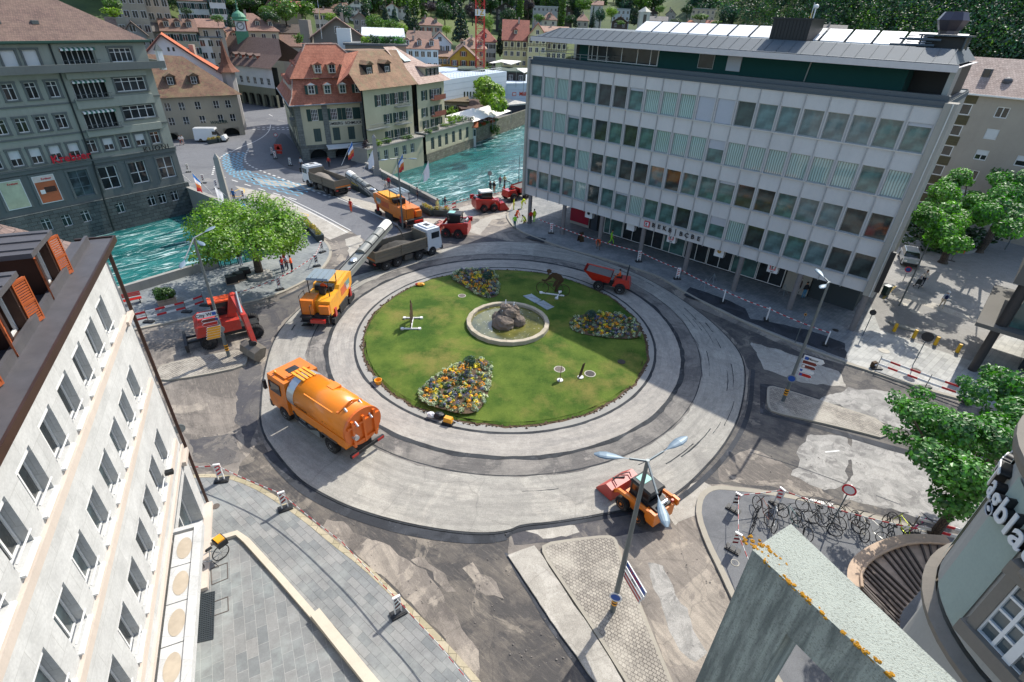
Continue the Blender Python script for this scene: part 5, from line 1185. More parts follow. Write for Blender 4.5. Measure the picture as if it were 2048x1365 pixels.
def house(label,x1,x2,ey,ry,D,depth,roof,wall,rtype='gable',D2=None,sh=None,dorm=0,base=None,name='house',over=0.5,ww=1.0,cols=None,rows=None,chim=1,mans=0.0,basez=None,half=False,cat='house',group=None):
 P1=hpt(x1,ey,D);P2=hpt(x2,ey,D2 or D);ze=(P1.z+P2.z)/2;A=Vector((P1.x,P1.y));B=Vector((P2.x,P2.y));f=Fr(A,B-A);W=(B-A).length
 ridge=rtype if False else None
 mid=(A+B)/2;dm=mid.length+depth/2*(1 if rtype!='gablef' else 0.0)
 zr=hpt((x1+x2)/2,ry,dm).z
 zr=max(zr,ze+0.3) if rtype=='flat' else max(zr,ze+1.2)
 gz=max(0.0,min(hillz(f.P(W/2,0,0)[0],f.P(W/2,0,0)[1]),ze-2.6)) if basez is None else basez
 t=bldg(name,label,cat,f.A,gz);
 if group:t['group']=group
 wmm=wm(wall);mb=MB().mat(wmm);f.box(mb,0,W,-depth,0,gz-4,ze)
 if rtype=='gablef':mb.add([f.P(0,0,ze),f.P(W,0,ze),f.P(W/2,0,zr),f.P(0,-depth,ze),f.P(W,-depth,ze),f.P(W/2,-depth,zr)],[(0,1,2),(5,4,3)])
 if rtype=='gable':mb.add([f.P(0,0,ze),f.P(0,-depth,ze),f.P(0,-depth/2,zr-0.05),f.P(W,0,ze),f.P(W,-depth,ze),f.P(W,-depth/2,zr-0.05)],[(0,1,2),(5,4,3),(2,1,0),(3,4,5)])
 wb(mb,'wall',t);mb=MB().mat(rm(roof));o=over
 def slab(q,th=0.16):
  a,b_,c=Vector(q[0]),Vector(q[1]),Vector(q[2]);n_=(b_-a).cross(c-a).normalized()
  if n_.z<0:q=q[::-1];n_=-n_
  m_=len(q);top=[tuple(Vector(p)+n_*0.02) for p in q];bot=[tuple(Vector(p)-n_*th) for p in q]
  mb.add(bot+top,[tuple(range(m_,2*m_)),tuple(range(m_-1,-1,-1))]+[(i,(i+1)%m_,m_+(i+1)%m_,m_+i) for i in range(m_)])
 sl=(zr-ze)/(depth/2)
 if rtype=='flat':f.box(mb,-0.3,W+0.3,-depth-0.3,0.3,ze,ze+0.35)
 elif rtype=='gable':
  slab([f.P(-o,o,ze-o*sl*0.6),f.P(W+o,o,ze-o*sl*0.6),f.P(W+o,-depth/2,zr),f.P(-o,-depth/2,zr)]);slab([f.P(-o,-depth/2,zr),f.P(W+o,-depth/2,zr),f.P(W+o,-depth-o,ze-o*sl*0.6),f.P(-o,-depth-o,ze-o*sl*0.6)])
 elif rtype=='gablef':
  s2=(zr-ze)/(W/2);slab([f.P(-o,o,ze-o*s2),f.P(W/2,o,zr),f.P(W/2,-depth-o,zr),f.P(-o,-depth-o,ze-o*s2)]);slab([f.P(W/2,o,zr),f.P(W+o,o,ze-o*s2),f.P(W+o,-depth-o,ze-o*s2),f.P(W/2,-depth-o,zr)])
 elif rtype=='hip':
  i_=min(depth/2,W*0.42);slab([f.P(-o,o,ze),f.P(W+o,o,ze),f.P(W-i_,-depth/2,zr),f.P(i_,-depth/2,zr)]);slab([f.P(W+o,o,ze),f.P(W+o,-depth-o,ze),f.P(W-i_,-depth/2,zr)]);slab([f.P(-o,-depth-o,ze),f.P(-o,o,ze),f.P(i_,-depth/2,zr)]);slab([f.P(i_,-depth/2,zr),f.P(W-i_,-depth/2,zr),f.P(W+o,-depth-o,ze),f.P(-o,-depth-o,ze)])
 wb(mb,'roof',t);L=t.location;rz=math.atan2(f.d.y,f.d.x)
 hgt=ze-gz;rows_=rows if rows is not None else max(1,int(hgt/2.8));cols_=cols or max(2,int(W/2.6));wh=1.35
 for r_ in range(rows_):
  z=ze-0.75-wh-r_*2.8
  if z<gz-0.5:break
  for c_ in range(cols_):
   u=W*(c_+0.5)/cols_;p=f.P(u,0.0,z);inst('window',farwin(ww,wh,sh),t,(p[0]-L.x,p[1]-L.y,p[2]-L.z),rz)
 if rtype=='gablef' and zr-ze>2.2:p=f.P(W/2,0.0,ze+0.4);inst('window',farwin(ww,1.2,sh),t,(p[0]-L.x,p[1]-L.y,p[2]-L.z),rz)
 if half:
  mb=MB().mat(MATS['dark rib'])
  for c_ in range(cols_*2+1):u=W*c_/(cols_*2);f.box(mb,u-0.08,u+0.08,0.001,0.06,ze-3.0,ze)
  for z in(ze-3.0,ze-2.5,ze-0.5,ze-0.12):f.box(mb,0,W,0.001,0.07,z-0.07,z+0.07)
  wb(mb,'timber_frame',t)
 for k in range(dorm):
  u=W*(k+0.5)/dorm;tt=0.28;zb=ze+(zr-ze)*tt;nb=-depth/2*tt;dm_=MB().mat(wmm);hh_=1.3;f.box(dm_,u-0.6,u+0.6,nb-1.6,nb+0.05,zb-0.2,zb+hh_);dm_.mat(rm(roof));dm_.add([f.P(u-0.85,nb+0.3,zb+hh_-0.05),f.P(u+0.85,nb+0.3,zb+hh_-0.05),f.P(u,nb+0.3,zb+hh_+0.65),f.P(u-0.85,nb-2.4,zb+hh_-0.05),f.P(u+0.85,nb-2.4,zb+hh_-0.05),f.P(u,nb-2.4,zb+hh_+0.65)],[(0,1,2),(0,2,5,3),(1,4,5,2),(3,5,4),(0,3,4,1)])
  d_=wb(dm_,'dormer',t);o_=inst('window',farwin(0.8,0.95,None),d_,f.P(u,nb+0.06,zb+0.15),rz)
 for k in range(chim):
  mb=MB().mat(wm('#a89d90'));u=W*(0.3+0.4*((hash(label) if False else len(label)*7+k*5)%10)/10);n_=-depth*0.42;f.box(mb,u-0.3,u+0.3,n_-0.35,n_+0.35,ze+0.5,zr+0.7);f.box(mb,u-0.38,u+0.38,n_-0.42,n_+0.42,zr+0.7,zr+0.8);wb(mb,'chimney',t)
 return t,f,W,ze,zr
BRN='#7c5f50';PNK='#93705f';ORG='#bd6f45';DRK='#56493f';GRY='#6e6a66';RED='#9a5a48';LPK='#a5846f'
HS=[('beige house with dark balconies near the top left corner',214,283,-16,-34,165,12,BRN,'#a39a88','gable',dict(rows=4,cols=4)),('grey beige villa with a stone terrace at the top left',284,332,-8,-30,172,11,GRY,'#b3aa98','hip',dict(rows=3,cols=3)),('white house with green shutters and a brown roof, high on the left slope',352,413,1,-12,205,12,BRN,'#d8d6d0','gable',dict(sh='g',cols=4)),('white gable wing with green shutters beside the white shuttered house',414,446,-12,-28,198,12,BRN,'#dcdad4','gablef',dict(sh='g',cols=3,rows=5)),('low house with a pale pink tiled roof behind the green building',218,264,55,35,165,12,LPK,'#b6ab98','gable',dict(rows=2)),('grey gabled house with a dark slate roof behind the green building',244,292,68,43,156,12,DRK,'#8f8f8b','gablef',dict(rows=2,cols=2)),('house with a large plain grey brown roof, left of the dormered one',274,331,62,34,168,14,GRY,'#8d8a82','gable',dict(rows=1)),('cream house with green shutters and wide brown dormers',324,392,62,38,166,12,BRN,'#b2aa92','gable',dict(sh='g',rows=3,cols=4,dorm=3)),('white town house with a blue grey mansard roof and arched windows',394,442,74,52,172,11,'#7e8c97','#d6d9da','gable',dict(rows=4,cols=3,dorm=3,over=0.3)),('low house with a pink brown roof below the white shuttered house',396,446,55,38,172,12,PNK,'#b8ad9c','gable',dict(rows=1)),('small house with two pale dormers left of the clock tower',440,482,84,56,180,12,PNK,'#c3bba8','gable',dict(rows=2,dorm=2)),('long cream house with a hipped pink brown roof behind the clock tower',452,556,62,27,186,16,PNK,'#bfb498','hip',dict(rows=2,dorm=4)),('dark roofed house behind the red roofed jewellery house',552,612,66,49,200,13,DRK,'#b5b0a6','gable',dict(rows=1)),('brown roofed house in front of the dark roofed one',536,612,92,70,188,12,BRN,'#b9ac98','gable',dict(rows=1)),('broad house with a flat brown roof and a long window band, upper left',628,676,27,18,245,14,BRN,'#c9c5bc','gable',dict(rows=2,cols=6)),('brown roofed house with round dormers near the top',646,694,16,5,285,12,BRN,'#b5aa99','gable',dict(dorm=2,rows=1)),('white gabled house with green shutters at the top edge',696,731,11,-1,290,11,BRN,'#d3d0c6','gablef',dict(sh='g',rows=2,cols=3)),('small brown house with a wooden gable beside the tall dark fir',706,732,36,25,215,9,BRN,'#8d867a','gablef',dict(rows=2,cols=2)),('white gabled house with a red roof between two firs',772,795,14,6,310,9,RED,'#d3d2cd','gablef',dict(rows=2,cols=2)),('small grey roofed house right of the red roofed white gable',795,812,16,10,320,9,GRY,'#c3c2bd','gable',dict(rows=1)),('cream villa with a pink hipped roof and dormers above the pale blue house',834,884,51,35,235,13,PNK,'#c0b9a4','hip',dict(dorm=2,rows=2,sh='r')),('hall with a wide brown roof full of skylights and a white arched gable',816,862,84,62,192,18,BRN,'#cfd5d8','gable',dict(rows=1)),('white gable end with an arched window row beside the brown hall roof',858,902,86,64,188,14,BRN,'#cfd6da','gablef',dict(rows=2,cols=3)),('pale blue house with a row of small dormers',802,876,97,78,168,12,PNK,'#b5c3c9','gable',dict(rows=2,cols=6,dorm=3)),('small ochre house with a pink roof left of the yellow gable',876,903,113,99,184,10,LPK,'#bd8f45','gable',dict(rows=2,cols=3)),('yellow house with a brown gable and red shutters',900,954,116,91,178,14,BRN,'#c99f3f','gablef',dict(sh='r',rows=2,cols=3,over=1.0)),('cream house with a pale pink roof behind the crane mast',914,972,98,75,200,13,LPK,'#c8b386','hip',dict(rows=2,dorm=3)),('grey white house with a red brown roof right of the crane mast',948,992,84,58,220,14,RED,'#b9bab8','hip',dict(rows=3,dorm=1,sh='d')),('grand half timbered house with a steep red roof and yellow walls',1006,1056,80,40,208,16,RED,'#c9bf8e','gable',dict(rows=5,cols=4,half=True,dorm=1)),('half timbered gable wing of yellow walls beside the grand house',1056,1094,72,46,206,14,RED,'#cbc192','gablef',dict(rows=5,cols=3,half=True)),('cream wing with balconies right of the half timbered gable',1094,1134,84,66,210,14,RED,'#cdc596','gable',dict(rows=4,cols=4,half=True)),('long low pink roof behind the half timbered house',1076,1136,64,53,250,14,LPK,'#b8a890','gable',dict(rows=1)),('pale villa with a pink mansard roof on the slope',1084,1114,40,25,300,11,PNK,'#c5bea9','hip',dict(rows=2,dorm=1)),('small grey pink villa left of the white sheds',1153,1177,42,28,300,10,PNK,'#b8b0a2','hip',dict(rows=2)),('dark brown chalet with white window frames behind the willow',992,1030,18,5,340,11,DRK,'#3b3836','gablef',dict(rows=2,cols=3,over=1.0)),('dark chalet on a white base left of the poplar',1116,1146,22,11,345,10,DRK,'#4a4038','gablef',dict(rows=2,cols=2,over=0.8)),('long white flat roofed block high on the slope',1066,1116,14,11,370,12,'#e2e2de','#b7b3ac','flat',dict(rows=1,cols=6,chim=0)),('block with a bright red roof edge at the top',1068,1113,3,-2,410,12,'#b52f35','#c5b9b2','flat',dict(rows=1,cols=6,chim=0)),('white terraced flats with balconies at the top centre',938,966,0,-6,400,12,'#cfcdc8','#cfcfca','flat',dict(rows=3,cols=3,chim=0)),('white terraced flats right of the crane top',985,1032,2,-4,405,12,'#cfcdc8','#d3d2cc','flat',dict(rows=2,cols=5,chim=0)),('white flats with dark windows at the top, left of the tall fir',842,905,4,-3,380,12,'#c9c8c4','#c6c7c4','flat',dict(rows=2,cols=6,chim=0)),('modern flat roofed grey house with large blue windows',1226,1261,19,16,340,12,'#aeb4b6','#b2b9ba','flat',dict(rows=2,cols=4,chim=0)),('dark brown chalet left of the white church tower',1224,1256,44,33,290,11,BRN,'#4c423a','gablef',dict(rows=1,cols=2,over=0.8)),('grey roofed house right of the white church tower',1296,1334,42,33,300,12,GRY,'#a7a49a','gable',dict(rows=2,cols=4)),('small pale gabled house below the grey roofed one',1298,1318,54,46,285,9,GRY,'#b4ada5','gablef',dict(rows=1,cols=2)),('dark chalet above the grey roofed house',1298,1316,26,18,345,10,DRK,'#3f3a36','gablef',dict(rows=1,cols=2)),('grey chalet with a white ground floor near the meadow',1332,1352,28,18,345,10,GRY,'#9e9a92','gablef',dict(rows=2,cols=2)),('house with a bright orange roof in front of the trees',1362,1397,53,41,300,12,ORG,'#b7a48c','hip',dict(rows=1)),('pale beige flats with balconies below the meadow',1384,1432,19,15,350,14,'#b6b2ac','#c0b299','flat',dict(rows=3,cols=5,chim=0)),('white walled house with a small red roof at the forest edge',1412,1430,50,41,300,9,RED,'#c9c8c1','gable',dict(rows=1)),('pale pink gabled house at the foot of the forest',1469,1504,61,52,275,10,GRY,'#c0b1a4','gablef',dict(rows=1,cols=2)),('red brown villa with dormers above the orange roofs, top left centre',556,600,14,2,230,12,RED,'#b3a896','gable',dict(rows=1,dorm=2)),('brown roofed chalet on the slope at the top left centre',528,556,16,-4,215,11,PNK,'#7d7063','gablef',dict(rows=1,cols=2,over=1.0)),('cream house half hidden by trees at the top centre',742,770,6,-4,330,10,PNK,'#cdc6b5','gable',dict(rows=1)),('white house with a grey roof at the top, right of the tall fir',808,838,8,-1,350,10,GRY,'#d0d0cb','gablef',dict(rows=1)),('small white house among the trees above the sheds',1182,1206,10,2,370,10,PNK,'#c4c0b6','gable',dict(rows=1)),('long grey roof at the lower forest edge behind the skylights',1640,1690,62,50,225,10,GRY,'#b2afa8','gable',dict(rows=1)),]
for h_ in HS:house(*h_[:10],**h_[10])
# ---------------- jewellery house by the bridge ----------------
rh=Fr(gp(606,322),(0.84450096,0.53555405));RW_=15.2
M_cream=plaster('cream render','#c3bc9d',0.2);M_quoin=brickmat('grey quoin','#7d8078','#6f726c','#555852',0.6,0.4,0.02);M_redt=tiles('red roof tiles','#b06a50','#95563f','#c58468',0.2,0.28,0.45);M_brt=tiles('tan brown tiles','#8c6a4f','#75573f','#a07f60',0.2,0.28,0.5,'#6a6a48');M_pkt=tiles('pale rose tiles','#b59c8e','#9b8174','#c8b3a5',0.22,0.45,0.4);M_mot=tiles('mottled old tiles','#7b5745','#5f4537','#8e7457',0.2,0.28,0.7,'#6b6a45')
jw=bldg('jewellery_house','cream corner house with grey pilasters and a tall red mansard roof by the bridge','building',rh.P(0,0,0))
cols_=[3.1,6.3,8.9,11.4];up=[(u-0.55,u+0.55,6.25,8.0) for u in cols_];lo=[(u-0.6,u+0.6,2.9,5.0) for u in cols_]
arches=[(1.3,4.3,0.0,1.7),(5.6,9.2,0.0,1.8),(10.0,12.8,0.0,1.8)]
mb=MB().mat(M_cream);rh.wall(mb,0,RW_,2.3,8.7,up+lo,0.25);mb.mat(M_quoin);rh.wall(mb,0,RW_,-0.2,2.3,arches,0.8,0.02)
for a in(0,4.35,11.0-0.1,14.3):
 rh.box(mb,a,a+0.9,0.0,0.1,2.3,8.7)
rh.box(mb,-0.05,RW_,0.0,0.16,2.25,2.42)
wb(mb,'wall',jw)
sdd=Vector((-0.43737,0.89928));sf=Fr(rh.P(0,0,0),-sdd) # street side, u negative going back
s_up=[(u-0.5,u+0.5,6.25,8.0) for u in(-2.5,-5,-7.5,-10,-12.5,-15,-18,-21)];s_lo=[(u-0.5,u+0.5,2.9,5.0) for u in(-2.5,-5,-7.5,-10,-12.5,-15,-18,-21)];s_ar=[(u-1.2,u+1.2,0,1.9) for u in(-2.2,-5.6,-9.0,-12.4,-15.8,-19.2)]
mb=MB().mat(M_cream);sf.wall(mb,-24,0,2.3,8.7,s_up+s_lo,0.25);mb.mat(M_quoin);sf.wall(mb,-24,0,-0.2,2.3,s_ar,0.8,0.02)
for a in(-0.8,-4.0,-8.2,-11.4):sf.box(mb,a-0.0,a+0.7,0.0,0.1,2.3,8.7)
sf.box(mb,-5.0,-2.2,0.0,0.7,5.1,6.2);wb(mb,'side_wall',jw)
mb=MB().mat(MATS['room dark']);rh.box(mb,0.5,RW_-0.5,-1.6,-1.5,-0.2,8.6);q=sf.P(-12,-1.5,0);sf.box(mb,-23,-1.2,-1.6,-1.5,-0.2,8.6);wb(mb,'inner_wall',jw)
mb=MB().mat(M_quoin);p_=[rh.P(0,0,0),rh.P(RW_,0,0),rh.P(RW_,-16,0),sf.P(-24,0,0)]
mb.prism([(p[0],p[1]) for p in p_],8.7,8.72);rh.box(mb,RW_-0.02,RW_,-16,0,0,8.7);wb(mb,'eave_board',jw)
kitu=winmesh('jewel_window',1.1,1.75,(0.25,0.5,0.75),(0.33,0.66),0.06,M_wf,M_glass,0.07);kl=winmesh('closed_shutter',1.2,2.1,(0.5,),(),0.05,M_shut,plain('shutter panel','#3d4f4a',0.6),0.06)
for u in cols_:
 put_win(jw,rh,kitu,u-0.55,6.25,-0.1);put_shut(jw,rh,u-0.55-0.72,6.2,0.68,1.85);put_shut(jw,rh,u+0.59,6.2,0.68,1.85);put_win(jw,rh,kl,u-0.6,2.9,-0.08)
for(a,b,c,d_) in s_up:put_win(jw,sf,winmesh('side_window',1.0,1.75,(0.5,),(0.5,),0.06,M_wf,M_glass,0.07) if a==s_up[0][0] else SK,a,c,-0.1) if False else None
SK=winmesh('side_window',1.0,1.75,(0.5,),(0.5,),0.06,M_wf,M_glass,0.07);SK2=winmesh('side_closed',1.0,2.1,(0.5,),(),0.05,M_shut,M_shut,0.06)
for(a,b,c,d_) in s_up:put_win(jw,sf,SK,a,c,-0.1);put_shut(jw,sf,b+0.04,c,0.5,1.75);put_shut(jw,sf,a-0.54,c,0.5,1.75)
for(a,b,c,d_) in s_lo:put_win(jw,sf,SK2,a,c,-0.08)
u,z=rh.uz(685,242);L=jw.location;p=rh.P(7.6,0.04,5.62);
st_=bldg('shop_sign','black RHOMBERG SCHMUCK lettering on the cream corner house','sign',rh.P(7.6,0,0),5.3);q=st_.location
mbs=MB().mat(plain('sign ground','#cfcab5',0.7));rh.box(mbs,4.4,10.9,0.0,0.03,5.25,6.0);wb(mbs,'board',st_)
letter('lettering','RHOMBERG  SCHMUCK',0.62,M_ink,st_,(p[0]-q.x,p[1]-q.y,5.62-q.z),(rh.d.x,rh.d.y,0),(0,0,1),0.02,True)
mb=MB().mat(M_wf);mb.quad(rh.P(4.2,0.1,2.3),rh.P(12.3,0.1,2.3),rh.P(12.3,1.3,1.95),rh.P(4.2,1.3,1.95));rh.box(mb,4.2,12.3,1.25,1.32,1.75,1.96);wb(mb,'awning',jw)
# mansard roof: flared foot, steep lower slope, kick, steep upper slope to a short ridge
def rp(px,py,n=None):return hpt(px,py,n)
def onpl(fr,n_,px,py):g_=Fr(fr.P(0,n_,0),fr.d,fr.n);u_,z_=g_.uz(px,py);return Vector(g_.P(u_,0,z_))
E1=[Vector(rh.P(-0.9,0.9,8.75)),Vector(rh.P(16.0,0.9,9.0))]
side_back=Vector(sf.P(-23,1.0,8.75))
M1=[Vector(rh.P(0.75,-1.5,12.4)),Vector(rh.P(13.8,-1.5,12.6))];M1b=Vector(sf.P(-22,-1.6,12.4))
K1=[Vector(rh.P(0.3,-1.1,12.5)),Vector(rh.P(14.2,-1.1,12.7))]
fl1=[Vector(rh.P(-0.1,0.0,9.9)),Vector(rh.P(15.2,0.0,10.1))];fl1b=Vector(sf.P(-22.5,0.0,9.9))
RT=[onpl(rh,-5,610,88),onpl(rh,-5,672,88)];RTb=Vector(sf.P(-14,-6.5,16.9))
mb=MB().mat(M_redt)
mb.quad(E1[0],E1[1],fl1[1],fl1[0]);mb.quad(fl1[0],fl1[1],M1[1],M1[0]);mb.quad(K1[0],K1[1],RT[1],RT[0])
mb.mat(M_brt if False else M_redt);mb.quad(side_back,E1[0],fl1[0],fl1b);mb.quad(fl1b,fl1[0],M1[0],M1b);mb.quad(M1b,K1[0],RT[0],RTb)
rb_=[Vector(rh.P(16.0,-10,9.0)),Vector(rh.P(14.2,-10,12.7)),RT[1]+Vector((-1.6,2.5,0))];RTb=RT[0]+Vector((-8,13,-.8))
mb.quad(E1[1],rb_[0],rb_[1],M1[1]);mb.quad(K1[1],rb_[1],rb_[2],RT[1]);mb.quad(RT[0],RT[1],rb_[2],RTb)
wb(mb,'roof',jw)
mb=MB().mat(M_pkt);mb.path([tuple(E1[0]),tuple(fl1[0]),tuple(M1[0]),tuple(RT[0]),tuple(RT[1]),tuple(K1[1])],0.1);wb(mb,'ridge_tiles',jw)
mb=MB().mat(M_wfg);mb.tube(tuple(E1[0]),tuple(E1[1]),0.1);mb.tube(tuple(E1[0]),tuple(side_back),0.1);wb(mb,'gutter',jw)
def arch_fill(root,fr,mat,arcs,n_=0.04):
 for a,b,c_,d_ in arcs:
  mb=MB().mat(mat);r_=(b-a)/2;m_=(a+b)/2;k_=min(1,(d_-c_)/r_*.8)
  for s in range(6):
   t0,t1=math.pi*s/12,math.pi*(s+1)/12
   for sg_ in(-1,1):mb.add([fr.P(m_+sg_*r_*math.cos(t0),n_,d_-r_*k_+r_*k_*math.sin(t0)),fr.P(m_+sg_*r_*math.cos(t1),n_,d_-r_*k_+r_*k_*math.sin(t1)),fr.P(m_+sg_*r_,n_,d_)],[(0,1,2),(2,1,0)])
  wb(mb,'arch',root)
arch_fill(jw,rh,M_quoin,arches,.03);arch_fill(jw,sf,M_quoin,s_ar,.03)
def dormer(root,fr,u,nb,zb,w,h,dep,rmat,kit,gab=True,shut=False,wallm=None):
 d_=MB().mat(wallm or M_cream);fr.box(d_,u-w/2-0.12,u+w/2+0.12,nb-dep,nb,zb,zb+h);d_.mat(rmat);o=0.28
 a=[fr.P(u-w/2-o,nb+0.3,zb+h-0.03),fr.P(u+w/2+o,nb+0.3,zb+h-0.03),fr.P(u,nb+0.3,zb+h+w*0.42),fr.P(u-w/2-o,nb-dep,zb+h-0.03),fr.P(u+w/2+o,nb-dep,zb+h-0.03),fr.P(u,nb-dep,zb+h+w*0.42)]
 d_.add(a,[(0,2,5,3),(1,4,5,2),(0,3,4,1)]);d_.mat(M_wf if gab else rmat);d_.add([fr.P(u-w/2-o,nb+0.24,zb+h),fr.P(u+w/2+o,nb+0.24,zb+h),fr.P(u,nb+0.24,zb+h+w*0.40)],[(0,1,2)])
 od=wb(d_,'dormer',root);p=fr.P(u-w/2,nb+0.04,zb+0.08);o_=inst('window_frame',kit[0],od,p,math.atan2(fr.d.y,fr.d.x));inst('pane',kit[1],o_) if False else None
 p2=MB().mat(kit[3] if len(kit)>3 else M_glass);fr.box(p2,u-w/2+0.05,u+w/2-0.05,nb+0.005,nb+0.02,zb+0.1,zb+h-0.05);wb(p2,'pane',od)
 if shut:
  for s in(-1,1):
   q=MB().mat(M_shut);fr.box(q,u+s*(w/2+0.12),u+s*(w/2+0.55),nb+0.02,nb+0.07,zb+0.05,zb+h-0.03);wb(q,'shutter',od)
dk=winmesh('dormer_win',0.95,1.25,(0.5,),(0.5,),0.06,M_wf,M_glass,0.07)
for i,u in enumerate((3.2,5.8,8.3,10.9,13.1)):dormer(jw,rh,u,-0.15,10.25,0.95,1.4,2.2,M_redt,dk if i in(0,3) else(dk[0],dk[1],None,M_shut),True,i in(0,3))
for u in(5.0,7.3,9.7):dormer(jw,rh,u,-1.4,13.2,0.95,1.3,2.6,M_redt,dk,False)
for u in(-3,-5.5,-8,-10.5,-13,-16):dormer(jw,sf,u,-0.15,10.2,0.9,1.4,2.2,M_redt,dk,True)
for u in(-4.5,-7.0,-10.5):dormer(jw,sf,u,-1.6,13.0,0.9,1.2,2.4,M_redt,dk,False)
u=12.6
mb=MB().mat(M_wfg);rh.box(mb,12.2,15.1,0.0,1.0,5.95,6.05)
for k in range(12):mb.tube(rh.P(12.25+k*0.25,0.95,6.05),rh.P(12.25+k*0.25,0.95,6.9),0.02,n=5)
mb.tube(rh.P(12.2,0.95,6.9),rh.P(15.1,0.95,6.9),0.03,n=5);wb(mb,'balcony',jw)
put_win(jw,rh,kitu,12.9,6.3,0.02,'window')
# ---------------- river front houses ----------------
r1=Fr(gp(789,341,-2.8),(0.5005,0.8657));rf=bldg('river_house','cream river house with a tan brown roof, two dark dormers and arched windows','building',r1.P(0,0,0),-2.8)
hl=[(u-0.5,u+0.5,8.4,10.2) for u in(-2.4,-0.2,2.0,4.2)]+[(u-0.5,u+0.5,5.4,7.0) for u in(-0.6,1.8,3.6)]+[(u-0.5,u+0.5,2.6,4.2) for u in(-0.6,1.8,4.0)]
mb=MB().mat(M_cream);r1.wall(mb,-6,6.2,1.8,11.5,hl,0.2);r1.quad(mb,-6,6.2,-3,1.8,0.0);r1.box(mb,-6,6.19,-12,-0.3,-3,11.5) if False else None
wb(mb,'wall',rf);rk=winmesh('river_win',1.0,1.6,(0.5,),(0.4,),0.06,M_wf,M_glass,0.07);rk2=winmesh('river_win',1.0,1.8,(0.5,),(0.5,),0.06,M_wf,M_glass,0.07)
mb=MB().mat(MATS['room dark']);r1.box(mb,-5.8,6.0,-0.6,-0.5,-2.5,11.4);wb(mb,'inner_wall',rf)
for a,b,c,d_ in hl:
 put_win(rf,r1,rk2 if d_-c>1.7 else rk,a,c,-0.08);put_shut(rf,r1,b+0.04,c,0.5,d_-c);put_shut(rf,r1,a-0.54,c,0.5,d_-c)
mb=MB().mat(M_brt);QA,QB=onpl(r1,-4.6,717,102),onpl(r1,-4.6,793,100);E=[Vector(r1.P(-7.5,1.0,11.3)),Vector(r1.P(6.9,1.0,11.3)),Vector(r1.P(6.9,-1.6,13.6)),QB,QA,Vector(r1.P(-7.0,-1.6,13.6))]
mb.quad(E[0],E[1],E[2],E[5]);mb.quad(E[5],E[2],E[3],E[4]);mb.quad(QA,QB,QB+Vector((-6,4,-.2)),QA+Vector((-6,4,-.2)));mb.mat(M_redt);mb.quad(Vector(r1.P(-9.5,-2,12)),Vector(r1.P(-6.9,-1.6,13.6)),QA,QA+Vector((-1.5,-2.6,-.3)));wb(mb,'roof',rf)
for u in(-2.6,1.7):dormer(rf,r1,u,-1.3,12.9,1.25,1.8,3.0,M_brt,dk,False,False,M_blk)
mb=MB().mat(M_wfg)
for a,b,z in((1.2,5.0,8.0),(-6,-1.2,5.1),(0.9,4.6,5.1)):
 r1.box(mb,a,b,0,1.0,z-0.1,z)
 for k in range(int((b-a)/0.25)):mb.tube(r1.P(a+k*0.25,0.95,z),r1.P(a+k*0.25,0.95,z+0.85),0.02,n=5)
 mb.tube(r1.P(a,0.95,z+0.85),r1.P(b,0.95,z+0.85),0.03,n=5)
wb(mb,'balcony',rf)
# terrace building in front on the river
r2=Fr((-19.37765517,105.67032798),(0.40415,0.91470));r3=bldg('rose_roof_house','cream river house with pale rose tiles, a broad dormer and balconies','building',r2.P(0,0,0),-2.8)
hl=[(2.0,2.9,8.2,9.9),(4.8,8.0,8.2,9.9),(1.8,2.8,5.3,6.9),(4.8,5.8,5.3,6.9),(7.0,8.0,5.3,6.9),(2.0,3.0,3.2,4.6),(4.8,5.8,3.2,4.6),(7.0,8.0,3.2,4.6)]
mb=MB().mat(M_cream);r2.wall(mb,0.1,9.6,2.9,11.3,hl,0.2);q=[r2.P(9.6,0,-3),r2.P(9.6,-10,-3),r2.P(9.6,-10,11.3),r2.P(9.6,0,11.3)];mb.quad(*q);r2.quad(mb,0.1,19.2,-3,-0.6,0.15);wb(mb,'wall',r3)
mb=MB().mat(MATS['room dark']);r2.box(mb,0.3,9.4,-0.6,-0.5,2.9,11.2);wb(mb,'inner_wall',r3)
for a,b,c,d_ in hl:
 n_=3 if b-a>2 else 1
 for k in range(n_):put_win(r3,r2,rk,a+k*1.1,c,-0.08)
 put_shut(r3,r2,b+0.04,c,0.5,d_-c);put_shut(r3,r2,a-0.54,c,0.5,d_-c)
mb=MB().mat(M_pkt);mb.quad(r2.P(-0.6,1.0,11.2),r2.P(10.9,1.0,11.2),r2.P(9.0,-2.0,13.2),r2.P(-0.8,-2.0,13.4));mb.quad(r2.P(-0.8,-2.0,13.4),r2.P(9.0,-2.0,13.2),r2.P(2.5,-6,16.8),r2.P(-2.2,-5,16.9));mb.quad(r2.P(10.9,1.0,11.2),r2.P(10.9,-9,11.2),r2.P(2.5,-8,16.8),r2.P(9.0,-2.0,13.2));mb.add([r2.P(9.0,-2.0,13.2),r2.P(2.5,-8,16.8),r2.P(2.5,-6,16.8)],[(0,1,2)]);wb(mb,'roof',r3)
mb=MB().mat(M_glassc);mb.quad(r2.P(1.2,-3.0,14.6),r2.P(3.6,-3.2,14.6),r2.P(2.0,-5.2,16.4),r2.P(0.2,-5.0,16.4));wb(mb,'skylight',r3)
dwb=MB().mat(M_cream);r2.box(dwb,4.0,8.6,-3.5,-0.5,12.0,13.6);dwb.mat(M_pkt);r2.box(dwb,3.6,9.0,-4.5,-0.1,13.6,13.8);dd_=wb(dwb,'dormer',r3)
for k in range(3):inst('window',farwin(0.8,1.1,'g'),dd_,r2.P(4.9+k*1.4,-0.48,12.25),math.atan2(r2.d.y,r2.d.x))
mb=MB().mat(plain('balcony wood','#7d4434',0.7))
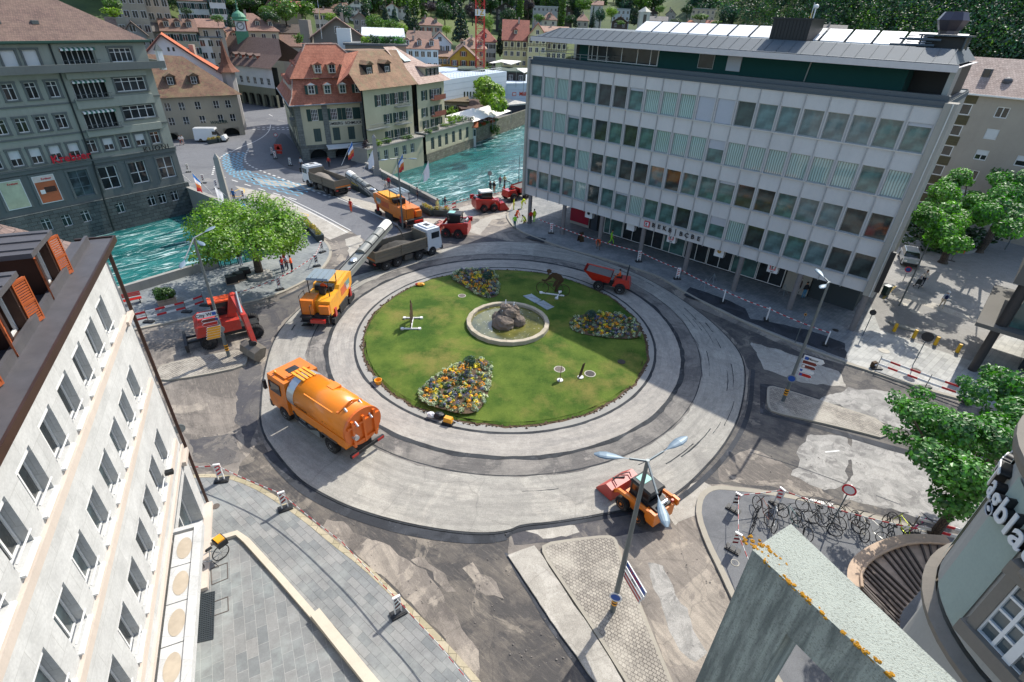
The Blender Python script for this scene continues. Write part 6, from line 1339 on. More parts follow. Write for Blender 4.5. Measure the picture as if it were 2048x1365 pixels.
for a,b,z in((4.4,8.6,8.1),(4.4,8.6,5.2)):
 r2.box(mb,a,b,0,1.0,z-0.1,z);r2.box(mb,a,b,0.95,1.0,z,z+0.8)
wb(mb,'balcony',r3)
# low terrace wing with arched windows over the water
tb=bldg('terrace_wing','low cream riverside wing with arched windows and a planted roof terrace','building',r2.P(0,0.2,0),-2.8)
f6=Fr(r2.P(0,1.6,0),r2.d);aw=[(u-0.6,u+0.6,-0.5,1.75) for u in(2.2,4.8,7.4,10.2,13.0,16.0)]
mb=MB().mat(M_cream);f6.wall(mb,-0.2,19.0,-1.0,2.6,aw,0.25);mb.mat(M_bankwall);f6.quad(mb,-0.2,19.0,-4,-1.0,0.1);mb.mat(M_conc);f6.box(mb,-0.3,19.2,-6,0.3,2.6,2.85);f6.box(mb,18.8,19.0,-6,0,-3,2.6);wb(mb,'wall',tb)
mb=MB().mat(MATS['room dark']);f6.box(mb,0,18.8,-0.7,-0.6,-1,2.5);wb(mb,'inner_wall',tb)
ak=winmesh('arch_win',1.2,2.25,(0.5,),(0.7,),0.07,M_wfg,M_glass,0.08)
for a,b,c,d_ in aw:put_win(tb,f6,ak,a,c,-0.1)
mb=MB().mat(M_wfg)
for k in range(40):mb.tube(f6.P(-0.2+k*0.49,0.2,2.85),f6.P(-0.2+k*0.49,0.2,3.7),0.02,n=5)
mb.tube(f6.P(-0.2,0.2,3.7),f6.P(19,0.2,3.7),0.035,n=6);mb.tube(f6.P(-0.2,0.2,3.2),f6.P(19,0.2,3.2),0.02,n=6);wb(mb,'railing',tb)
f7=Fr(r1.P(-8.2,1.8,0),r1.d);tb2=bldg('river_wing','two storey cream riverside wing with small paned windows under a planted terrace','building',f7.P(0,0,0),-2.8)
hw=[(u-0.55,u+0.55,0.1,1.7) for u in(0.9,2.5,4.6,7.2,9.4,11.6)];mb=MB().mat(M_cream);f7.wall(mb,0,14.6,-3,2.4,hw,0.2);mb.mat(M_conc);f7.box(mb,-0.2,14.8,-4,0.3,2.4,2.6);f7.box(mb,0,0.02,-4,0,-3,2.4);wb(mb,'wall',tb2)
for a,b,c,d_ in hw:put_win(tb2,f7,rk,a,c,-0.1)
mb=MB().mat(M_wfg)
for k in range(30):mb.tube(f7.P(k*0.49,0.2,2.6),f7.P(k*0.49,0.2,3.4),0.02,n=5)
mb.tube(f7.P(0,0.2,3.4),f7.P(14.7,0.2,3.4),0.035,n=6);wb(mb,'railing',tb2)
k_=0
for fr_,u,n_,z,w_,h_,mt in[(f7,0.6,-0.6,2.6,1.8,1.6,M_leafE),(f7,3.2,-0.5,2.6,2.4,1.2,M_leafA),(f7,5.6,-0.4,2.6,2.2,1.3,M_leafB),(f7,11,-0.4,2.6,2.6,1.0,M_leafB),(f6,1,-0.3,2.85,2,0.9,M_leafB),(f6,4,-0.4,2.85,2.2,1.0,M_leafC),(f6,8,-0.5,2.85,2.4,1.0,M_leafA),(f6,11.5,-1.0,2.85,3.4,2.4,M_leafA),(f6,14.5,-1.2,2.85,3,1.8,M_leafB),(f6,17.5,-0.4,2.85,2.2,1.0,M_leafC)]:
 p=fr_.P(u,n_,z);k_+=1
 tree('bush',p[0],p[1],z-0.1,h_,w_,mt,'leafy shrub in the row of planters along the river terraces','planter_shrub',None,'shrubs along the river terraces','shrub')
# restaurant garden: sails, quay wall, flower boxes
qf=Fr((-11.74619878,122.94176357),(0.39514,0.91861));M_sail=plain('sail cloth','#e9e4d8',0.8,var=0.05)
qw=tag(None or(lambda o:o)(MB().mat(M_bankwall).build('dummy')),'x','x');bpy.data.objects.remove(qw,do_unlink=True)
mb=MB().mat(M_bankwall);qf.box(mb,0,60,-0.4,0.0,0,0.9);tag(mb.build('quay_wall'),'long rough stone quay wall along the far side of the river','wall')
for i,(px1,lb) in enumerate(((([(925,250),(990,228),(1008,236),(960,246),(938,258)]),'left peak of the cream sun sail over the riverside restaurant'),(([(960,240),(992,223),(1018,231),(975,238)]),'right peak of the cream sun sail over the riverside restaurant'))):
 c=hpt(px1[0][0]+20,px1[0][1]-12,128+6*i);t=thing('sun_sail',lb,'sun sail',(c.x,c.y,0));mb=MB().mat(M_sail);w_=6.0-i*0.6
 vs=[(-w_,-3.5,2.6),(w_,-3.0,2.7),(w_*1.1,3.5,3.0),(-w_,3.4,3.2),(0,0,4.4)];mb.add(vs,[(0,1,4),(1,2,4),(2,3,4),(3,0,4)]);mb.build('sail',t,(0,0,0),R(66))
 mb=MB().mat(M_wfg);[mb.tube((x,y,0),(x,y,z),0.05,n=6) for x,y,z in vs];mb.build('mast',t,(0,0,0),R(66))
for k in range(6):
 p=qf.P(2.5+k*2.3,0.15,0.8);t=tree('bush',p[0],p[1],0.5,0.9,2.0,foliage('red flowers','#b8402a','#c86a3a') if k%2==0 else M_leafB,'trailing flower box on the quay wall of the riverside restaurant','flower_box',None,'flower boxes on the quay wall','flower box')
p=qf.P(12,0.3,-1.6);tree('bush',p[0],p[1],-2.0,2.8,3.4,M_leafB,'tall green reeds hanging down the quay wall to the water','hanging_plants',None,None,'plants')
for k in range(8):
 p=qf.P(2+k*1.7,-1.8-1.3*(k%2),0);t=thing('restaurant_table','small white table with chairs under the cream sun sails','table',(p[0],p[1],0),0.4*k,'tables on the restaurant terrace');mb=MB().mat(M_wf);mb.lathe([(0.4,0.7),(0.4,0.74)],10);mb.tube((0,0,0),(0,0,0.7),0.04,n=6);mb.build('table_top',t)
 mb=MB().mat(M_blk)
 for s in(-1,1):mb.box(s*0.55-0.2,s*0.55+0.2,-0.2,0.2,0.42,0.46);mb.box(s*0.74-0.02,s*0.74+0.02,-0.2,0.2,0.46,0.9);mb.tube((s*0.55,0,0),(s*0.55,0,0.42),0.03,n=5)
 mb.build('chair',t)
hut,*_=house('small white kiosk with a terracotta roof on the quay',932,952,252,243,122.5,3,ORG,'#cfcfc8','gable',name='kiosk',chim=0,rows=1,cols=2,basez=0,cat='kiosk')
# flat brown roofs, shed and covered hall behind the restaurant
house('low building with a mossy flat roof behind the river houses',884,936,206,200,140,16,'#6c5c40','#8f8572','flat',name='flat_roof_building',chim=0,rows=1,cols=3,basez=0,cat='building')
house('brown wooden shed with a low pitched roof among the trees',925,990,216,202,138,12,'#5a4236','#6d4b3c','gable',D2=142,name='shed',chim=0,rows=1,cols=3,basez=0,cat='shed')
house('open hall with a white edged flat roof on the quay',990,1056,212,206,148,10,'#bdbab0','#3c4044','flat',D2=156,name='open_hall',chim=0,rows=0,basez=0,cat='hall')
# white store with red lettering
mA=hpt(1012,207,168);mB2=hpt(1075,205,172);ms=Fr((mA.x,mA.y),(mB2.x-mA.x,mB2.y-mA.y));zt=ms.uz(1014,167)[1]
M_wmet=plain('white cladding','#c3cfd9',0.4,var=0.06,scale=0.5);mu=bldg('white_store','large white clad store with red lettering behind the river trees','building',ms.P(0,0,0))
mC=hpt(884,152,140);ms2=Fr((mC.x,mC.y),(mA.x-mC.x,mA.y-mC.y));W2=(Vector((mA.x,mA.y))-Vector((mC.x,mC.y))).length;zt2=ms2.uz(884,132)[1]
mb=MB().mat(M_wmet);ms.box(mb,0,22,-25,0,0,zt);ms2.box(mb,-6,W2-0.02,-20,0,0,(zt+zt2)/2);
for k in range(10):mb.mat(plain('cladding joint','#98a4ac',0.5));ms.box(mb,0,22,0.0,0.02,1.5+k*1.2,1.53+k*1.2) if 1.5+k*1.2<zt else None
for k in range(7):ms2.box(mb,-6,W2,0.0,0.02,2+k*1.4,2.03+k*1.4) if 2+k*1.4<zt2 else None
mb.mat(M_glass)
for px in(929,935,941,947):u,z=ms2.uz(px,188);ms2.box(mb,u-0.35,u+0.35,0.0,0.03,z-0.8,z+0.5)
wb(mb,'wall',mu)
u,z=ms.uz(1041,188.5);t=bldg('store_sign','red store lettering with a small square emblem on the white store','sign',ms.P(u,0,0),z-0.6);L=t.location;p=ms.P(u+1.5,0.06,z)
letter('lettering','Müller',1.5,plain('orange red letters','#c8421f',0.4),t,(p[0]-L.x,p[1]-L.y,p[2]-L.z),(ms.d.x,ms.d.y,0),(0,0,1),0.05,True);mb=MB().mat(MATS['orange red letters']);ms.box(mb,u-2.6,u-1.4,0.0,0.06,z-0.5,z+0.5);mb.mat(M_signw);ms.box(mb,u-2.45,u-1.55,0.06,0.07,z-0.35,z+0.35);wb(mb,'emblem',t)
# roof structures of the store
for x1,x2,ey,D,dp,c,lb in((918,968,142,165,10,'#35322f','dark roof box left of the river tree on the store'),(992,1052,145,176,14,'#35322f','long dark roof box with windows on the store'),):
 house(lb,x1,x2,ey,ey-1,D,dp,'#4c5b4c',c,'flat',name='roof_box',chim=0,rows=1,cols=3,basez=zt-1.0,cat='roof structure')
for pts,D,lb in(([(978,128),(1003,116),(1043,119),(1022,132),(1002,124),(985,129)],185,'white angled roof canopy on the store'),([(1033,137),(1062,134),(1062,140),(1048,149)],172,'pale yellow striped awning on the store roof')):
 vs=[tuple(hpt(x,y,D+(132-y)*0.8)) for x,y in pts];zc_=sum(v[2] for v in vs)/len(vs);vs=[(v[0],v[1],zc_+(v[2]-zc_)*0.3) for v in vs];c=vs[0];t=thing('roof_canopy',lb,'canopy',(c[0],c[1],zt));mb=MB().mat(M_sail);n_=len(vs);mb.add(vs+[(a,b,z-0.15) for a,b,z in vs],[tuple(range(n_)),tuple(range(2*n_-1,n_-1,-1))]+[(i,i+n_,(i+1)%n_+n_,(i+1)%n_) for i in range(n_)]);wb(mb,'cover',t)
 mb=MB().mat(M_wfg);[mb.tube((a,b,zt-1),(a,b,z),0.06,n=6) for a,b,z in vs];wb(mb,'post',t)
mb=MB().mat(M_wf)
for k in range(22):a=ms2.P(W2*0.12+k*1.3,-1.0,(zt+zt2)/2);mb.tube(a,(a[0],a[1],a[2]+1.0),0.04,n=5)
a=ms2.P(W2*0.12,-1.0,(zt+zt2)/2+1.0);b=ms2.P(W2*0.12+27,-1.0,(zt+zt2)/2+1.0);mb.tube(a,b,0.05,n=5);a=ms2.P(W2*0.12,-1.0,(zt+zt2)/2+0.5);b=ms2.P(W2*0.12+27,-1.0,(zt+zt2)/2+0.5);mb.tube(a,b,0.05,n=5);tag(mb.build('roof_railing'),'white lattice railing along the roof of the white store','railing')
# ---------------- building with shop arches left of the street ----------------
wf_=Fr(gp(491,270),(0.7871655,0.61674182));wd=bldg('arcade_shop_house','grey beige old house with a mottled tile roof, three dormers and low arches','building',wf_.P(0,0,0))
M_wal=plaster('old beige render','#a39b89',0.3);ww1=[(u-0.5,u+0.5,5.2,6.5) for u in(-1.9,-4.0,-7.2,-9.9,-12.2,-14.6)]+[(u-0.5,u+0.5,2.7,4.0) for u in(-1.6,-3.8,-7.0,-9.8,-12.2,-14.6)]
wa=[(-3.9,-1.0,0,1.5),(-9.2,-6.6,0,1.5),(-14.6,-11.8,0,1.4)]
mb=MB().mat(M_wal);wf_.wall(mb,-24,0,0,7.6,ww1+wa,0.3);q=[wf_.P(0,0,0),wf_.P(0,-14,0),wf_.P(0,-14,7.6),wf_.P(0,0,7.6)];mb.quad(*q);wb(mb,'wall',wd)
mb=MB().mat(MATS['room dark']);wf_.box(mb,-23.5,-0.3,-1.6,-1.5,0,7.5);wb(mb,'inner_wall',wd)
mb=MB().mat(plain('mural','#b5aca0',0.8,var=0.5,scale=2.0));q=[wf_.P(0.03,0.0,0.2),wf_.P(0.03,-14,0.2),wf_.P(0.03,-14,7.5),wf_.P(0.03,0.0,7.5)];mb.quad(*q);wb(mb,'mural',wd)
for a,b,c,d_ in ww1:put_win(wd,wf_,winmesh('wald_win',1.0,1.3,(0.5,),(),0.06,M_wf,M_glass,0.07) if False else rk,a,c-0.15,-0.12)
WR=onpl(wf_,-7,365,113);WL=onpl(wf_,-7,290,108);mb=MB().mat(M_mot);mb.quad(wf_.P(-24,0.8,7.5),wf_.P(0.9,0.8,7.5),WR,WL);mb.add([wf_.P(0.9,0.8,7.5),wf_.P(0.9,-14,7.5),WR],[(0,1,2)]);mb.quad(WL,WR,wf_.P(0.9,-14,7.5),wf_.P(-24,-14,7.5));wb(mb,'roof',wd)
arch_fill(wd,wf_,M_wal,wa,.01)
M_wood=plain('dormer wood','#6a4630',0.7,var=0.3)
for u in(-6.4,-10.3,-13.8):dormer(wd,wf_,u,-1.6,9.3,1.3,1.45,3.2,M_mot,dk,False,False,M_wood)
u,z=wf_.uz(438,245);t=bldg('shop_sign','dark green WALDER lettering above the arches of the old house','sign',wf_.P(u,0,0),z-0.3);L=t.location;p=wf_.P(u,0.05,z)
letter('lettering','WALDER',0.75,M_shut,t,(p[0]-L.x,p[1]-L.y,p[2]-L.z),(wf_.d.x,wf_.d.y,0),(0,0,1),0.03,True)
# orange roofed house with its white gable
def gpt(px,py,D):return hpt(px,py,D)
G1=[gpt(291,105,138),gpt(321,70,138),gpt(452,150,138)];dgn=(Vector((G1[2].x,G1[2].y))-Vector((G1[0].x,G1[0].y))).normalized();og=Fr((G1[0].x,G1[0].y),dgn)
oh=bldg('orange_roof_house','white gabled house with a bright orange tiled roof sweeping down to the right','house',og.P(0,0,0))
(ua,za),(ub,zb),(uc,zc)=og.uz(291,105),og.uz(321,70),og.uz(446,147);um,zm=og.uz(395,118)
mb=MB().mat(wm('#dcdcdc'));mb.add([og.P(ua,0,0),og.P(uc,0,0),og.P(uc,0,zc),og.P(um,0,zm),og.P(ub,0,zb),og.P(ua,0,za)],[(0,1,2,3,4,5)]);mb.mat(M_glass);
for px in(337,347):u,z=og.uz(px,99);og.box(mb,u-0.2,u+0.2,0.0,0.02,z-0.35,z+0.35)
wb(mb,'gable_wall',oh)
mb=MB().mat(tiles('orange roof tiles','#c8683a','#b0552c','#d88450',0.22,0.3,0.3));dpt=13
mb.quad(og.P(ua-0.5,0.5,za-0.5),og.P(ub,0.5,zb),og.P(ub,-dpt,zb),og.P(ua-0.5,-dpt,za-0.5));mb.quad(og.P(ub,0.5,zb),og.P(um,0.5,zm+0.05),og.P(um,-dpt,zm+0.05),og.P(ub,-dpt,zb));mb.quad(og.P(um,0.5,zm+0.05),og.P(uc+0.5,0.5,zc-0.3),og.P(uc+0.5,-dpt,zc-0.3),og.P(um,-dpt,zm+0.05));wb(mb,'roof',oh)
mb=MB().mat(plain('gable board','#5c3a34',0.7));mb.bar(og.P(ua-0.4,0.5,za-0.5),og.P(ub,0.5,zb),0.15,0.3);mb.bar(og.P(ub,0.5,zb),og.P(um,0.5,zm),0.15,0.3);mb.bar(og.P(um,0.5,zm),og.P(uc,0.5,zc-0.2),0.15,0.3);wb(mb,'barge_board',oh)
for px,py in((385,100),(268,40)):
 c=hpt(px,py,148);mb=MB().mat(wm('#a89d90'));mb.box(c.x-0.5,c.x+0.5,c.y-0.4,c.y+0.4,c.z-3.5,c.z+1.0);wb(mb,'chimney',oh) if px==385 else None
# turret with a flared spire
c=hpt(455,140,131);tt=thing('spire_turret','slender flared spire of brown shingles on a small turret beside the street','turret',(c.x,c.y,0));apex=hpt(441,75,131).z
mb=MB().mat(wm('#b8b4ac'));mb.lathe([(1.3,0),(1.3,c.z)],8);mb.build('wall',tt);mb=MB().mat(tiles('copper brown shingles','#7c4d38','#673d2b','#8e6048',0.15,0.2,0.4))
hh_=apex-c.z;mb.lathe([(2.3,c.z-0.3),(1.5,c.z+0.08*hh_),(1.05,c.z+0.2*hh_),(0.65,c.z+0.45*hh_),(0.28,c.z+0.75*hh_),(0.0,apex)],8);mb.build('spire',tt);mb=MB().mat(M_zinc);mb.tube((0,0,apex-0.3),(0,0,apex+1.6),0.05);mb.ell((0,0,apex+0.2),(0.16,0.16,0.16));mb.build('finial',tt)
# clock tower
c=hpt(485,72,176);ct=thing('clock_tower','small green domed clock tower with a red framed white dial','clock tower',(c.x,c.y,0));ztop=hpt(485,42,176).z;zg=hpt(485,62,176).z;wv=1.55;rz=math.atan2(c.y,c.x)-math.pi/2
mb=MB().mat(plain('copper green','#4f8a6a',0.6,var=0.2));mb.box(-wv,wv,-wv,wv,0,zg);mb.build('shaft',ct,None,rz);mb=MB().mat(plain('tower red','#8a1f26',0.6));mb.box(-wv+0.05,wv-0.05,-wv+0.05,wv-0.05,zg+0.002,ztop-0.002);mb.build('clock_stage',ct,None,rz)
mb=MB().mat(M_wf);s=1.2;zc_=(zg+ztop)/2;mb.box(-s,s,-wv-0.03,-wv+0.06,zc_-s,zc_+s);mb.mat(M_ink)
for k in range(24):a=k*math.pi/12;mb.bar((0.68*math.cos(a),-wv-0.06,zc_+0.68*math.sin(a)),(0.98*math.cos(a),-wv-0.06,zc_+0.98*math.sin(a)),0.13,0.04,(0,1,0))
mb.bar((0,-wv-0.08,zc_),(0.5,-wv-0.08,zc_+0.35),0.1,0.03,(0,1,0));mb.bar((0,-wv-0.08,zc_),(-0.35,-wv-0.08,zc_-0.1),0.1,0.03,(0,1,0));mb.build('clock_face',ct,None,rz)
mb=MB().mat(MATS['copper green']);mb.lathe([(2.2,ztop),(2.2,ztop+0.25),(1.7,ztop+0.4),(1.75,ztop+0.9),(1.3,ztop+1.6),(0.5,ztop+2.1),(0.12,ztop+2.4),(0.05,ztop+6.2)],16);mb.ell((0,0,ztop+2.6),(0.3,0.3,0.3));mb.build('dome',ct,None,rz)
# long white house with arcade arches
aA=gp(487,207);aB=gp(552,216);af=Fr(aA,aB-aA);WA=(aB-aA).length
ar=bldg('white_arcade_house','white town house with a big brown roof and stone arcade arches along the curving street','building',af.P(0,0,0));zE=af.uz(500,131)[1];z_s=af.uz(500,172)[1]
u0_=-9
arc=[(u,u+1.9,0.0,2.9) for u in[0.4+2.6*k for k in range(-3,5)]];w1=[(u+0.45,u+1.5,z_s+0.6,z_s+2.2) for u in[0.2+2.45*k for k in range(-3,5)]];w2=[(u+0.45,u+1.5,z_s+3.4,z_s+5.0) for u in[0.2+2.45*k for k in range(-3,5)] if z_s+5.0<zE]
mb=MB().mat(wm('#c9cbc9'));af.wall(mb,u0_,WA+1,z_s,zE,w1+w2,0.2);mb.mat(plaster('olive stone','#7d7c68',0.3));af.wall(mb,u0_,WA+1,0,z_s,arc,0.8,0.05);wb(mb,'wall',ar)
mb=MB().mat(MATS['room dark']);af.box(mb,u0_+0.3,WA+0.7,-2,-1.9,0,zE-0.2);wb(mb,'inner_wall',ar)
for a,b,c_,d_ in w1+w2:put_win(ar,af,(rk[0],rk[1],None),a,c_,-0.12)
arch_fill(ar,af,MATS['olive stone'],arc,.06)
uR,zR=af.uz(488,72);fr2=Fr(af.P(0,-7.5,0),af.d);uR1,zR1=fr2.uz(488,73);uR2,_=fr2.uz(557,77)
mb=MB().mat(tiles('plain brown roof','#6d584f','#604b43','#7b665b',0.3,0.3,0.2));zk=zE+(zR1-zE)*0.42
mb.quad(af.P(u0_-0.5,0.8,zE-0.3),af.P(WA+1.5,0.8,zE-0.3),af.P(WA+1.5,-3.4,zk),af.P(u0_+1.2,-3.4,zk));mb.quad(af.P(u0_+1.2,-3.4,zk),af.P(WA+1.5,-3.4,zk),fr2.P(uR2,0,zR1),fr2.P(uR1-6,0,zR1));mb.quad(fr2.P(uR1-6,0,zR1),fr2.P(uR2,0,zR1),af.P(WA+1.5,-15,zE),af.P(u0_,-15,zE));wb(mb,'roof',ar)
for k in range(4):dormer(ar,af,1.0+2.6*k-3,-1.7,zE+0.8,1.1,1.3,2.6,MATS['plain brown roof'],dk,False,False,plain('rust dormer','#9a4a30',0.7))
# grey gable with terrace behind the jewellery house
tg,*_=house('grey rendered gable with a dark roof edge above the roof terrace',626,726,72,35,128,12,BRN,'#77726b','gablef',name='gabled_house',rows=0,over=0.9,basez=6)
c=hpt(692,90,122);mb=MB().mat(M_wf);mb.box(c.x-1.5,c.x+1.2,c.y-0.3,c.y+0.3,c.z-1.0,hpt(692,57,122).z);wb(mb,'white_panel',tg)
t_,*_=house('flat terrace roof with railings behind the red mansard',690,812,92,90,118,7,'#6c6f6e','#8d8578','flat',name='terrace_building',rows=0,chim=0,basez=5,cat='building')
for px,w_,mt in((735,2.6,M_leafA),(748,3.0,M_leafC),(764,2.0,M_leafF),(779,3.2,M_leafC),(796,2.8,M_leafG)):
 p=hpt(px,91,120);tree('bush',p.x,p.y,p.z-0.4,2.6,w_,mt,'potted bush standing on the roof terrace behind the red mansard','terrace_bush',None,'bushes on the roof terrace','bush')
p=hpt(596,86,118);tree('bush',p.x,p.y,p.z-0.3,2.4,2.4,M_leafB,'palm like bush on the roof left of the red mansard','roof_plant',None,None,'plant')
c=hpt(614,74,140);mb=MB().mat(wm('#8a8378'));mb.box(c.x-1.0,c.x+1.0,c.y-1,c.y+1,c.z-4,hpt(614,40,140).z);tag(mb.build('chimney_stack'),'tall square grey chimney stack left of the grey gable','chimney')
house('glazed white roof hall behind the roof terrace',727,806,72,56,150,14,'#dfe2e2','#b9bdbd','gable',name='glass_hall',rows=0,chim=0,cat='hall')
# white church tower on the slope
c=hpt(1285,56,285);ct2=thing('church_tower','plain white church tower with a small pyramid roof on the slope','tower',(c.x,c.y,hillz(c.x,c.y)));zt_=hpt(1285,24,285).z-ct2.location.z
mb=MB().mat(wm('#cfcabb'));mb.box(-2.2,2.2,-2.2,2.2,-3,zt_);mb.mat(M_glass);mb.box(-0.7,0.7,-2.23,-2.2,zt_-5,zt_-1);mb.build('shaft',ct2);mb=MB().mat(wm('#cdc9b9'));mb.lathe([(3.2,zt_),(0.0,zt_+2)],4);mb.build('roof',ct2)
# ---------------- crane ----------------
cb=hpt(960,135,170);ct3=thing('tower_crane','red lattice tower crane mast with a white number board','crane',(cb.x,cb.y,0));zt_=46
M_cr=plain('crane red','#b8322c',0.5,var=0.15);mb=MB().mat(M_cr);s=1.15
for x in(-s,s):
 for y in(-s,s):mb.bar((x,y,0),(x,y,zt_),0.16,0.16)
k=0;z=0.0
while z<zt_-2:
 for(a,b) in(((-s,-s),(s,-s)),((s,-s),(s,s)),((s,s),(-s,s)),((-s,s),(-s,-s))):
  p,q=(a,b) if k%2 else(b,a);mb.bar((p[0],p[1],z),(q[0],q[1],z+1.9),0.09,0.09);mb.bar((a[0],a[1],z),(b[0],b[1],z),0.09,0.09)
 z+=1.9;k+=1
mb.build('mast',ct3,None,0.15);zb_=hpt(960,32,170).z;zb0=hpt(960,19,170).z
mb=MB().mat(M_signw);mb.box(-s-0.15,s+0.15,-s-0.15,-s-0.1,zb_,zb0);mb.box(-s-0.15,-s-0.1,-s-0.1,s+0.1,zb_,zb0);mb.build('number_board',ct3,None,0.15)
letter('lettering','I Z',1.7,plain('gold letters','#b98f22',0.5),ct3,(0.15,-s-0.42,(zb_+zb0)/2),(1,0.15,0),(0,0,1),0.03,True)
# ---------------- trees on the slope ----------------
def ptree(kind,px,by,ty,wpx,D,mat,label,group=None):
 b=hpt(px,by,D);gz=hillz(b.x,b.y);t=hpt(px,ty,D);z0=max(gz,b.z-3) if gz>0 else max(0,b.z-3) if D>190 else 0
 z0=b.z
 return tree(kind,b.x,b.y,z0,max(2.0,t.z-z0),wpx*D/1235.0,mat,label,None,None,group)
TL=[('round',575,62,-10,55,205,M_leafB,'broad mid green tree in the large clump left of the flagpole'),('round',545,60,20,36,190,M_leafC,'dark leafy tree at the left end of the large clump'),('round',612,45,0,46,225,M_leafB,'leafy tree behind the flagpole'),('round',560,20,-20,40,250,M_leafC,'dark tree at the top edge above the large clump'),('cone',732,52,-8,30,225,M_leafD,'tall dark fir left of the terrace trees'),('round',690,50,6,40,235,M_leafH,'loose blue green pine beside the grey gable'),('round',662,50,24,30,220,M_leafA,'bright green tree below the broad flat house'),('cone',772,46,2,18,260,M_leafD,'narrow dark fir right of the small wooden gable'),('cone',790,46,12,20,265,M_leafH,'blue green fir between two darker firs'),('cone',818,70,0,28,230,M_leafD,'dark fir in the middle of the slope'),('cone',832,80,14,26,215,M_leafD,'dark fir leaning over the villa'),('round',752,74,26,40,190,M_leafB,'rounded green tree above the glazed hall'),('round',785,72,36,36,195,M_leafB,'soft green tree right of the rounded one'),('round',806,75,46,24,185,M_leafA,'lime green tree beside the glazed hall'),('round',862,34,2,34,320,M_leafE,'dark plum coloured tree near the top centre'),('round',890,56,2,40,260,M_leafC,'tall blue green tree left of the giant fir'),('cone',922,86,-16,38,225,M_leafD,'giant dark fir left of the crane'),('round',945,50,2,30,300,M_leafE,'dark tree behind the crane mast'),('willow',978,66,22,30,235,M_leafW,'pale green willow right of the crane mast'),('cone',1000,110,34,20,222,M_leafD,'dark brownish fir left of the half timbered house'),('round',893,74,50,20,215,M_leafA,'bright yellow green tree in front of the giant fir'),('round',1017,52,14,30,270,M_leafC,'dark round tree above the half timbered roof'),('poplar',1040,40,-8,15,330,M_leafB,'slim poplar in front of the plum coloured tree'),('round',1056,36,-8,24,340,M_leafE,'very dark round tree right of the slim poplar'),('round',1078,52,26,24,300,M_leafB,'leafy tree left of the pale villa'),('poplar',1122,54,-6,16,310,M_leafB,'tall poplar right of the pale villa'),('round',1140,56,28,24,300,M_leafC,'dark green tree behind the tall poplar'),('round',1165,30,-6,40,340,M_leafB,'wide green tree at the top left of the sheds'),('cone',1150,55,30,12,295,M_leafD,'small dark fir beside the grey pink villa'),('cone',1184,56,16,16,290,M_leafD,'dark slim conifer right of the grey pink villa'),('round',1198,56,14,22,295,M_leafH,'blue green poplar like tree above the sheds'),('round',1222,44,12,24,320,M_leafA,'light green tree before the modern grey house'),('cone',1268,50,8,26,300,M_leafD,'dark fir left of the church tower'),('round',1240,54,40,18,280,M_leafB,'small round tree over the skylights'),('round',1318,32,10,20,330,M_leafB,'green tree on the meadow edge'),('round',1373,36,8,26,330,M_leafC,'dark egg shaped tree on the meadow'),('round',1400,46,26,30,305,M_leafB,'grey green tree below the beige flats'),('round',1350,56,36,26,290,M_leafC,'dark bushy tree left of the orange roof'),('cone',1442,60,18,26,290,M_leafD,'dark fir right of the beige flats'),('round',1375,58,48,22,280,M_leafA,'lime green bush before the orange roof'),('round',1430,56,40,20,285,M_leafB,'tree right of the small red roof'),('round',232,32,-8,30,155,M_leafB,'green tree at the top left behind the tiled ridge'),('bush',230,34,18,36,140,M_leafA,'bright yellow green bush above the tiled ridge'),('round',375,36,14,22,175,M_leafC,'dark green tree in front of the white shuttered house'),('round',437,52,28,22,165,M_leafB,'grey green tree below the white gable wing'),('cone',462,55,28,18,172,M_leafH,'blue green tree left of the clock dome'),('round',502,28,-12,44,225,M_leafC,'large dark tree behind the clock tower spire'),('round',535,40,10,30,200,M_leafB,'green tree right of the long hipped roof'),('round',455,20,-10,30,230,M_leafB,'green tree above the white gable wing'),('round',345,20,-15,24,200,M_leafC,'dark tree left of the white shuttered house')]
for a in TL:ptree(*a)
rg=random.Random(77);occupied=[(a[1],a[2]) for a in TL]
for k in range(295):
 px=rg.uniform(215,1460);py=rg.uniform(-25,30) if px<1450 else rg.uniform(0,60)
 if 1316<px<1385 and py<22:continue
 p=hillhit(px,py+14) if px>450 or py<12 else hillhit(px,8)
 if p.length>1000:continue
 kind=rg.choice(['round','round','round','cone','poplar']);h_=rg.uniform(10,19);mt={'cone':M_leafD,'poplar':M_leafB}.get(kind) or rg.choice([M_leafB,M_leafC,M_leafC,M_leafH])
 tree(kind,p.x,p.y,p.z-0.5,h_,h_*(0.75 if kind=='round' else 0.36 if kind=='cone' else .25),mt,'one of the scattered garden trees high on the built-up slope',None,None,'garden trees high on the slope')
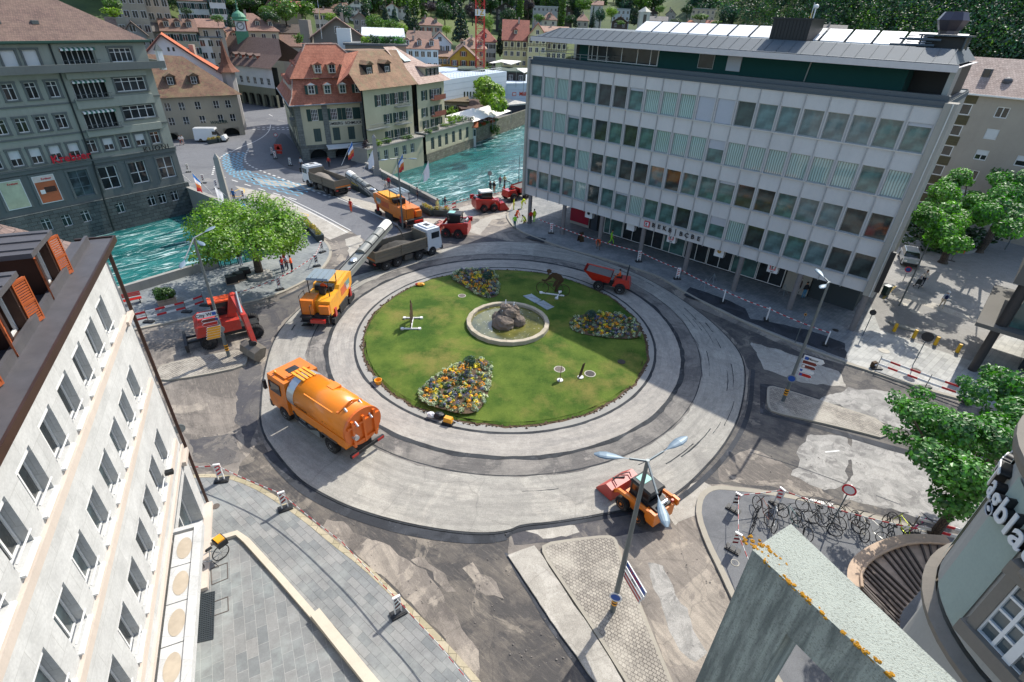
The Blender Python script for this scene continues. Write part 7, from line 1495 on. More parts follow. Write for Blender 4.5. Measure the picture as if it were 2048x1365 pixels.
# forest behind the bank and the apartment block: one wood
mb=MB();rg=random.Random(9)
fm=[M_leafC,M_leafD,M_leafH,M_leafB];fmb={m_.name:MB().mat(m_) for m_ in fm}
cnt=0
for k in range(2600):
 px=rg.uniform(1395,2120);py=rg.uniform(-95,185);
 if px<1520 and py>62+(px-1395)*0.1:continue
 if px<1500 and py>40 and rg.random()<0.3:continue
 if px<1440 and py<12:continue
 r=ray(px,py)
 p=hillhit(px,py)
 if p.length>620 or p.length<185:continue
 keep=1.0
 kind=rg.random();h_=rg.uniform(9,16);m_=rg.choices(fm,[5,3,5,.7])[0];t=fmb[m_.name]
 w_=h_*0.42;dd=p.length;nl=int(190*min(1.0,(300/dd)**1.2));ls=0.5*max(1,dd/300)
 if m_ is M_leafD:lobes=[(p.x,p.y,p.z+h_*(0.25+0.12*i),w_*(0.75-0.12*i),w_*(0.75-0.12*i),h_*0.13) for i in range(6)]
 else:lobes=[(p.x+rg.uniform(-.5,.5)*w_,p.y+rg.uniform(-.5,.5)*w_,p.z+h_*rg.uniform(.45,.85),w_*rg.uniform(.5,.8),w_*rg.uniform(.5,.8),h_*.24) for _ in range(4)]
 leaves(t,lobes,nl,ls*0.8,k,0.7);cnt+=1
 if cnt>1150:break
for k_,t in fmb.items():
 if t.v:o=t.build('forest');o['kind']='stuff'
# ---------------- near trees ----------------
def neartree(label,base,lobes,n,size,mat,tr,top,seed,name,droop=0.05,nl=7,shell=0.45,flat=0.4):
 t=thing(name,label,'tree',(base[0],base[1],base[2] if len(base)>2 else 0.1));mb=MB().mat(mat);leaves(mb,lobes,n,size,seed,shell,droop,flat);mb.build('crown',t)
 mb=MB().mat(M_bark);limbs(mb,(0,0,0),top,tr,lobes,nl,seed);mb.build('trunk',t);return t
rg=random.Random(4);b=gp(520,552);lobes=[]
for k in range(46):
 px=rg.uniform(400,578);py=rg.uniform(415,500);z=rg.uniform(3.6,6.3);q=gp(px,py,z)-b
 if not(((px-492)/88)**2+((py-460)/56)**2<1):continue
 s=rg.uniform(1.0,1.7);lobes.append((q.x,q.y,z,s*1.25,s*1.25,s*0.8))
for px,py,z in((530,412,7.0),(520,402,7.0),(548,425,6.8),(568,442,6.2),(425,500,4.6),(410,515,4.2),(578,440,6.0),(440,455,6.0),(475,430,6.4)):q=gp(px,py,z)-b;lobes.append((q.x,q.y,z,1.3,1.3,0.9))
rg.shuffle(lobes);neartree('wide bright green plane tree on the riverside pavement with a stone ring at its foot',b,lobes,30000,0.12,M_leafP,0.42,(-0.2,-0.1,3.0),5,'plane_tree')
def crownpx(b,poly,zr,n,smin,smax,seed,fl=0.75):
 rg=random.Random(seed);out=[];xs=[p[0] for p in poly];ys=[p[1] for p in poly]
 def ins(x,y):
  c=False;j=len(poly)-1
  for i in range(len(poly)):
   if(poly[i][1]>y)!=(poly[j][1]>y) and x<(poly[j][0]-poly[i][0])*(y-poly[i][1])/(poly[j][1]-poly[i][1])+poly[i][0]:c=not c
   j=i
  return c
 while len(out)<n:
  x=rg.uniform(min(xs),max(xs));y=rg.uniform(min(ys),max(ys))
  if not ins(x,y):continue
  z=rg.uniform(*zr);q=gp(x,y,z)-b;s=rg.uniform(smin,smax);out.append((q.x,q.y,z,s,s,s*fl))
 return out
b=gp(1866,1072);polyB=[(1785,795),(1800,870),(1835,905),(1880,960),(1895,1020),(1925,1060),(1960,1000),(1990,900),(2060,870),(2120,790),(2060,745),(1990,750),(1950,785),(1880,830),(1850,815)]
lobes=crownpx(b,polyB,(6.0,9.3),52,0.55,1.0,8,0.6)
for px,py in((1795,800),(1790,870),(1840,790),(1850,905),(1905,1030),(1935,770)):q=gp(px,py,7.0)-b;lobes.append((q.x,q.y,7.0,0.6,0.6,0.35))
q=gp(1955,940,6.6)-b
neartree('dark green maple leaning over the parked bicycles at the right',b,lobes,30000,0.095,M_leafG,0.24,(q.x*0.75,q.y*0.75,4.6),7,'maple_tree',0.05,16)
b=gp(1884,528);polyC=[(1850,425),(1865,385),(1880,350),(1915,340),(1945,345),(1965,385),(1985,420),(1975,450),(1930,490),(1880,495),(1855,470)]
neartree('bright green plane tree nearest the bank on the plaza',b,crownpx(b,polyC,(5.5,8.8),40,0.7,1.25,12),20000,0.15,M_leafF,0.4,(1.0,1.2,4.2),13,'plane_tree',0.05,10)
b=gp(1955,506);polyD=[(1990,345),(2020,325),(2060,330),(2110,360),(2110,450),(2040,470),(1990,455),(1965,430)]
neartree('darker green plane tree at the right edge behind the bright one',b,crownpx(b,polyD,(6.0,9.5),40,0.8,1.4,14),18000,0.16,M_leafG,0.45,(1.5,1.5,4.4),15,'plane_tree',0.05,10)
b=gp(975,216);polyM=[(975,132),(985,160),(1005,190),(1010,205),(985,212),(950,205),(955,180),(965,150)]
neartree('tall yellow green tree in front of the white store',b,crownpx(b,polyM,(4.0,9.0),30,1.3,2.3,16),9000,0.34,M_leafA,0.35,(0,0,5.0),17,'leafy_tree',0.1,8)
for px,py,w_,h_,mt,lb in((950,222,5.5,4.5,M_leafA,'round lime green bush beside the wooden shed'),(897,238,5.0,4.0,M_leafA,'bright bush at the corner of the rose roofed house')):
 p=gp(px,py+4);tree('bush',p.x,p.y,0,h_,w_,mt,lb,None,None,None,'bush')
for k,(px,py) in enumerate(((1848,500),(1870,492),(1895,488),(1925,492),(1842,470),(1870,465))):
 p=gp(px,py);tree('bush',p.x,p.y,0.1,3.2,6.0,M_leafC,'dense dark shrub in the bed behind the plane trees','hedge_shrub',None,'dark shrubs behind the plane trees','shrub')
mb=MB().mat(M_conc);strip(mb,smooth_poly(G([(1805,462),(1850,485),(1900,508),(1938,512),(1960,502)]),2,False),0.35,0.1,0.5);tag(mb.build('planting_kerb'),'curved low concrete kerb of the shrub bed on the plaza','kerb')
# ---------------- vehicles ----------------
M_tyre=plain('tyre','#1d1c1c',0.9,var=0.3,dirt=0.5);M_rim=plain('rim','#8a8a88',0.5,0.5,var=0.2,dirt=0.3);M_or=plain('machine orange','#e07a1c',0.45,var=0.15,coat=0.2,dirt=0.4);M_orp=plain('tank orange','#ec8714',0.34,var=0.1,scale=1.5,coat=0.4,dirt=0.12);M_yl=plain('machine yellow','#eba21e',0.45,var=0.15,coat=0.2,dirt=0.35)
M_rd=plain('machine red','#b3241c',0.35,var=0.1,coat=0.3,dirt=0.2);M_steel=plain('raw steel','#77736c',0.4,0.6,var=0.3,dirt=0.3);M_dkm=plain('machine dark','#2a2c2e',0.6,0.2,var=0.25,dirt=0.3);M_tbed=plain('tipper olive','#7d7465',0.55,0.2,var=0.15,dirt=0.3);M_cabw=plain('cab white','#d9dbdb',0.3,var=0.04,coat=0.5);M_wind=glassmat('vehicle glass','#10181b',0.03);M_grav=plain('loose gravel','#4b4842',0.95,var=0.5,scale=14,bmp=1.0)
M_silver=plain('silver','#b9bdbf',0.3,0.6,var=0.06);M_belt=plain('conveyor grey','#8b8d87',0.6,0.0,var=0.2,dirt=0.25)
_w={}
def wheel(root,x,y,r,w_,rim=None,dual=False):
 rim=rim or M_rim;k=(r,w_,rim.name)
 if k not in _w:
  RX=Matrix.Rotation(math.pi/2,4,'X');t=MB().mat(M_tyre);t.M=RX;t.lathe([(r*0.55,-w_/2),(r*0.9,-w_/2),(r,-w_*0.36),(r,w_*0.36),(r*0.9,w_/2),(r*0.55,w_/2)],22)
  for i in range(22):a=2*math.pi*i/22;t.cbox((r*math.cos(a),r*math.sin(a),0),(0.05*r*2,0.05*r,w_*0.9),Matrix.Rotation(a,3,'Z'))
  m_=MB().mat(rim);m_.M=RX;m_.lathe([(0.0,-w_*0.52),(r*0.2,-w_*0.53),(r*0.28,-w_*0.42),(r*0.5,-w_*0.44),(r*0.56,-w_*0.53),(r*0.56,w_*0.53),(r*0.5,w_*0.44),(r*0.28,w_*0.42),(r*0.2,w_*0.53),(0.0,w_*0.52)],16,cap=False);_w[k]=(t.mesh('wheel'),m_.mesh('rim'))
 o=inst('wheel',_w[k][0],root,(x,y,r));inst('rim',_w[k][1],o);return o
def B(mat,name,root,*boxes,extra=None):
 mb=MB().mat(mat)
 for b in boxes:
  if len(b)==6:mb.box(*b)
  else:mb.hexa(b)
 if extra:extra(mb)
 return mb.build(name,root)
def wedge(x0,x1,y,z0,z1,dx0=0,dx1=0,ty=None):
 """box whose top is shorter by dx0 at the rear and dx1 at the front and ty narrower"""
 t=y if ty is None else ty;return[(x0,-y,z0),(x1,-y,z0),(x1,y,z0),(x0,y,z0),(x0+dx0,-t,z1),(x1-dx1,-t,z1),(x1-dx1,t,z1),(x0+dx0,t,z1)]
def place(px0,px1,off,name,label,cat,z=0.07,group=None,mid=0.5):
 """local x axis runs from the ground point of px0 to that of px1, shifted sideways by off"""
 a=gp(*px0,z);b=gp(*px1,z);d=(b-a).normalized();n_=Vector((-d.y,d.x));c=a.lerp(b,mid)+n_*off
 return thing(name,label,cat,(c.x,c.y,z),math.atan2(d.y,d.x),group),(b-a).length
def cab(root,x0,x1,y,mat,z0=0.75,z1=2.95):
 B(mat,'cab',root,wedge(x0,x1,y,z0+0.35,z1,0.0,0.22,y*0.94),(x0+0.3,x1-0.5,-y*0.7,y*0.7,z1,z1+0.13),(x0,x1-0.02,-y,y,z0-0.15,z0+0.349))
 B(M_wind,'windscreen',root,[(x1+0.02-0.1,-y*0.88,z0+1.05),(x1+0.03-0.1,-y*0.88,z0+1.04),(x1+0.03-0.1,y*0.88,z0+1.04),(x1+0.02-0.1,y*0.88,z0+1.05),(x1-0.33,-y*0.84,z1-0.25),(x1-0.15,-y*0.84,z1-0.25),(x1-0.15,y*0.84,z1-0.25),(x1-0.33,y*0.84,z1-0.25)])
 for s in(-1,1):
  B(M_wind,'side_window',root,(x0+0.55,x1-0.35,s*y*0.955 if s>0 else-y-0.012+0.0,s*y+0.012 if s>0 else-y*0.955,z0+1.1,z1-0.4));B(M_dkm,'mirror',root,(x1-0.1,x1+0.1,s*(y+0.12)-0.09,s*(y+0.12)+0.09,z0+1.1,z0+1.75))
 B(M_dkm,'bumper',root,(x1-0.15,x1+0.12,-y,y,z0-0.35,z0+0.1),(x1+0.0,x1+0.06,-y*0.7,y*0.7,z0+0.15,z0+0.6));B(M_dkm,'roof_hatch',root,(x0+0.6,x0+1.1,-0.35,0.35,z1+0.13,z1+0.16))
 for s in(-1,1):B(M_signw,'headlight',root,(x1+0.12,x1+0.15,s*y*0.8-0.18,s*y*0.8+0.18,z0-0.15,z0+0.05))
def dump_truck(px0,px1,off,label,bz,load):
 t,L=place(px0,px1,off,'dump_truck',label,'dump truck',0.02 if bz else 0.075);h=L/2
 for x in(-h,-h+1.35,h-1.75,h):
  for s in(-1,1):wheel(t,x,s*1.08,0.52,0.34)
 cab(t,h-0.55,h+1.35,1.22,M_cabw,0.8,2.95);x0,x1=-h-1.25,h-0.75;y=1.25
 B(M_dkm,'chassis',t,(-h-1.0,h+0.9,-0.45,0.45,0.55,0.95));B(M_steel,'mudguard',t,(-h-0.75,-h+2.1,-1.24,-0.85,1.06,1.12),(-h-0.75,-h+2.1,0.85,1.24,1.06,1.12),(h-2.4,h-1.1,0.85,1.22,1.08,1.13),(h-2.4,h-1.1,-1.22,-0.85,1.08,1.13))
 B(M_steel,'fuel_tank',t,(-h+2.3,h-2.6,0.6,1.2,0.45,1.0),(-h+2.3,h-2.6,-1.2,-0.6,0.45,1.0))
 def ribs(mb):
  for s in(-1,1):
   for z in(1.55,1.9,2.2):mb.box(x0,x1,s*y-0.03+s*0.03,s*y+0.03+s*0.03,z-0.02,z+0.02)
   for k in range(3):xx=x0+(x1-x0)*k/2;mb.box(xx-0.05,xx+0.05,s*(y+0.05)-0.04,s*(y+0.05)+0.04,1.2,2.32)
 B(M_tbed,'tipper_body',t,(x0,x1,-y,y,1.15,1.25),(x0,x1,-y,-y+0.07,1.25,2.28),(x0,x1,y-0.07,y,1.25,2.28),(x1-0.07,x1,-y+0.07,y-0.07,1.25,2.75),(x0,x0+0.07,-y+0.07,y-0.07,1.25,2.28),extra=ribs)
 B(M_or,'warning_stripe',t,(x0-0.02,x0-0.003,-1.15,1.15,1.3,1.45));B(M_dkm,'underrun_bar',t,(x0+0.1,x0+0.2,-1.2,1.2,0.5,0.65));B(M_rd,'tail_light',t,(x0-0.03,x0+0.05,0.8,1.15,0.85,1.0));B(M_rd,'tail_light',t,(x0-0.03,x0+0.05,-1.15,-0.8,0.85,1.0))
 mb=MB().mat(M_grav if load=='d' else plain('light gravel','#8d857a',0.95,var=0.5,scale=14,bmp=1.0));n_=20;vs=[]
 for i in range(n_+1):
  for j in range(9):
   u,v=i/n_,j/8;X=x0+0.08+(x1-x0-0.16)*u;Y=(-y+0.08)+(2*y-0.16)*v;hz=1.45+0.75*math.exp(-((u-(0.55 if load=='d' else 0.85))/0.28)**2)*(1-0.6*abs(2*v-1)**1.5)+0.06*mnoise.noise(Vector((X*4,Y*4,1)));vs.append((X,Y,min(hz,2.3)))
 mb.add(vs,[(i*9+j,(i+1)*9+j,(i+1)*9+j+1,i*9+j+1) for i in range(n_) for j in range(8)]);mb.build('load',t);return t
dump_truck((773,541),(864,511),1.1,'dump truck with white cab being filled with dark gravel beside the lawn island',0,'d')
dump_truck((665,392),(619,374),-1.1,'dump truck with white cab and light gravel on the bridge',1,'l')
# orange tanker
t,L=place((668,903),(577,838),-1.1,'tank_truck','orange suction tank truck with a silver band parked on the ring road','tank truck',0.07);h=L/2
for x in(-h,h):
 for s in(-1,1):wheel(t,x,s*1.08,0.52,0.38)
cab(t,h-0.6,h+1.45,1.24,M_or,0.8,3.05)
mb=MB().mat(M_orp);mb.sm=True;RY=Matrix.Rotation(math.pi/2,4,'Y')
def ring(x,ry,rz_,cz,n=32):return[(x,ry*math.cos(2*math.pi*i/n),cz+rz_*math.sin(2*math.pi*i/n)) for i in range(n)]
mb.loft([ring(-h-1.55,1.24,1.16,2.2),ring(h-1.4,1.24,1.16,2.2)]);mb.sm=False;mb.mat(M_silver);mb.loft([ring(h-1.4,1.25,1.18,2.2),ring(h-0.75,1.25,1.18,2.2)]);mb.build('tank',t)
B(M_orp,'tank_skirt',t,(-h-1.5,h-1.0,-1.2,1.2,1.1,1.75),(-h-0.3,-h+2.4,-0.95,0.95,3.0,3.02));B(M_yl,'walkway',t,*[(-h+3.0-0.0,-h+4.3,-0.45+0.25*k,-0.3+0.25*k,3.33,3.42) for k in range(4)]);B(M_dkm,'hose',t,extra=lambda mb:(mb.path([(-h+1.2,1.2,1.1),(-h+1.9,1.25,.8),(h-1.6,1.22,.85),(h-1.1,1.2,1.3)],.07),[mb.tube((-h-1.45+k*1.55,-1.26,2.2),(-h-1.43+k*1.55,-1.26,2.2),.01,n=4) for k in range(2)],mb.path([(h-.9,.3,3.35),(-h+4.5,.5,3.38)],.03)));B(M_wfg,'toolbox',t,(-h+1.1,-h+2.2,1.0,1.2,.5,.95),(h-2.2,h-1.4,.95,1.18,.5,1.0));B(M_orp,'tank_lid',t,(-h+1.0,-h+1.6,-0.75,-0.15,3.2,3.38))
def door(mb):
 mb.loft([ring(-h-1.56,1.28,1.2,2.2),ring(-h-1.72,1.28,1.2,2.2)])
 for y_ in(-0.75,0.0,0.75):mb.box(-h-1.86,-h-1.72,y_-0.07,y_+0.07,1.15,3.0)
 mb.box(-h-1.84,-h-1.72,-1.1,1.1,2.55,2.68);mb.box(-h-1.83,-h-1.72,-0.9,0.9,1.3,1.42)
B(plain('tank orange dark','#d8691a',0.4,var=0.08,coat=0.3),'rear_door',t,extra=door)
B(M_silver,'hydraulic_ram',t,extra=lambda mb:(mb.tube((-h-0.9,-0.5,3.35),(-h-1.95,-0.5,2.6),0.07),mb.tube((-h-0.9,0.5,3.35),(-h-1.95,0.5,2.6),0.07),mb.tube((-h-1.72,0.7,1.9),(-h-2.0,0.7,1.9),0.16)))
B(M_or,'rear_frame',t,extra=lambda mb:(mb.bar((-h-0.7,-0.8,3.1),(-h-0.9,0,3.6),0.08,0.12),mb.bar((-h-0.7,0.8,3.1),(-h-0.9,0,3.6),0.08,0.12),mb.tube((-h-0.6,-0.85,3.1),(-h-0.6,0.85,3.1),0.05)))
B(M_dkm,'chassis',t,(-h-1.6,h+0.8,-0.5,0.5,0.55,1.1),(-h+0.9,h-1.0,0.55,1.15,0.55,1.05));B(M_steel,'mudguard',t,(-h-0.7,-h+0.7,0.82,1.26,1.1,1.18),(-h-0.7,-h+0.7,-1.26,-0.82,1.1,1.18));B(M_dkm,'rear_bumper',t,(-h-1.9,-h-1.75,-1.2,1.2,0.6,0.8));B(M_rd,'tail_light',t,(-h-1.93,-h-1.9,0.7,1.15,0.62,0.78));B(M_rd,'tail_light',t,(-h-1.93,-h-1.9,-1.15,-0.7,0.62,0.78))
B(M_yl,'beacon_light',t,extra=lambda mb:mb.lathe([(0.07,3.18),(0.07,3.3),(0,3.34)],8,(h+0.7,0.9,0)))
letter('lettering','Minnig',0.5,M_ink,t,(-h-0.2,1.19,2.0),(-1,0,0),(0,0.25,0.97),0.01,True);letter('lettering','www.minnig.ch',0.22,M_ink,t,(h-2.0,1.215,1.95),(-1,0,0),(0,0.2,0.98),0.008)
# milling machines
def milling(px0,px1,off,label,z,body,tip,zt,hose=True):
 t,L=place(px0,px1,off,'milling_machine',label,'milling machine',z);h=L/2;y=1.1
 for x in(-h+0.3,h-0.3):
  for s in(-1,1):
   def trk(mb,x=x,s=s):
    pts=[(x-0.75,0.28),(x-0.6,0.06),(x+0.6,0.06),(x+0.75,0.28),(x+0.6,0.55),(x-0.6,0.55)];mb.add([(a,s*y-0.15,b) for a,b in pts]+[(a,s*y+0.15,b) for a,b in pts],[(0,1,2,3,4,5),(11,10,9,8,7,6)]+[(i,(i+6),(i+1)%6+6,(i+1)%6) for i in range(6)])
   B(M_dkm,'track',t,extra=trk);B(M_rd,'track_leg',t,(x-0.18,x+0.18,s*y-0.12,s*y+0.12,0.5,1.3))
 def hull(mb):
  pr=[(-h-.5,1.0),(-.7,.75),(.7,.7),(h-.2,1.15),(h+.45,1.5),(h+.6,2.55),(h-.2,2.75),(-.2,2.6),(-.5,2.3),(-h-.5,2.25)];n_=len(pr);mb.add([(a,-1.12,b) for a,b in pr]+[(a,1.12,b) for a,b in pr],[tuple(range(n_)),tuple(range(2*n_-1,n_-1,-1))]+[(i,i+n_,(i+1)%n_+n_,(i+1)%n_) for i in range(n_)]);mb.mat(M_yl);mb.box(-.1,h-.1,-.85,.85,2.6,2.86)
  mb.mat(M_rd)
  for s in(-1,1):
   for k in range(6):mb.box(-.1,h*.55,s*1.13-.012,s*1.13+.012,1.5+k*.12,1.55+k*.12)
  mb.mat(M_dkm);[mb.tube((h+.5+.5*math.cos(k*.5),-.75,1.9+.55*math.sin(k*.5)),(h+.5+.5*math.cos(k*.5+.5),-.75,1.9+.55*math.sin(k*.5+.5)),.07,n=6) for k in range(13)];mb.box(-h-1.1,-h-.5,-1.1,.1,1.1,1.2)
 B(body,'body',t,extra=hull);B(M_or,'engine_cover',t,(-h-1.0,-h+0.5,0.1,1.14,1.25,2.5),(-h-0.9,-h-.2,-1.1,-.3,1.25,2.0));B(M_teal2,'side_panel',t,(h-1.3,h-0.1,1.06,1.13,1.75,2.25),(h-1.3,h-0.1,-1.13,-1.06,1.75,2.25))
 B(M_dkm,'ladder',t,(-h-1.4,-h-1.0,0.2,1.15,0.35,0.42),(-h-1.4,-h-1.0,0.2,1.15,0.75,0.82),(-h-1.4,-h-1.0,0.2,1.15,1.15,1.25),(-h-1.42,-h-1.38,0.2,0.26,0.3,1.3),(-h-1.2,-h-1.0,-1.1,1.1,0.6,1.1));B(M_rd,'rear_step',t,(-h-1.5,-h-1.25,-0.9,0.3,0.75,1.05))
 B(M_dkm,'control_stand',t,(-0.9,-0.3,-0.75,0.75,2.3,2.75),(-1.6,-1.35,-0.4,0.1,2.3,2.95),(-1.35,-0.95,-0.4,0.1,2.5,2.62));B(M_dkm,'drum_cover',t,(-0.9,0.9,-1.2,1.2,0.25,1.0))
 def can(mb):
  mb.add([(-1.9,-0.95,3.7),(0.1,-0.95,3.75),(0.1,0.95,3.75),(-1.9,0.95,3.7),(-1.8,-0.85,3.86),(0.0,-0.85,3.9),(0.0,0.85,3.9),(-1.8,0.85,3.86)],[(3,2,1,0),(4,5,6,7),(0,1,5,4),(1,2,6,5),(2,3,7,6),(3,0,4,7)])
  for y_ in(-0.5,0,0.5):mb.box(-1.75,-0.05,y_-0.02,y_+0.02,3.88,3.93)
 B(plain('canopy grey','#7f8b8f',0.4,var=0.1),'canopy',t,extra=can);B(M_dkm,'canopy_post',t,*[(x,x+0.06,y_,y_+0.06,2.2,3.72) for x in(-1.8,-0.05) for y_ in(-0.85,0.8)]);B(M_dkm,'handrail',t,extra=lambda mb:(mb.path([(-h-1,1.1,1.2),(-h-1,1.1,2.9),(-h,1.1,2.9),(-h,1.1,2.4)],.025),mb.path([(-h-1.4,.2,.4),(-h-1.4,.2,2.2),(-h-.9,.2,2.2)],.025)))
 a=Vector((h+0.4,0,1.7));e=Vector(gp(*tip,zt));e=Vector((e.x,e.y,zt))-t.location;e.rotate(Matrix.Rotation(-t.rotation_euler.z,3,'Z'));d=(e-a).normalized();sd_=Vector((0,0,1)).cross(d).normalized();up_=d.cross(sd_)
 def conv(mb):
  mb.bar(a,a.lerp(e,0.4),1.3,0.5);mb.bar(a.lerp(e,0.38),e,1.05,0.4);[mb.tube(a.lerp(e,q)+up_*.1,a.lerp(e,q+.13)+up_*.1,.5,n=12) for q in(.42,.57,.72,.86)];mb.mat(M_sail);mb.tube(a.lerp(e,.84)+up_*.12,e+up_*.12,.53,n=12);mb.mat(M_dkm);[mb.bar(a.lerp(e,.1+.1*q)+sd_*(.66 if q<3 else .54)-up_*.2,a.lerp(e,.2+.1*q)+sd_*(.66 if q<3 else .54)+up_*(.2 if q%2 else-.2),.05,.05) for q in range(9)]
  [mb.bar(a.lerp(e,.02)+sd_*q+up_*.3,e+sd_*q+up_*.24,.06,.09) for q in(-.5,.5)]
  mb.tube(e-sd_*0.45,e+sd_*0.45,0.28);mb.tube(a+sd_*0.5,a-sd_*0.5,0.42)
 B(M_belt,'conveyor',t,extra=conv)
 B(M_yl if body is M_yl else M_or,'conveyor_yoke',t,(h+0.2,h+0.9,-0.6,-0.45,1.3,2.2),(h+0.2,h+0.9,0.45,0.6,1.3,2.2));B(M_silver,'hopper_cover',t,extra=lambda mb:mb.ell(a.lerp(e,0.28)+up_*0.35,(0.55,0.35,0.14)))
 for s in(-1,1):
  for k in range(3):B(M_signw,'emblem',t,[(h-0.9+k*0.22,s*1.13-0.01,1.5),(h-0.76+k*0.22,s*1.13-0.01,1.5),(h-0.76+k*0.22,s*1.13+0.01,1.5),(h-0.9+k*0.22,s*1.13+0.01,1.5),(h-0.9+k*0.22,s*1.13-0.01,1.85),(h-0.82+k*0.22,s*1.13-0.01,1.85),(h-0.82+k*0.22,s*1.13+0.01,1.85),(h-0.9+k*0.22,s*1.13+0.01,1.85)])
 return t,e,sd_
M_teal2=plain('panel teal grey','#6d8f88',0.4,var=0.1)
M1_,e,_s=milling((645,645),(680,598),0.0,'orange road milling machine on the ring road feeding the dark gravel truck',0.07,M_yl,(776,450),3.6)
milling((822,452),(770,425),0.0,'orange road milling machine on the bridge, its belt pointing to the left truck',0.01,M_or,(698,350),3.3)
mb=MB().mat(M_grav);te=gp(790,452,3.4);rg=random.Random(1)
for k in range(90):q=rg.random();mb.ell((te.x+0.9*q,te.y-0.1*q,3.4-1.5*q*q+rg.uniform(-.08,.08)),(0.06,0.06,0.05),5,4)
o=mb.build('falling_gravel');tag(o,'stream of dark gravel pouring off the belt into the truck','gravel',None,'stuff')
# excavator
t,L=place((422,697),(515,675),1.05,'wheeled_excavator','red wheeled excavator with a wide grey bucket beside the cobbled island','excavator',0.01);h=L/2
for x in(-h,h):
 for s in(-1,1):wheel(t,x,s*1.05,0.55,0.5,M_dkm)
B(M_dkm,'undercarriage',t,(-h-0.4,h+0.4,-0.5,0.5,0.5,0.95),(-h-1.6,-h-1.4,-1.2,1.2,0.15,0.75),(-h-1.5,-h-0.3,-0.5,-0.35,0.5,0.65),(-h-1.5,-h-0.3,0.35,0.5,0.5,0.65));M_rdx=plain('digger red','#bb3424',0.5,var=0.2,coat=0.1,dirt=0.45)
B(M_rdx,'upper_body',t,wedge(-h-0.7,h-0.9,1.15,1.1,1.9,0.3,0.0,1.05),wedge(-h-0.6,-0.6,1.1,1.9,2.25,0.4,0.2,0.9));B(M_dkm,'cab_frame',t,(-0.9,0.75,0.25,1.15,1.9,2.0),*[(x,x+0.08,y_,y_+0.08,2.0,3.0) for x in(-0.9,0.67) for y_ in(0.25,1.07)]);B(M_wind,'cab_glass',t,(-0.85,0.7,0.3,1.1,2.0,2.98));B(plain('orange cab roof','#e0552c',0.4,var=0.05),'cab_roof',t,(-1.0,0.85,0.18,1.22,3.0,3.12))
bk_=gp(512,700,0.6);e=Vector((bk_.x,bk_.y,0.9))-t.location;e.rotate(Matrix.Rotation(-t.rotation_euler.z,3,'Z'));bp=[Vector((0.3,-0.3,1.9)),Vector((0.75,-0.3,3.5)),Vector((e.x-0.15,-0.3+(e.y+.3)*.8,3.0))]
B(M_rdx,'boom',t,extra=lambda mb:(mb.bar(bp[0],bp[1],0.4,0.55),mb.bar(bp[1],bp[2],0.36,0.5),mb.tube(bp[1]+Vector((0,.25,0)),bp[1]-Vector((0,.25,0)),0.3),mb.mat(M_silver),mb.tube((1.1,-0.3,2.0),(1.2,-0.3,3.3),0.07),mb.tube(bp[1]+Vector((.3,0,.35)),bp[2]+Vector((-.1,0,.45)),0.07),[mb.tube(bp[0].lerp(bp[1],k*.2)+Vector((0,.23,.2)),bp[0].lerp(bp[1],k*.2+.2)+Vector((0,.23,.2)),0.03,n=6) for k in range(5)]))
B(M_rdx,'dipper_arm',t,extra=lambda mb:(mb.bar(bp[2]+Vector((0,0,0.3)),e+Vector((0,0,0.35)),0.32,0.42),mb.mat(M_dkm),mb.tube(e+Vector((0,0.3,0.4)),e+Vector((0,-0.3,0.4)),0.16),mb.bar(e+Vector((-.1,0,.6)),e+Vector((-.1,0,0)),.4,.3)))
mb=MB().mat(plain('bucket steel','#7e766a',0.5,0.4,var=0.3));pr=[(0.35,0.15),(0.1,-0.5),(-0.45,-0.75),(-0.75,-0.45),(-0.6,0.05),(-0.1,0.25)];mb.M=Matrix.Translation(e)@Matrix.Rotation(R(20),4,'Z');mb.add([(a,-1.0,b) for a,b in pr]+[(a,1.0,b) for a,b in pr],[(0,1,2,3,4,5),(11,10,9,8,7,6)]+[(i,i+6,(i+1)%6+6,(i+1)%6) for i in range(6)]);mb.build('bucket',t)
B(M_rdx,'mirror',t,(0.9,1.0,1.2,1.35,2.5,2.8));B(M_rd,'tail_box',t,(-h-0.3,-0.9,-0.9,0.0,2.2,2.45))
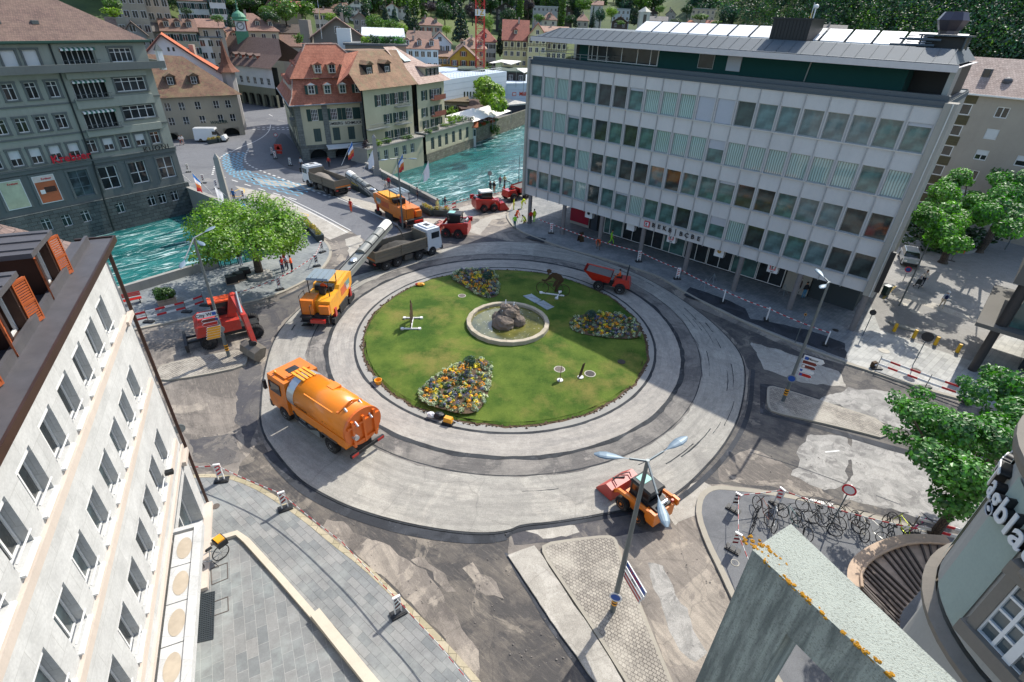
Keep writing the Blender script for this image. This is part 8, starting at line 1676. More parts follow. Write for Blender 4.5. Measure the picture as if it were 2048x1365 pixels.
# skid steer loaders
def skid(px,py,az,label,body,rimc,bucket,roof,z=0.07,s=1.0):
 p=gp(px,py,z);t=thing('skid_loader',label,'loader',(p.x,p.y,z),R(az));t.scale=(s,s,s)
 for x in(-0.55,0.6):
  for s_ in(-1,1):wheel(t,x,s_*0.78,0.4,0.3,rimc)
 B(body,'body',t,wedge(-1.35,0.9,0.62,0.35,1.15,0.1,0.2,0.6),(-1.4,-0.8,-0.75,0.75,0.5,1.3));B(M_dkm,'engine_bay',t,(-1.3,-0.7,-0.55,0.55,1.3,1.42));B(M_silver,'exhaust',t,extra=lambda mb:mb.tube((-1.15,-0.35,1.52),(-1.15,0.3,1.52),0.1));B(body,'lift_arm',t,*[((-1.5,s_*0.88-0.08,1.15),(-1.1,s_*0.88-0.08,1.15),(-1.1,s_*0.88+0.08,1.15),(-1.5,s_*0.88+0.08,1.15),(-1.5,s_*0.88-0.08,1.55),(-1.1,s_*0.88-0.08,1.55),(-1.1,s_*0.88+0.08,1.55),(-1.5,s_*0.88+0.08,1.55)) for s_ in(-1,1)],extra=lambda mb:[(mb.bar((-1.35,s_*0.88,1.4),(0.9,s_*0.88,1.15),0.14,0.2),mb.bar((0.9,s_*0.88,1.15),(1.45,s_*0.7,0.5),0.14,0.2)) for s_ in(-1,1)])
 B(M_dkm,'cab_frame',t,*[(x,x+0.07,y_,y_+0.07,1.15,2.0) for x in(-0.7,0.45) for y_ in(-0.52,0.45)],(-0.72,0.54,-0.54,0.54,1.15,1.2));B(M_wind,'cab_glass',t,(-0.66,0.48,-0.49,0.49,1.2,1.98));B(roof,'cab_roof',t,wedge(-0.8,0.62,0.56,2.0,2.12,0.08,0.08,0.5));
 if roof is M_dkm:B(plain('roof glass green','#8fc7b4',0.2),'roof_window',t,(-0.1,0.45,-0.32,0.32,2.12,2.14))
 def bk2(mb):
  pr=[(1.2,0.1),(2.35,0.06),(2.3,0.2),(1.7,0.95),(1.25,0.85)];y_=1.0;mb.add([(a,-y_,b) for a,b in pr]+[(a,y_,b) for a,b in pr],[(0,1,2,3,4),(9,8,7,6,5)]+[(i,i+5,(i+1)%5+5,(i+1)%5) for i in range(5)]);mb.mat(M_dkm);mb.tube((1.5,-0.2,0.95),(1.8,0.4,0.95),0.05);mb.path([(1.3,-.5,.95),(1.55,-.6,1.05),(1.75,-.1,1.0),(1.7,.5,1.05),(1.3,.6,.95)],0.03)
 B(bucket,'bucket',t,extra=bk2);B(M_rd,'beacon_light',t,extra=lambda mb:mb.lathe([(0.07,1.42),(0.07,1.56)],8,(-1.3,-0.6,0)));return t
skid(1280,1018,127,'orange skid loader with a red sweeper box near the twin lamp',M_or,M_or,plain('faded red','#b5483f',0.45,var=0.15),M_dkm,0.07,1.02)
skid(909,470,172,'red skid loader beside the white truck cab, its bucket to the left',M_rd,M_rd,plain('faded red b','#a8574a',0.5,var=0.3),M_dkm,0.02,1.3)
skid(972,420,25,'red skid loader with a cream roof near the river railing',M_rd,M_rd,M_rd,M_sail,0.02,1.25)
def dumper(px,py,az,label,z,s,load=True):
 p=gp(px,py,z);t=thing('site_dumper',label,'dumper',(p.x,p.y,z),R(az));t.scale=(s,)*3
 for x in(-0.75,0.95):
  for s_ in(-1,1):wheel(t,x,s_*0.7,0.42,0.32)
 B(M_rd,'rear_body',t,wedge(-1.5,-0.1,0.6,0.5,1.15,0.12,0.2,0.5));B(M_dkm,'chassis',t,(-1.2,1.3,-0.35,0.35,0.4,0.6));B(M_dkm,'seat',t,(-0.75,-0.3,-0.25,0.25,1.15,1.25));B(M_dkm,'roll_bar',t,extra=lambda mb:mb.path([(-1.1,-0.45,1.1),(-1.15,-0.45,2.1),(-1.15,0.45,2.1),(-1.1,0.45,1.1)],0.04))
 def skip(mb):
  a=[(0.2,-0.65,0.75),(1.5,-0.6,0.75),(1.5,0.6,0.75),(0.2,0.65,0.75)];b=[(0.0,-0.85,1.35),(2.3,-0.75,1.6),(2.3,0.75,1.6),(0.0,0.85,1.35)];mb.add(a+b,[(3,2,1,0),(0,1,5,4),(1,2,6,5),(2,3,7,6),(3,0,4,7),(4,5,1,0),(5,6,2,1),(6,7,3,2),(7,4,0,3)])
 B(M_rd,'skip',t,extra=skip);B(plain('skip load','#77736d',0.9,var=0.4,scale=8),'load',t,[(0.15,-0.7,1.0),(1.8,-0.62,1.0),(1.8,0.62,1.0),(0.15,0.7,1.0),(0.1,-0.75,1.25),(2.1,-0.66,1.5),(2.1,0.66,1.5),(0.1,0.75,1.25)]);return t
dmp=dumper(1222,578,163,'red site dumper with a raised skip driving round the island in the shade',0.07,1.2);dm2=dumper(1030,398,40,'red site dumper with a tall roll bar near the bank corner',0.02,1.3)
# car and van
def car(px,py,az,label,mat,z,van=False):
 p=gp(px,py,z);t=thing('van' if van else 'parked_car',label,'van' if van else 'car',(p.x,p.y,z),R(az));L=2.75 if van else 2.0;y=0.95 if van else 0.85;zt_=2.45 if van else 1.45
 for x in(-L*0.62,L*0.62):
  for s in(-1,1):wheel(t,x,s*(y-0.1),0.33,0.2)
 if van:B(mat,'body',t,wedge(-L,L*0.55,y,0.35,zt_,0.08,0.5,y*0.88),wedge(L*0.55-0.01,L,y,0.35,1.15,0,0.25,y*0.9));B(M_wind,'windscreen',t,[(L*0.75,-y*0.82,1.15),(L*0.56+0.02,-y*0.8,1.15),(L*0.56+0.02,y*0.8,1.15),(L*0.75,y*0.82,1.15),(L*0.42,-y*0.78,2.2),(L*0.38,-y*0.78,2.2),(L*0.38,y*0.78,2.2),(L*0.42,y*0.78,2.2)]);B(M_wind,'side_window',t,(L*0.2,L*0.45,-y-0.0,y+0.0,1.35,1.95))
 else:B(mat,'body',t,wedge(-L,L,y,0.3,0.9,0.05,0.25,y*0.92),wedge(-L*0.75,L*0.3,y*0.78,1.36,zt_,0.1,0.1,y*0.7));B(M_wind,'window',t,wedge(-L*0.92,L*0.55,y*0.9,0.9,1.36,0.25,0.55,y*0.77))
 for s in(-1,1):B(M_signw,'headlight',t,(L-0.1,L+0.01,s*y*0.7-0.15,s*y*0.7+0.15,0.6,0.75));B(M_rd,'tail_light',t,(-L-0.01,-L+0.1,s*y*0.8-0.08,s*y*0.8+0.08,0.65,0.9))
 B(M_dkm,'bumper',t,(L-0.1,L+0.06,-y*0.9,y*0.9,0.25,0.5));return t
car(1815,524,243,'silver car parked on the plaza beside the bank end wall',M_silver,0.13);car(425,283,12,'white delivery van parked by the arches of the old house',M_cabw,0.0,True)
# ---------------- people ----------------
M_skin=plain('skin','#b98766',0.6,var=0.08);M_hair=plain('hair dark','#2c211a',0.8);M_hairg=plain('hair grey','#8f8980',0.8);M_shoe=plain('shoes','#25211f',0.7)
def cl(h):return plain('cloth '+h,h,0.9,var=0.12,scale=6)
def skin_mesh(V,E_,Rr,root=0):
 me=bpy.data.meshes.new('t');me.from_pydata(V,E_,[]);o=bpy.data.objects.new('t',me);SC.collection.objects.link(o);o.modifiers.new('s','SKIN');s=o.modifiers.new('d','SUBSURF');s.levels=1;s.render_levels=1
 for i,r in enumerate(Rr):me.skin_vertices[0].data[i].radius=(r,r) if not hasattr(r,'__len__') else r
 me.skin_vertices[0].data[root].use_root=True;dg=bpy.context.evaluated_depsgraph_get();m2=bpy.data.meshes.new_from_object(o.evaluated_get(dg));bpy.data.objects.remove(o,do_unlink=True);bpy.data.meshes.remove(me);return m2
def person(px,py,label,az,shirt,trou,pose='stand',z=0.12,hair=None,vest=None,hat=None,group=None,loc=None,h=1.0,seed=0):
 p=gp(px,py,z) if loc is None else loc;t=thing('person',label,'person',(p[0],p[1],z if loc is None else loc[2]),R(az),group);t.scale=(h,)*3
 rg=random.Random(px*7+seed);a=rg.uniform(-.06,.06)
 hip=Vector((0,0,.95));ch=Vector((0.02,0,1.32));nk=Vector((.03,0,1.5));hd=Vector((.05,0,1.66));fl_,fr_=Vector((.03,.1,.06)),Vector((-.02,-.1,.06));kl_,kr_=Vector((.04,.1,.5)),Vector((.02,-.1,.5));el,er=Vector((-.04,.27,1.14)),Vector((-.02,-.27,1.14));hl_,hr_=Vector((.1,.27,.9)),Vector((.1,-.28,.9))
 if pose=='walk':fl_,fr_,kl_,kr_=Vector((.34,.09,.06)),Vector((-.32,-.09,.1)),Vector((.22,.1,.5)),Vector((-.02,-.1,.5));hl_,hr_,el,er=Vector((-.2,.27,.95)),Vector((.32,-.25,1.02)),Vector((-.15,.26,1.16)),Vector((.08,-.27,1.14))
 if pose=='bend':ch,nk,hd=Vector((.3,0,1.18)),Vector((.48,0,1.22)),Vector((.64,0,1.2));el,er,hl_,hr_=Vector((.42,.24,.92)),Vector((.42,-.24,.92)),Vector((.58,.12,.68)),Vector((.58,-.12,.68));fl_,fr_=Vector((.15,.2,.06)),Vector((-.15,-.2,.06));kl_,kr_=Vector((.15,.17,.5)),Vector((-.02,-.17,.5))
 if pose=='sit':hip,ch,nk,hd=Vector((0,0,.5)),Vector((0,0,.87)),Vector((.03,0,1.05)),Vector((.06,0,1.21));kl_,kr_,fl_,fr_=Vector((.42,.14,.5)),Vector((.42,-.14,.5)),Vector((.5,.14,.08)),Vector((.5,-.14,.08));el,er,hl_,hr_=Vector((.14,.26,.7)),Vector((.14,-.26,.7)),Vector((.4,.15,.72)),Vector((.4,-.15,.72))
 if pose=='kneel':hip,ch,nk,hd=Vector((-.1,0,.45)),Vector((.12,0,.78)),Vector((.25,0,.92)),Vector((.38,0,1.0));kl_,kr_,fl_,fr_=Vector((.25,.14,.42)),Vector((.15,-.14,.08)),Vector((.25,.14,.06)),Vector((-.3,-.14,.1));el,er,hl_,hr_=Vector((.3,.22,.55)),Vector((.3,-.22,.55)),Vector((.48,.1,.3)),Vector((.48,-.1,.3))
 if pose=='hold':el,er,hl_,hr_=Vector((.06,.26,1.12)),Vector((.06,-.26,1.12)),Vector((.34,.12,1.18)),Vector((.34,-.12,1.18))
 V=[hip,hip.lerp(ch,.5),ch,nk,hd-Vector((0,0,.06)),hd+Vector((0,0,.06))];Rr=[(.15,.12),(.145,.11),(.17,.12),.06,.085,.09];E_=[(0,1),(1,2),(2,3),(3,4),(4,5)]
 def ch_(par,pts,rs):
  i=par
  for q,r in zip(pts,rs):V.append(q);Rr.append(r);E_.append((i,len(V)-1));i=len(V)-1
  return i
 sdir=Vector((0,.17,0));hands=[]
 for s,el_,ha in((1,el,hl_),(-1,er,hr_)):
  i=ch_(2,[ch+sdir*s+Vector((0,0,.08)),el_,el_.lerp(ha,.92),ha+(ha-el_).normalized()*.05],[.065,.048,.034,(.03,.042)]);d=(ha-el_).normalized();w_=Vector((1,0,0)) if abs(d.x)<.7 else Vector((0,0,1));hands.append(ha)
  for k in range(4):ch_(i,[V[i]+d*.05+w_*(k-1.5)*.02,V[i]+d*(.085+.01*(k in(1,2)))+w_*(k-1.5)*.024+Vector((0,-s*.015,0))],[.011,.009])
  ch_(i,[V[i]+w_*.045+d*.01,V[i]+w_*.055+d*.04],[.013,.01])
 for s,k_,f_ in((1,kl_,fl_),(-1,kr_,fr_)):ch_(0,[hip+Vector((0,s*.09,-.06)),k_,f_+Vector((0,0,.03)),f_+Vector((.13,0,-.01))],[.095,.065,.045,(.04,.03)])
 me=skin_mesh([tuple(v) for v in V],E_,Rr);ms=[cl(vest or shirt),M_skin,cl(trou),M_shoe,cl(shirt)]
 for m_ in ms:me.materials.append(m_)
 idx=[]
 for q in me.polygons:
  c=q.center;mi=0
  dh=min((c-x).length for x in hands)
  ax=hip-ch;tz=(c-ch).dot(ax)/ax.length_squared
  if(c-hd).length<.2 and(c-nk).length>.07:mi=1
  elif dh<.13:mi=1
  elif c.z<.12 and pose!='kneel' or(pose=='kneel' and c.z<.1):mi=3
  elif tz>.92 and dh>.13:mi=2
  elif vest and abs(c.y)>.2:mi=4
  idx.append(mi)
 me.polygons.foreach_set('material_index',idx);me.polygons.foreach_set('use_smooth',[True]*len(idx));inst('body',me,t)
 mb=MB().mat(hat and cl(hat) or hair or M_hair);mb.sm=True
 if hat:mb.lathe([(.17,.02),(.175,.03),(.12,.05),(.11,.12),(.06,.16),(0,.17)],14,tuple(hd));mb.build('hat',t)
 else:mb.ell(hd+Vector((-.02,0,.045)),(.105,.098,.1),12,8);mb.build('hair',t)
 f=MB().mat(M_skin);f.ell(hd+Vector((.1,0,-.01)),(.02,.014,.022),6,5);f.mat(M_ink);f.ell(hd+Vector((.085,.032,.02)),(.01,.011,.008),6,4);f.ell(hd+Vector((.085,-.032,.02)),(.01,.011,.008),6,4);f.mat(plain('lips','#8a4a42',0.6));f.ell(hd+Vector((.09,0,-.05)),(.008,.025,.007),6,4);f.mat(M_skin);f.ell(hd+Vector((.0,.093,0)),(.02,.01,.03),6,4);f.ell(hd+Vector((.0,-.093,0)),(.02,.01,.03),6,4);f.build('face',t)
 return t
OR,RE,YE,GN='#e2561f','#c5291f','#cfe020','#9be03a'
PP=[(703,425,'worker in red shirt and orange trousers standing alone on the bridge',250,RE,OR,'stand',0.01),(567,547,'person in a red vest and blue jeans at the left of the pavement group',-20,'#b9c4cf','#2b3a56','hold',.12,None,RE),(577,540,'person in a pale blue shirt in the middle of the pavement group',200,'#a9b4c8','#2a2f3c','hold',.12,M_hairg),(572,534,'person in a bright red jacket at the back of the pavement group',230,RE,'#2a2a33','stand',.12),(586,545,'person in an orange vest and dark trousers leaning over papers',185,OR,'#1d222e','hold',.12),(593,489,'person in black leaning near the curved railing, left of the pair',100,'#1c1d22','#26262b','stand',.12),(598,483,'person in dark clothes at the curved railing, right of the pair',80,'#22252c','#181a1e','stand',.12),(484,532,'man in a dark shirt behind the plane tree trunk',160,'#2b2f3a','#8a93a3','stand',.12),(470,404,'person in a blue jacket beside the left obelisk',280,'#1f5f96','#2a3448','stand',0.01),(772,383,'person in a white shirt on the promenade behind the left truck',300,'#d6d2ca','#a09a90','walk',.12),(778,377,'person in a red jacket on the promenade by the second flag',290,'#b02530','#262a38','stand',.12),(836,400,'person in dark clothes at the railing behind the milling machine',200,'#3a3a44','#2b2b30','stand',.12),(891,420,'person in a dark patterned top beside the plank barrier',240,'#3c4656','#b7b3ae','walk',.12),(875,424,'person in a pale yellow top behind the yellow flower planter',330,'#d9d28a','#c8b27a','stand',.12),(981,386,'person in dark clothes under the round sign by the railing',250,'#30343c','#1f2228','stand',.1),(988,386,'person in a black top with bare legs right of the round sign',240,'#1f1f24','#b98766','stand',.1),(1000,375,'person in a striped top at the railing near the bank',250,'#8d5560','#2d3f57','stand',.1),(1009,374,'person in pale yellow at the railing beside the bank corner',260,'#cfc48a','#5f6f80','stand',.1),(1008,394,'worker in an orange vest striding towards the red dumper',20,OR,'#2a2a2e','walk',.02),(1029,458,'worker in a bright green vest and teal shorts seen from behind',60,GN,'#1d5f62','stand',.05),(1027,421,'worker in yellow overalls standing by the sunlit trench',0,YE,'#c6d41c','stand',.05),(1043,418,'worker in yellow overalls bending over the bright paving',30,YE,YE,'bend',.05),(1061,448,'worker in a red vest with dark trousers under the bank corner',100,RE,'#23252c','stand',.12),(1068,446,'worker in green and yellow overalls beside the red vest under the bank',120,YE,GN,'stand',.12),(1033,436,'kneeling worker in orange near the curved kerb',40,OR,OR,'kneel',.05),(1050,447,'crouching worker in yellow by the bank column',200,YE,'#c9a23a','kneel',.12),(1196,499,'worker in an orange and yellow jacket bending down on the shaded pavement',250,OR,'#6d5a4a','bend',.12),(1221,489,'worker in lime green overalls striding past the bank windows',340,GN,GN,'walk',.12),(1605,598,'person in a dark top and light jeans waiting under the bank',100,'#22242a','#4d86a6','stand',.12),(1594,588,'person in brown clothes beside the jeans wearer under the bank',60,'#4a3a34','#3a2c28','stand',.12),(1881,617,'walker with white hat, pale shirt and dark blue backpack on the plaza',60,'#c5cfdc','#c8bba6','walk',.14,None,None,'#eeece4'),(1842,572,'woman in a white top and navy skirt pushing a stroller on the plaza',220,'#d6cfc9','#1b2035','stand',.13),(363,291,'pedestrian in a pale top near the van, left of the pair',250,'#cfc6c0','#8d3a34','walk',0.01),(368,290,'pedestrian in white near the van, right of the pair',240,'#d8d8d8','#c1a49a','stand',0.01),(659,335,'person in a red top behind the bridge truck cab',270,'#b5332c','#23242a','stand',0.06),(604,337,'person in a white top at the corner of the jewellery house',250,'#cfcfcf','#3b3b44','stand',.06)]
for q in PP:
 kw=dict(zip(('hair','vest','hat'),q[8:]));person(q[0],q[1],q[2],q[3],q[4],q[5],q[6],q[7],**kw)
def seat_on(root,x,y,z,label,sh_,tr_,h=1.0):
 v=Vector((x,y,z));v.rotate(root.rotation_euler);v=v*root.scale.x+root.location;return person(0,0,label,math.degrees(root.rotation_euler.z),sh_,tr_,'sit',loc=(v.x,v.y,v.z),h=h)
seat_on(dmp,-0.55,0,0.72,'driver in orange work clothes sitting on the dumper in the shade',OR,OR);seat_on(dm2,-0.55,0,0.72,'driver in a red shirt sitting on the dumper near the bank corner',RE,'#3a2a2a')
for mm_,lab in((M1_,'operator in orange on the milling machine of the ring road'),):seat_on(mm_,-1.2,-0.15,2.1,lab,OR,OR)
bp_=bpy.data.objects['person'];wk=[o for o in bpy.data.objects if o.get('label','').startswith('walker with')][0];mb=MB().mat(cl('#1d2a55'));mb.ell((-.2,0,1.25),(.11,.15,.22),10,8);mb.build('backpack',wk)
p=gp(1834,574,.13);t=thing('stroller','small dark stroller pushed by the woman on the plaza','stroller',(p.x,p.y,.13),R(220));B(M_dkm,'seat',t,wedge(-.3,.3,.22,.4,.8,0,.3,.2));B(M_dkm,'frame',t,extra=lambda mb:(mb.tube((-.6,-.2,.95),(.3,-.2,.2),.02),mb.tube((-.6,.2,.95),(.3,.2,.2),.02),mb.tube((-.3,.2,.2),(-.3,-.2,.2),.02)));[wheel(t,x,y,.12,.05) for x in(-.3,.35) for y in(-.24,.24)]
# ---------------- lamps, signs, poles ----------------
M_pole=plain('galvanised pole','#6f7779',0.45,0.5,var=0.12);M_head=plain('lamp head','#6a7c88',0.5,0.2,var=0.06)
def head(mb,a,b,w=0.19):
 d=Vector(b)-Vector(a);L=d.length;X=d.normalized();Y=Vector((0,0,1)).cross(X).normalized();Z=X.cross(Y);prof=[(0,.05),(.15,.1),(.4,.7),(.65,1),(.85,.8),(1,.25)];rings=[]
 for u,r in prof:c=Vector(a)+X*L*u;rings.append([tuple(c+Y*(w*r*math.cos(t_*math.pi/6))+Z*(w*.38*r*math.sin(t_*math.pi/6))) for t_ in range(12)])
 mb.loft(rings)
def lamp(px,py,h,arms,label,r=0.09,z=0.1,band=True,hl=1.25):
 b=gp(px,py,z);t=thing('street_lamp',label,'street lamp',(b.x,b.y,z));B(M_pole,'pole',t,extra=lambda mb:mb.tube((0,0,0),(0,0,h),r*1.3,r*.7,12))
 for ax,ay,az_ in arms:
  q=gp(ax,ay,az_)-b;e=Vector((q.x,q.y,az_-z));s=Vector((0,0,h-.05));k=max(0.2,1-hl/max(.01,(e-s).length));m_=s.lerp(e,k);B(M_pole,'arm',t,extra=lambda mb:mb.tube(s,m_,.045));B(M_head,'lamp_head',t,extra=lambda mb:head(mb,m_,e))
 if band:
  for k in range(5):B(M_yl if k%2==0 else M_ink,'reflective_band',t,extra=lambda mb:mb.lathe([(r*1.36,.55+k*.1),(r*1.36,.65+k*.1)],12))
 return t
lmB=lamp(1225,1222,9.2,[(1188,908,9.35),(1374,874,9.5),(1334,1055,9.1)],'tall three headed street lamp with direction signs on the lower cobbled island',.1,.14)
lmL=lamp(458,713,9.3,[(430,453,9.5),(362,537,9.2),(409,492,9.2)],'tall three headed street lamp with City West signs beside the excavator',.1,.14)
lmR=lamp(1566,802,9.2,[(1632,538,9.4),(1640,577,9.2)],'tall two headed street lamp with brown and white signs on the right cobbled island',.1,.14)
lamp(806,458,8.3,[(760,321,8.4),(834,318,8.4)],'tall two headed street lamp in front of the bridge milling machine',.09,.05,False)
lamp(1798,612,8.8,[(1878,432,8.9)],'slim single armed street lamp on the plaza beside the bank end wall',.06,.13,False,.6);lamp(2010,500,6.2,[(2030,440,6.2)],'single armed street lamp at the right edge under the plane trees',.06,.13,False,.6);lamp(1037,372,4.5,[],'thin pole with no lamp at the railing by the bank corner',.05,.1,False)
M_sb=plain('sign blue','#1f4f9e',0.4,var=0.04);M_sbr=plain('sign brown','#6b2a22',0.45,var=0.04)
def board(root,px0,px1,py0,py1,mat,txt,tcol,nm='direction_sign',arrow=1,tscale=.62,extra=None,hh=.13):
 """arrow board in the vertical plane through the lamp that faces the viewer, placed by its corners in the view"""
 A=root.location;dv=Vector((A.x,A.y)).normalized();f=Fr((A.x-dv.x*.12,A.y-dv.y*.12),(dv.y,-dv.x));u0,z0=f.uz(px0,py0);u1,z1=f.uz(px1,py1);zm=(z0+z1)/2;sg=1 if u1>u0 else-1;a=hh*.8 if arrow else 0
 mb=MB().mat(M_signw);pts=[(u0,-hh),(u1-sg*a,-hh),(u1,0),(u1-sg*a,hh),(u0,hh)] if arrow else[(u0,-hh),(u1,-hh),(u1,hh),(u0,hh)]
 def pl(k,n0,n1):
  cu=sum(p[0] for p in pts)/len(pts);P_=[(cu+(u-cu)*(1-(1-k)*.25),z*k) for u,z in pts];m_=len(P_);vs=[f.P(u,n0,zm+z) for u,z in P_]+[f.P(u,n1,zm+z) for u,z in P_];mb.add(vs,[tuple(range(m_)),tuple(range(2*m_-1,m_-1,-1))]+[(i,i+m_,(i+1)%m_+m_,(i+1)%m_) for i in range(m_)])
 pl(1.0,0,.03);mb.mat(mat);pl(.84,.031,.038);o=wb(mb,nm,root)
 if txt:p=f.P((u0+u1)/2-sg*a*.3,.045,zm);L=root.location;letter('lettering',txt,2*hh*tscale,tcol,root,(p[0]-L.x,p[1]-L.y,p[2]-L.z),(f.d.x,f.d.y,0),(0,0,1),.004,True)
 if extra:mb=MB().mat(extra);uu=u0+sg*hh*1.0;f.box(mb,uu-hh*.6,uu+hh*.6,.04,.05,zm-hh*.6,zm+hh*.6);wb(mb,'pictogram',root)
board(lmL,434,389,627,633,M_signw,'City West',M_ink,tscale=.85,extra=M_sb,hh=.2);board(lmL,437,402,638,643,M_sbr,'',M_ink,extra=M_sb);board(lmL,436,404,646,650,M_rd,'',M_ink)
for k in range(5):board(lmL,442,412,653.5+k*5,657.4+k*5,M_yl,'',M_ink,hh=.1)
board(lmR,1607,1650,716,726,M_signw,'Manor',M_ink,extra=M_sb,hh=.19);board(lmR,1605,1635,723,731,M_sbr,'',M_ink);board(lmR,1603,1632,731,739,M_sbr,'',M_ink,extra=M_signw);board(lmR,1598,1629,739,747,M_signw,'',M_ink,extra=M_sb);board(lmR,1597,1624,748,754,M_rd,'',M_ink,extra=M_sb)
A=lmB.location;fB=Fr((A.x+.1,A.y),(.35,-.937))
for k,(z,w_,hh,m_,tx) in enumerate(((3.6,1.5,.15,M_sb,'TRANSIT'),(3.28,1.45,.11,M_signw,'Bern'),(3.03,1.35,.1,M_rd,''),(2.8,1.3,.1,M_rd,''))):
 mb=MB().mat(M_signw);fB.box(mb,.05,w_,-.02,.02,z-hh,z+hh);mb.mat(m_);fB.box(mb,.09,w_-.04,.021,.028,z-hh+.04,z+hh-.04);wb(mb,'direction_sign',lmB)
 if tx:p=fB.P(w_/2,.035,z);letter('lettering',tx,hh*1.5,M_signr if tx=='TRANSIT' else M_ink,lmB,(p[0]-A.x,p[1]-A.y,p[2]-A.z),(fB.d.x,fB.d.y,0),(0,0,1),.004,True)
def disc(root,z,r,m1,m2,off=.12,nm='round_sign'):
 dv=-Vector((root.location.x,root.location.y,0)).normalized();c=dv*off;mb=MB().mat(m1);mb.tube(c+Vector((0,0,z)),c+dv*.02+Vector((0,0,z)),r,n=24);mb.mat(m2);mb.tube(c+dv*.02+Vector((0,0,z)),c+dv*.026+Vector((0,0,z)),r*.74,n=24);mb.build(nm,root)
disc(lmB,1.2,.28,M_signw,M_sb);disc(lmR,2.0,.3,M_wfg,M_sb);disc(lmL,2.4,.25,M_wfg,M_wfg)
def signpost(px,py,h,label,m1,m2,r=.3,z=.12,base=False):
 b=gp(px,py,z);t=thing('sign_post',label,'road sign',(b.x,b.y,z));B(M_pole,'pole',t,extra=lambda mb:mb.tube((0,0,0),(0,0,h),.035));disc(t,h-.3,r,m1,m2,.05);
 if base:B(M_conc,'foot',t,(-.3,.3,-.3,.3,0,.12))
 return t
signpost(1655,1062,3.4,'red rimmed white round sign over the parked bicycles',M_signr,M_signw,.32);signpost(1826,730,2.9,'dark backed round sign on a thin pole in front of the yellow bollards',M_dkm,M_dkm,.4,.13);signpost(1725,672,2.6,'thin round sign seen edge on beside the bank corner column',M_dkm,M_dkm,.25);signpost(979,384,3.0,'grey backed round sign by the river railing',M_wfg,M_wfg,.33,.1);signpost(556,296,2.6,'red rimmed round sign on the corner of the jewellery house street',M_signr,M_signw,.33,.05);signpost(1806,562,1.6,'blue and red round no stopping sign beside the silver car',M_signr,M_sb,.3,.13);signpost(380,912,2.4,'grey backed traffic sign at the corner of the white building',M_wfg,M_wfg,.3);signpost(1590,686,3.0,'thin pole with yellow reflector in the shade before the bank',M_yl,M_ink,.1)
b=gp(560,312);t=thing('roadworks_sign','stack of red roadworks signs at the street corner','road sign',(b.x,b.y,.05));B(M_rd,'sign_panel',t,(-.7,.6,-.03,.03,.9,1.9),(-.5,.5,-.03,.03,.3,.8));B(M_signw,'triangle',t,extra=lambda mb:mb.add([(-.4,-.05,1.05),(.3,-.05,1.05),(-.05,-.05,1.7)],[(0,1,2),(2,1,0)]));B(M_steel,'stand',t,(-.4,-.35,-.03,.03,0,.9),(.35,.4,-.03,.03,0,.9))
b=gp(1902,522,.13);t=thing('detour_sign','orange arrow shaped detour sign on a thin stand on the plaza','road sign',(b.x,b.y,.13),R(-42));B(plain('detour orange','#e2561a',0.5),'arrow_panel',t,extra=lambda mb:mb.add([(-1.0,0,1.35),(-.7,0,1.1),(.8,0,1.1),(.8,0,1.6),(-.7,0,1.6),(-1.0,.03,1.35),(-.7,.03,1.1),(.8,.03,1.1),(.8,.03,1.6),(-.7,.03,1.6)],[(0,1,2,3,4),(9,8,7,6,5)]));B(M_steel,'stand',t,extra=lambda mb:(mb.tube((0,.02,0),(0,.02,1.1),.03),mb.box(-.4,.4,-.15,.15,0,.06)))
# red and white beacons with tape
M_br=plain('beacon red','#c0262c',0.5,var=0.1);M_bw=plain('beacon white','#dedcd8',0.5,var=0.08)
def beacon0():
 t=thing('marker_beacon','x','beacon');B(M_dkm,'foot',t,(-.36,.36,-.2,.2,0,.1),(-.3,.3,-.15,.15,.1,.13));B(M_bw,'frame',t,(-.17,-.12,-.04,.04,.12,1.18),(.12,.17,-.04,.04,.12,1.18),(-.17,.17,-.05,.05,1.18,1.26),(-.12,.12,-.015,.015,.4,1.18))
 def st(mb):
  for k in range(3):
   z=.46+.26*k
   for y in(-.018,.018):mb.add([(-.12,y,z),(.12,y,z+.16),(.12,y,min(1.17,z+.28)),(-.12,y,z+.12)],[(0,1,2,3),(3,2,1,0)])
 B(M_br,'stripes',t,extra=st);return t
bc0=beacon0();BC=[(444,962,.12,15),(571,1018,.12,30),(797,1228,.12,35),(1466,1020,.12,-42),(1552,1010,.12,-60),(1465,1100,.12,-38),(560,580,.12,40),(634,533,.12,30),(1102,467,.12,0),(1277,524,.12,10),(1354,559,.12,0),(1445,605,.12,70),(1532,641,.12,70),(1650,690,.12,60),(377,345,0,20),(408,367,0,20),(434,378,0,20),(488,400,0,0),(545,310,.05,30),(551,318,.05,20),(581,332,.05,10),(645,505,.12,60)]
BL=['leftmost beacon on the slate plaza edge','beacon on the slate plaza edge below the ring road','beacon on the slate plaza edge, lowest in the view','beacon at the far tip of the bicycle pavement','beacon beside the bicycles where the tape turns','beacon on the bicycle pavement nearest the concrete parapet','beacon on the riverside kerb above the tank truck','beacon on the riverside kerb beside the group of people','beacon in shade under the left end of the bank','beacon by the fourth bank column','beacon by the fifth bank column','beacon on the wet tar strip before the bank','beacon beyond the wet tar strip before the bank','beacon near the bank corner with a white back','beacon by the far end of the bridge wall','second beacon along the bridge wall','beacon behind the left obelisk','beacon in the yellow box on the bridge','left beacon of three at the street corner','middle beacon of three at the street corner','right beacon of three before the jewellery house','striped beacon at the tip of the riverside pavement']
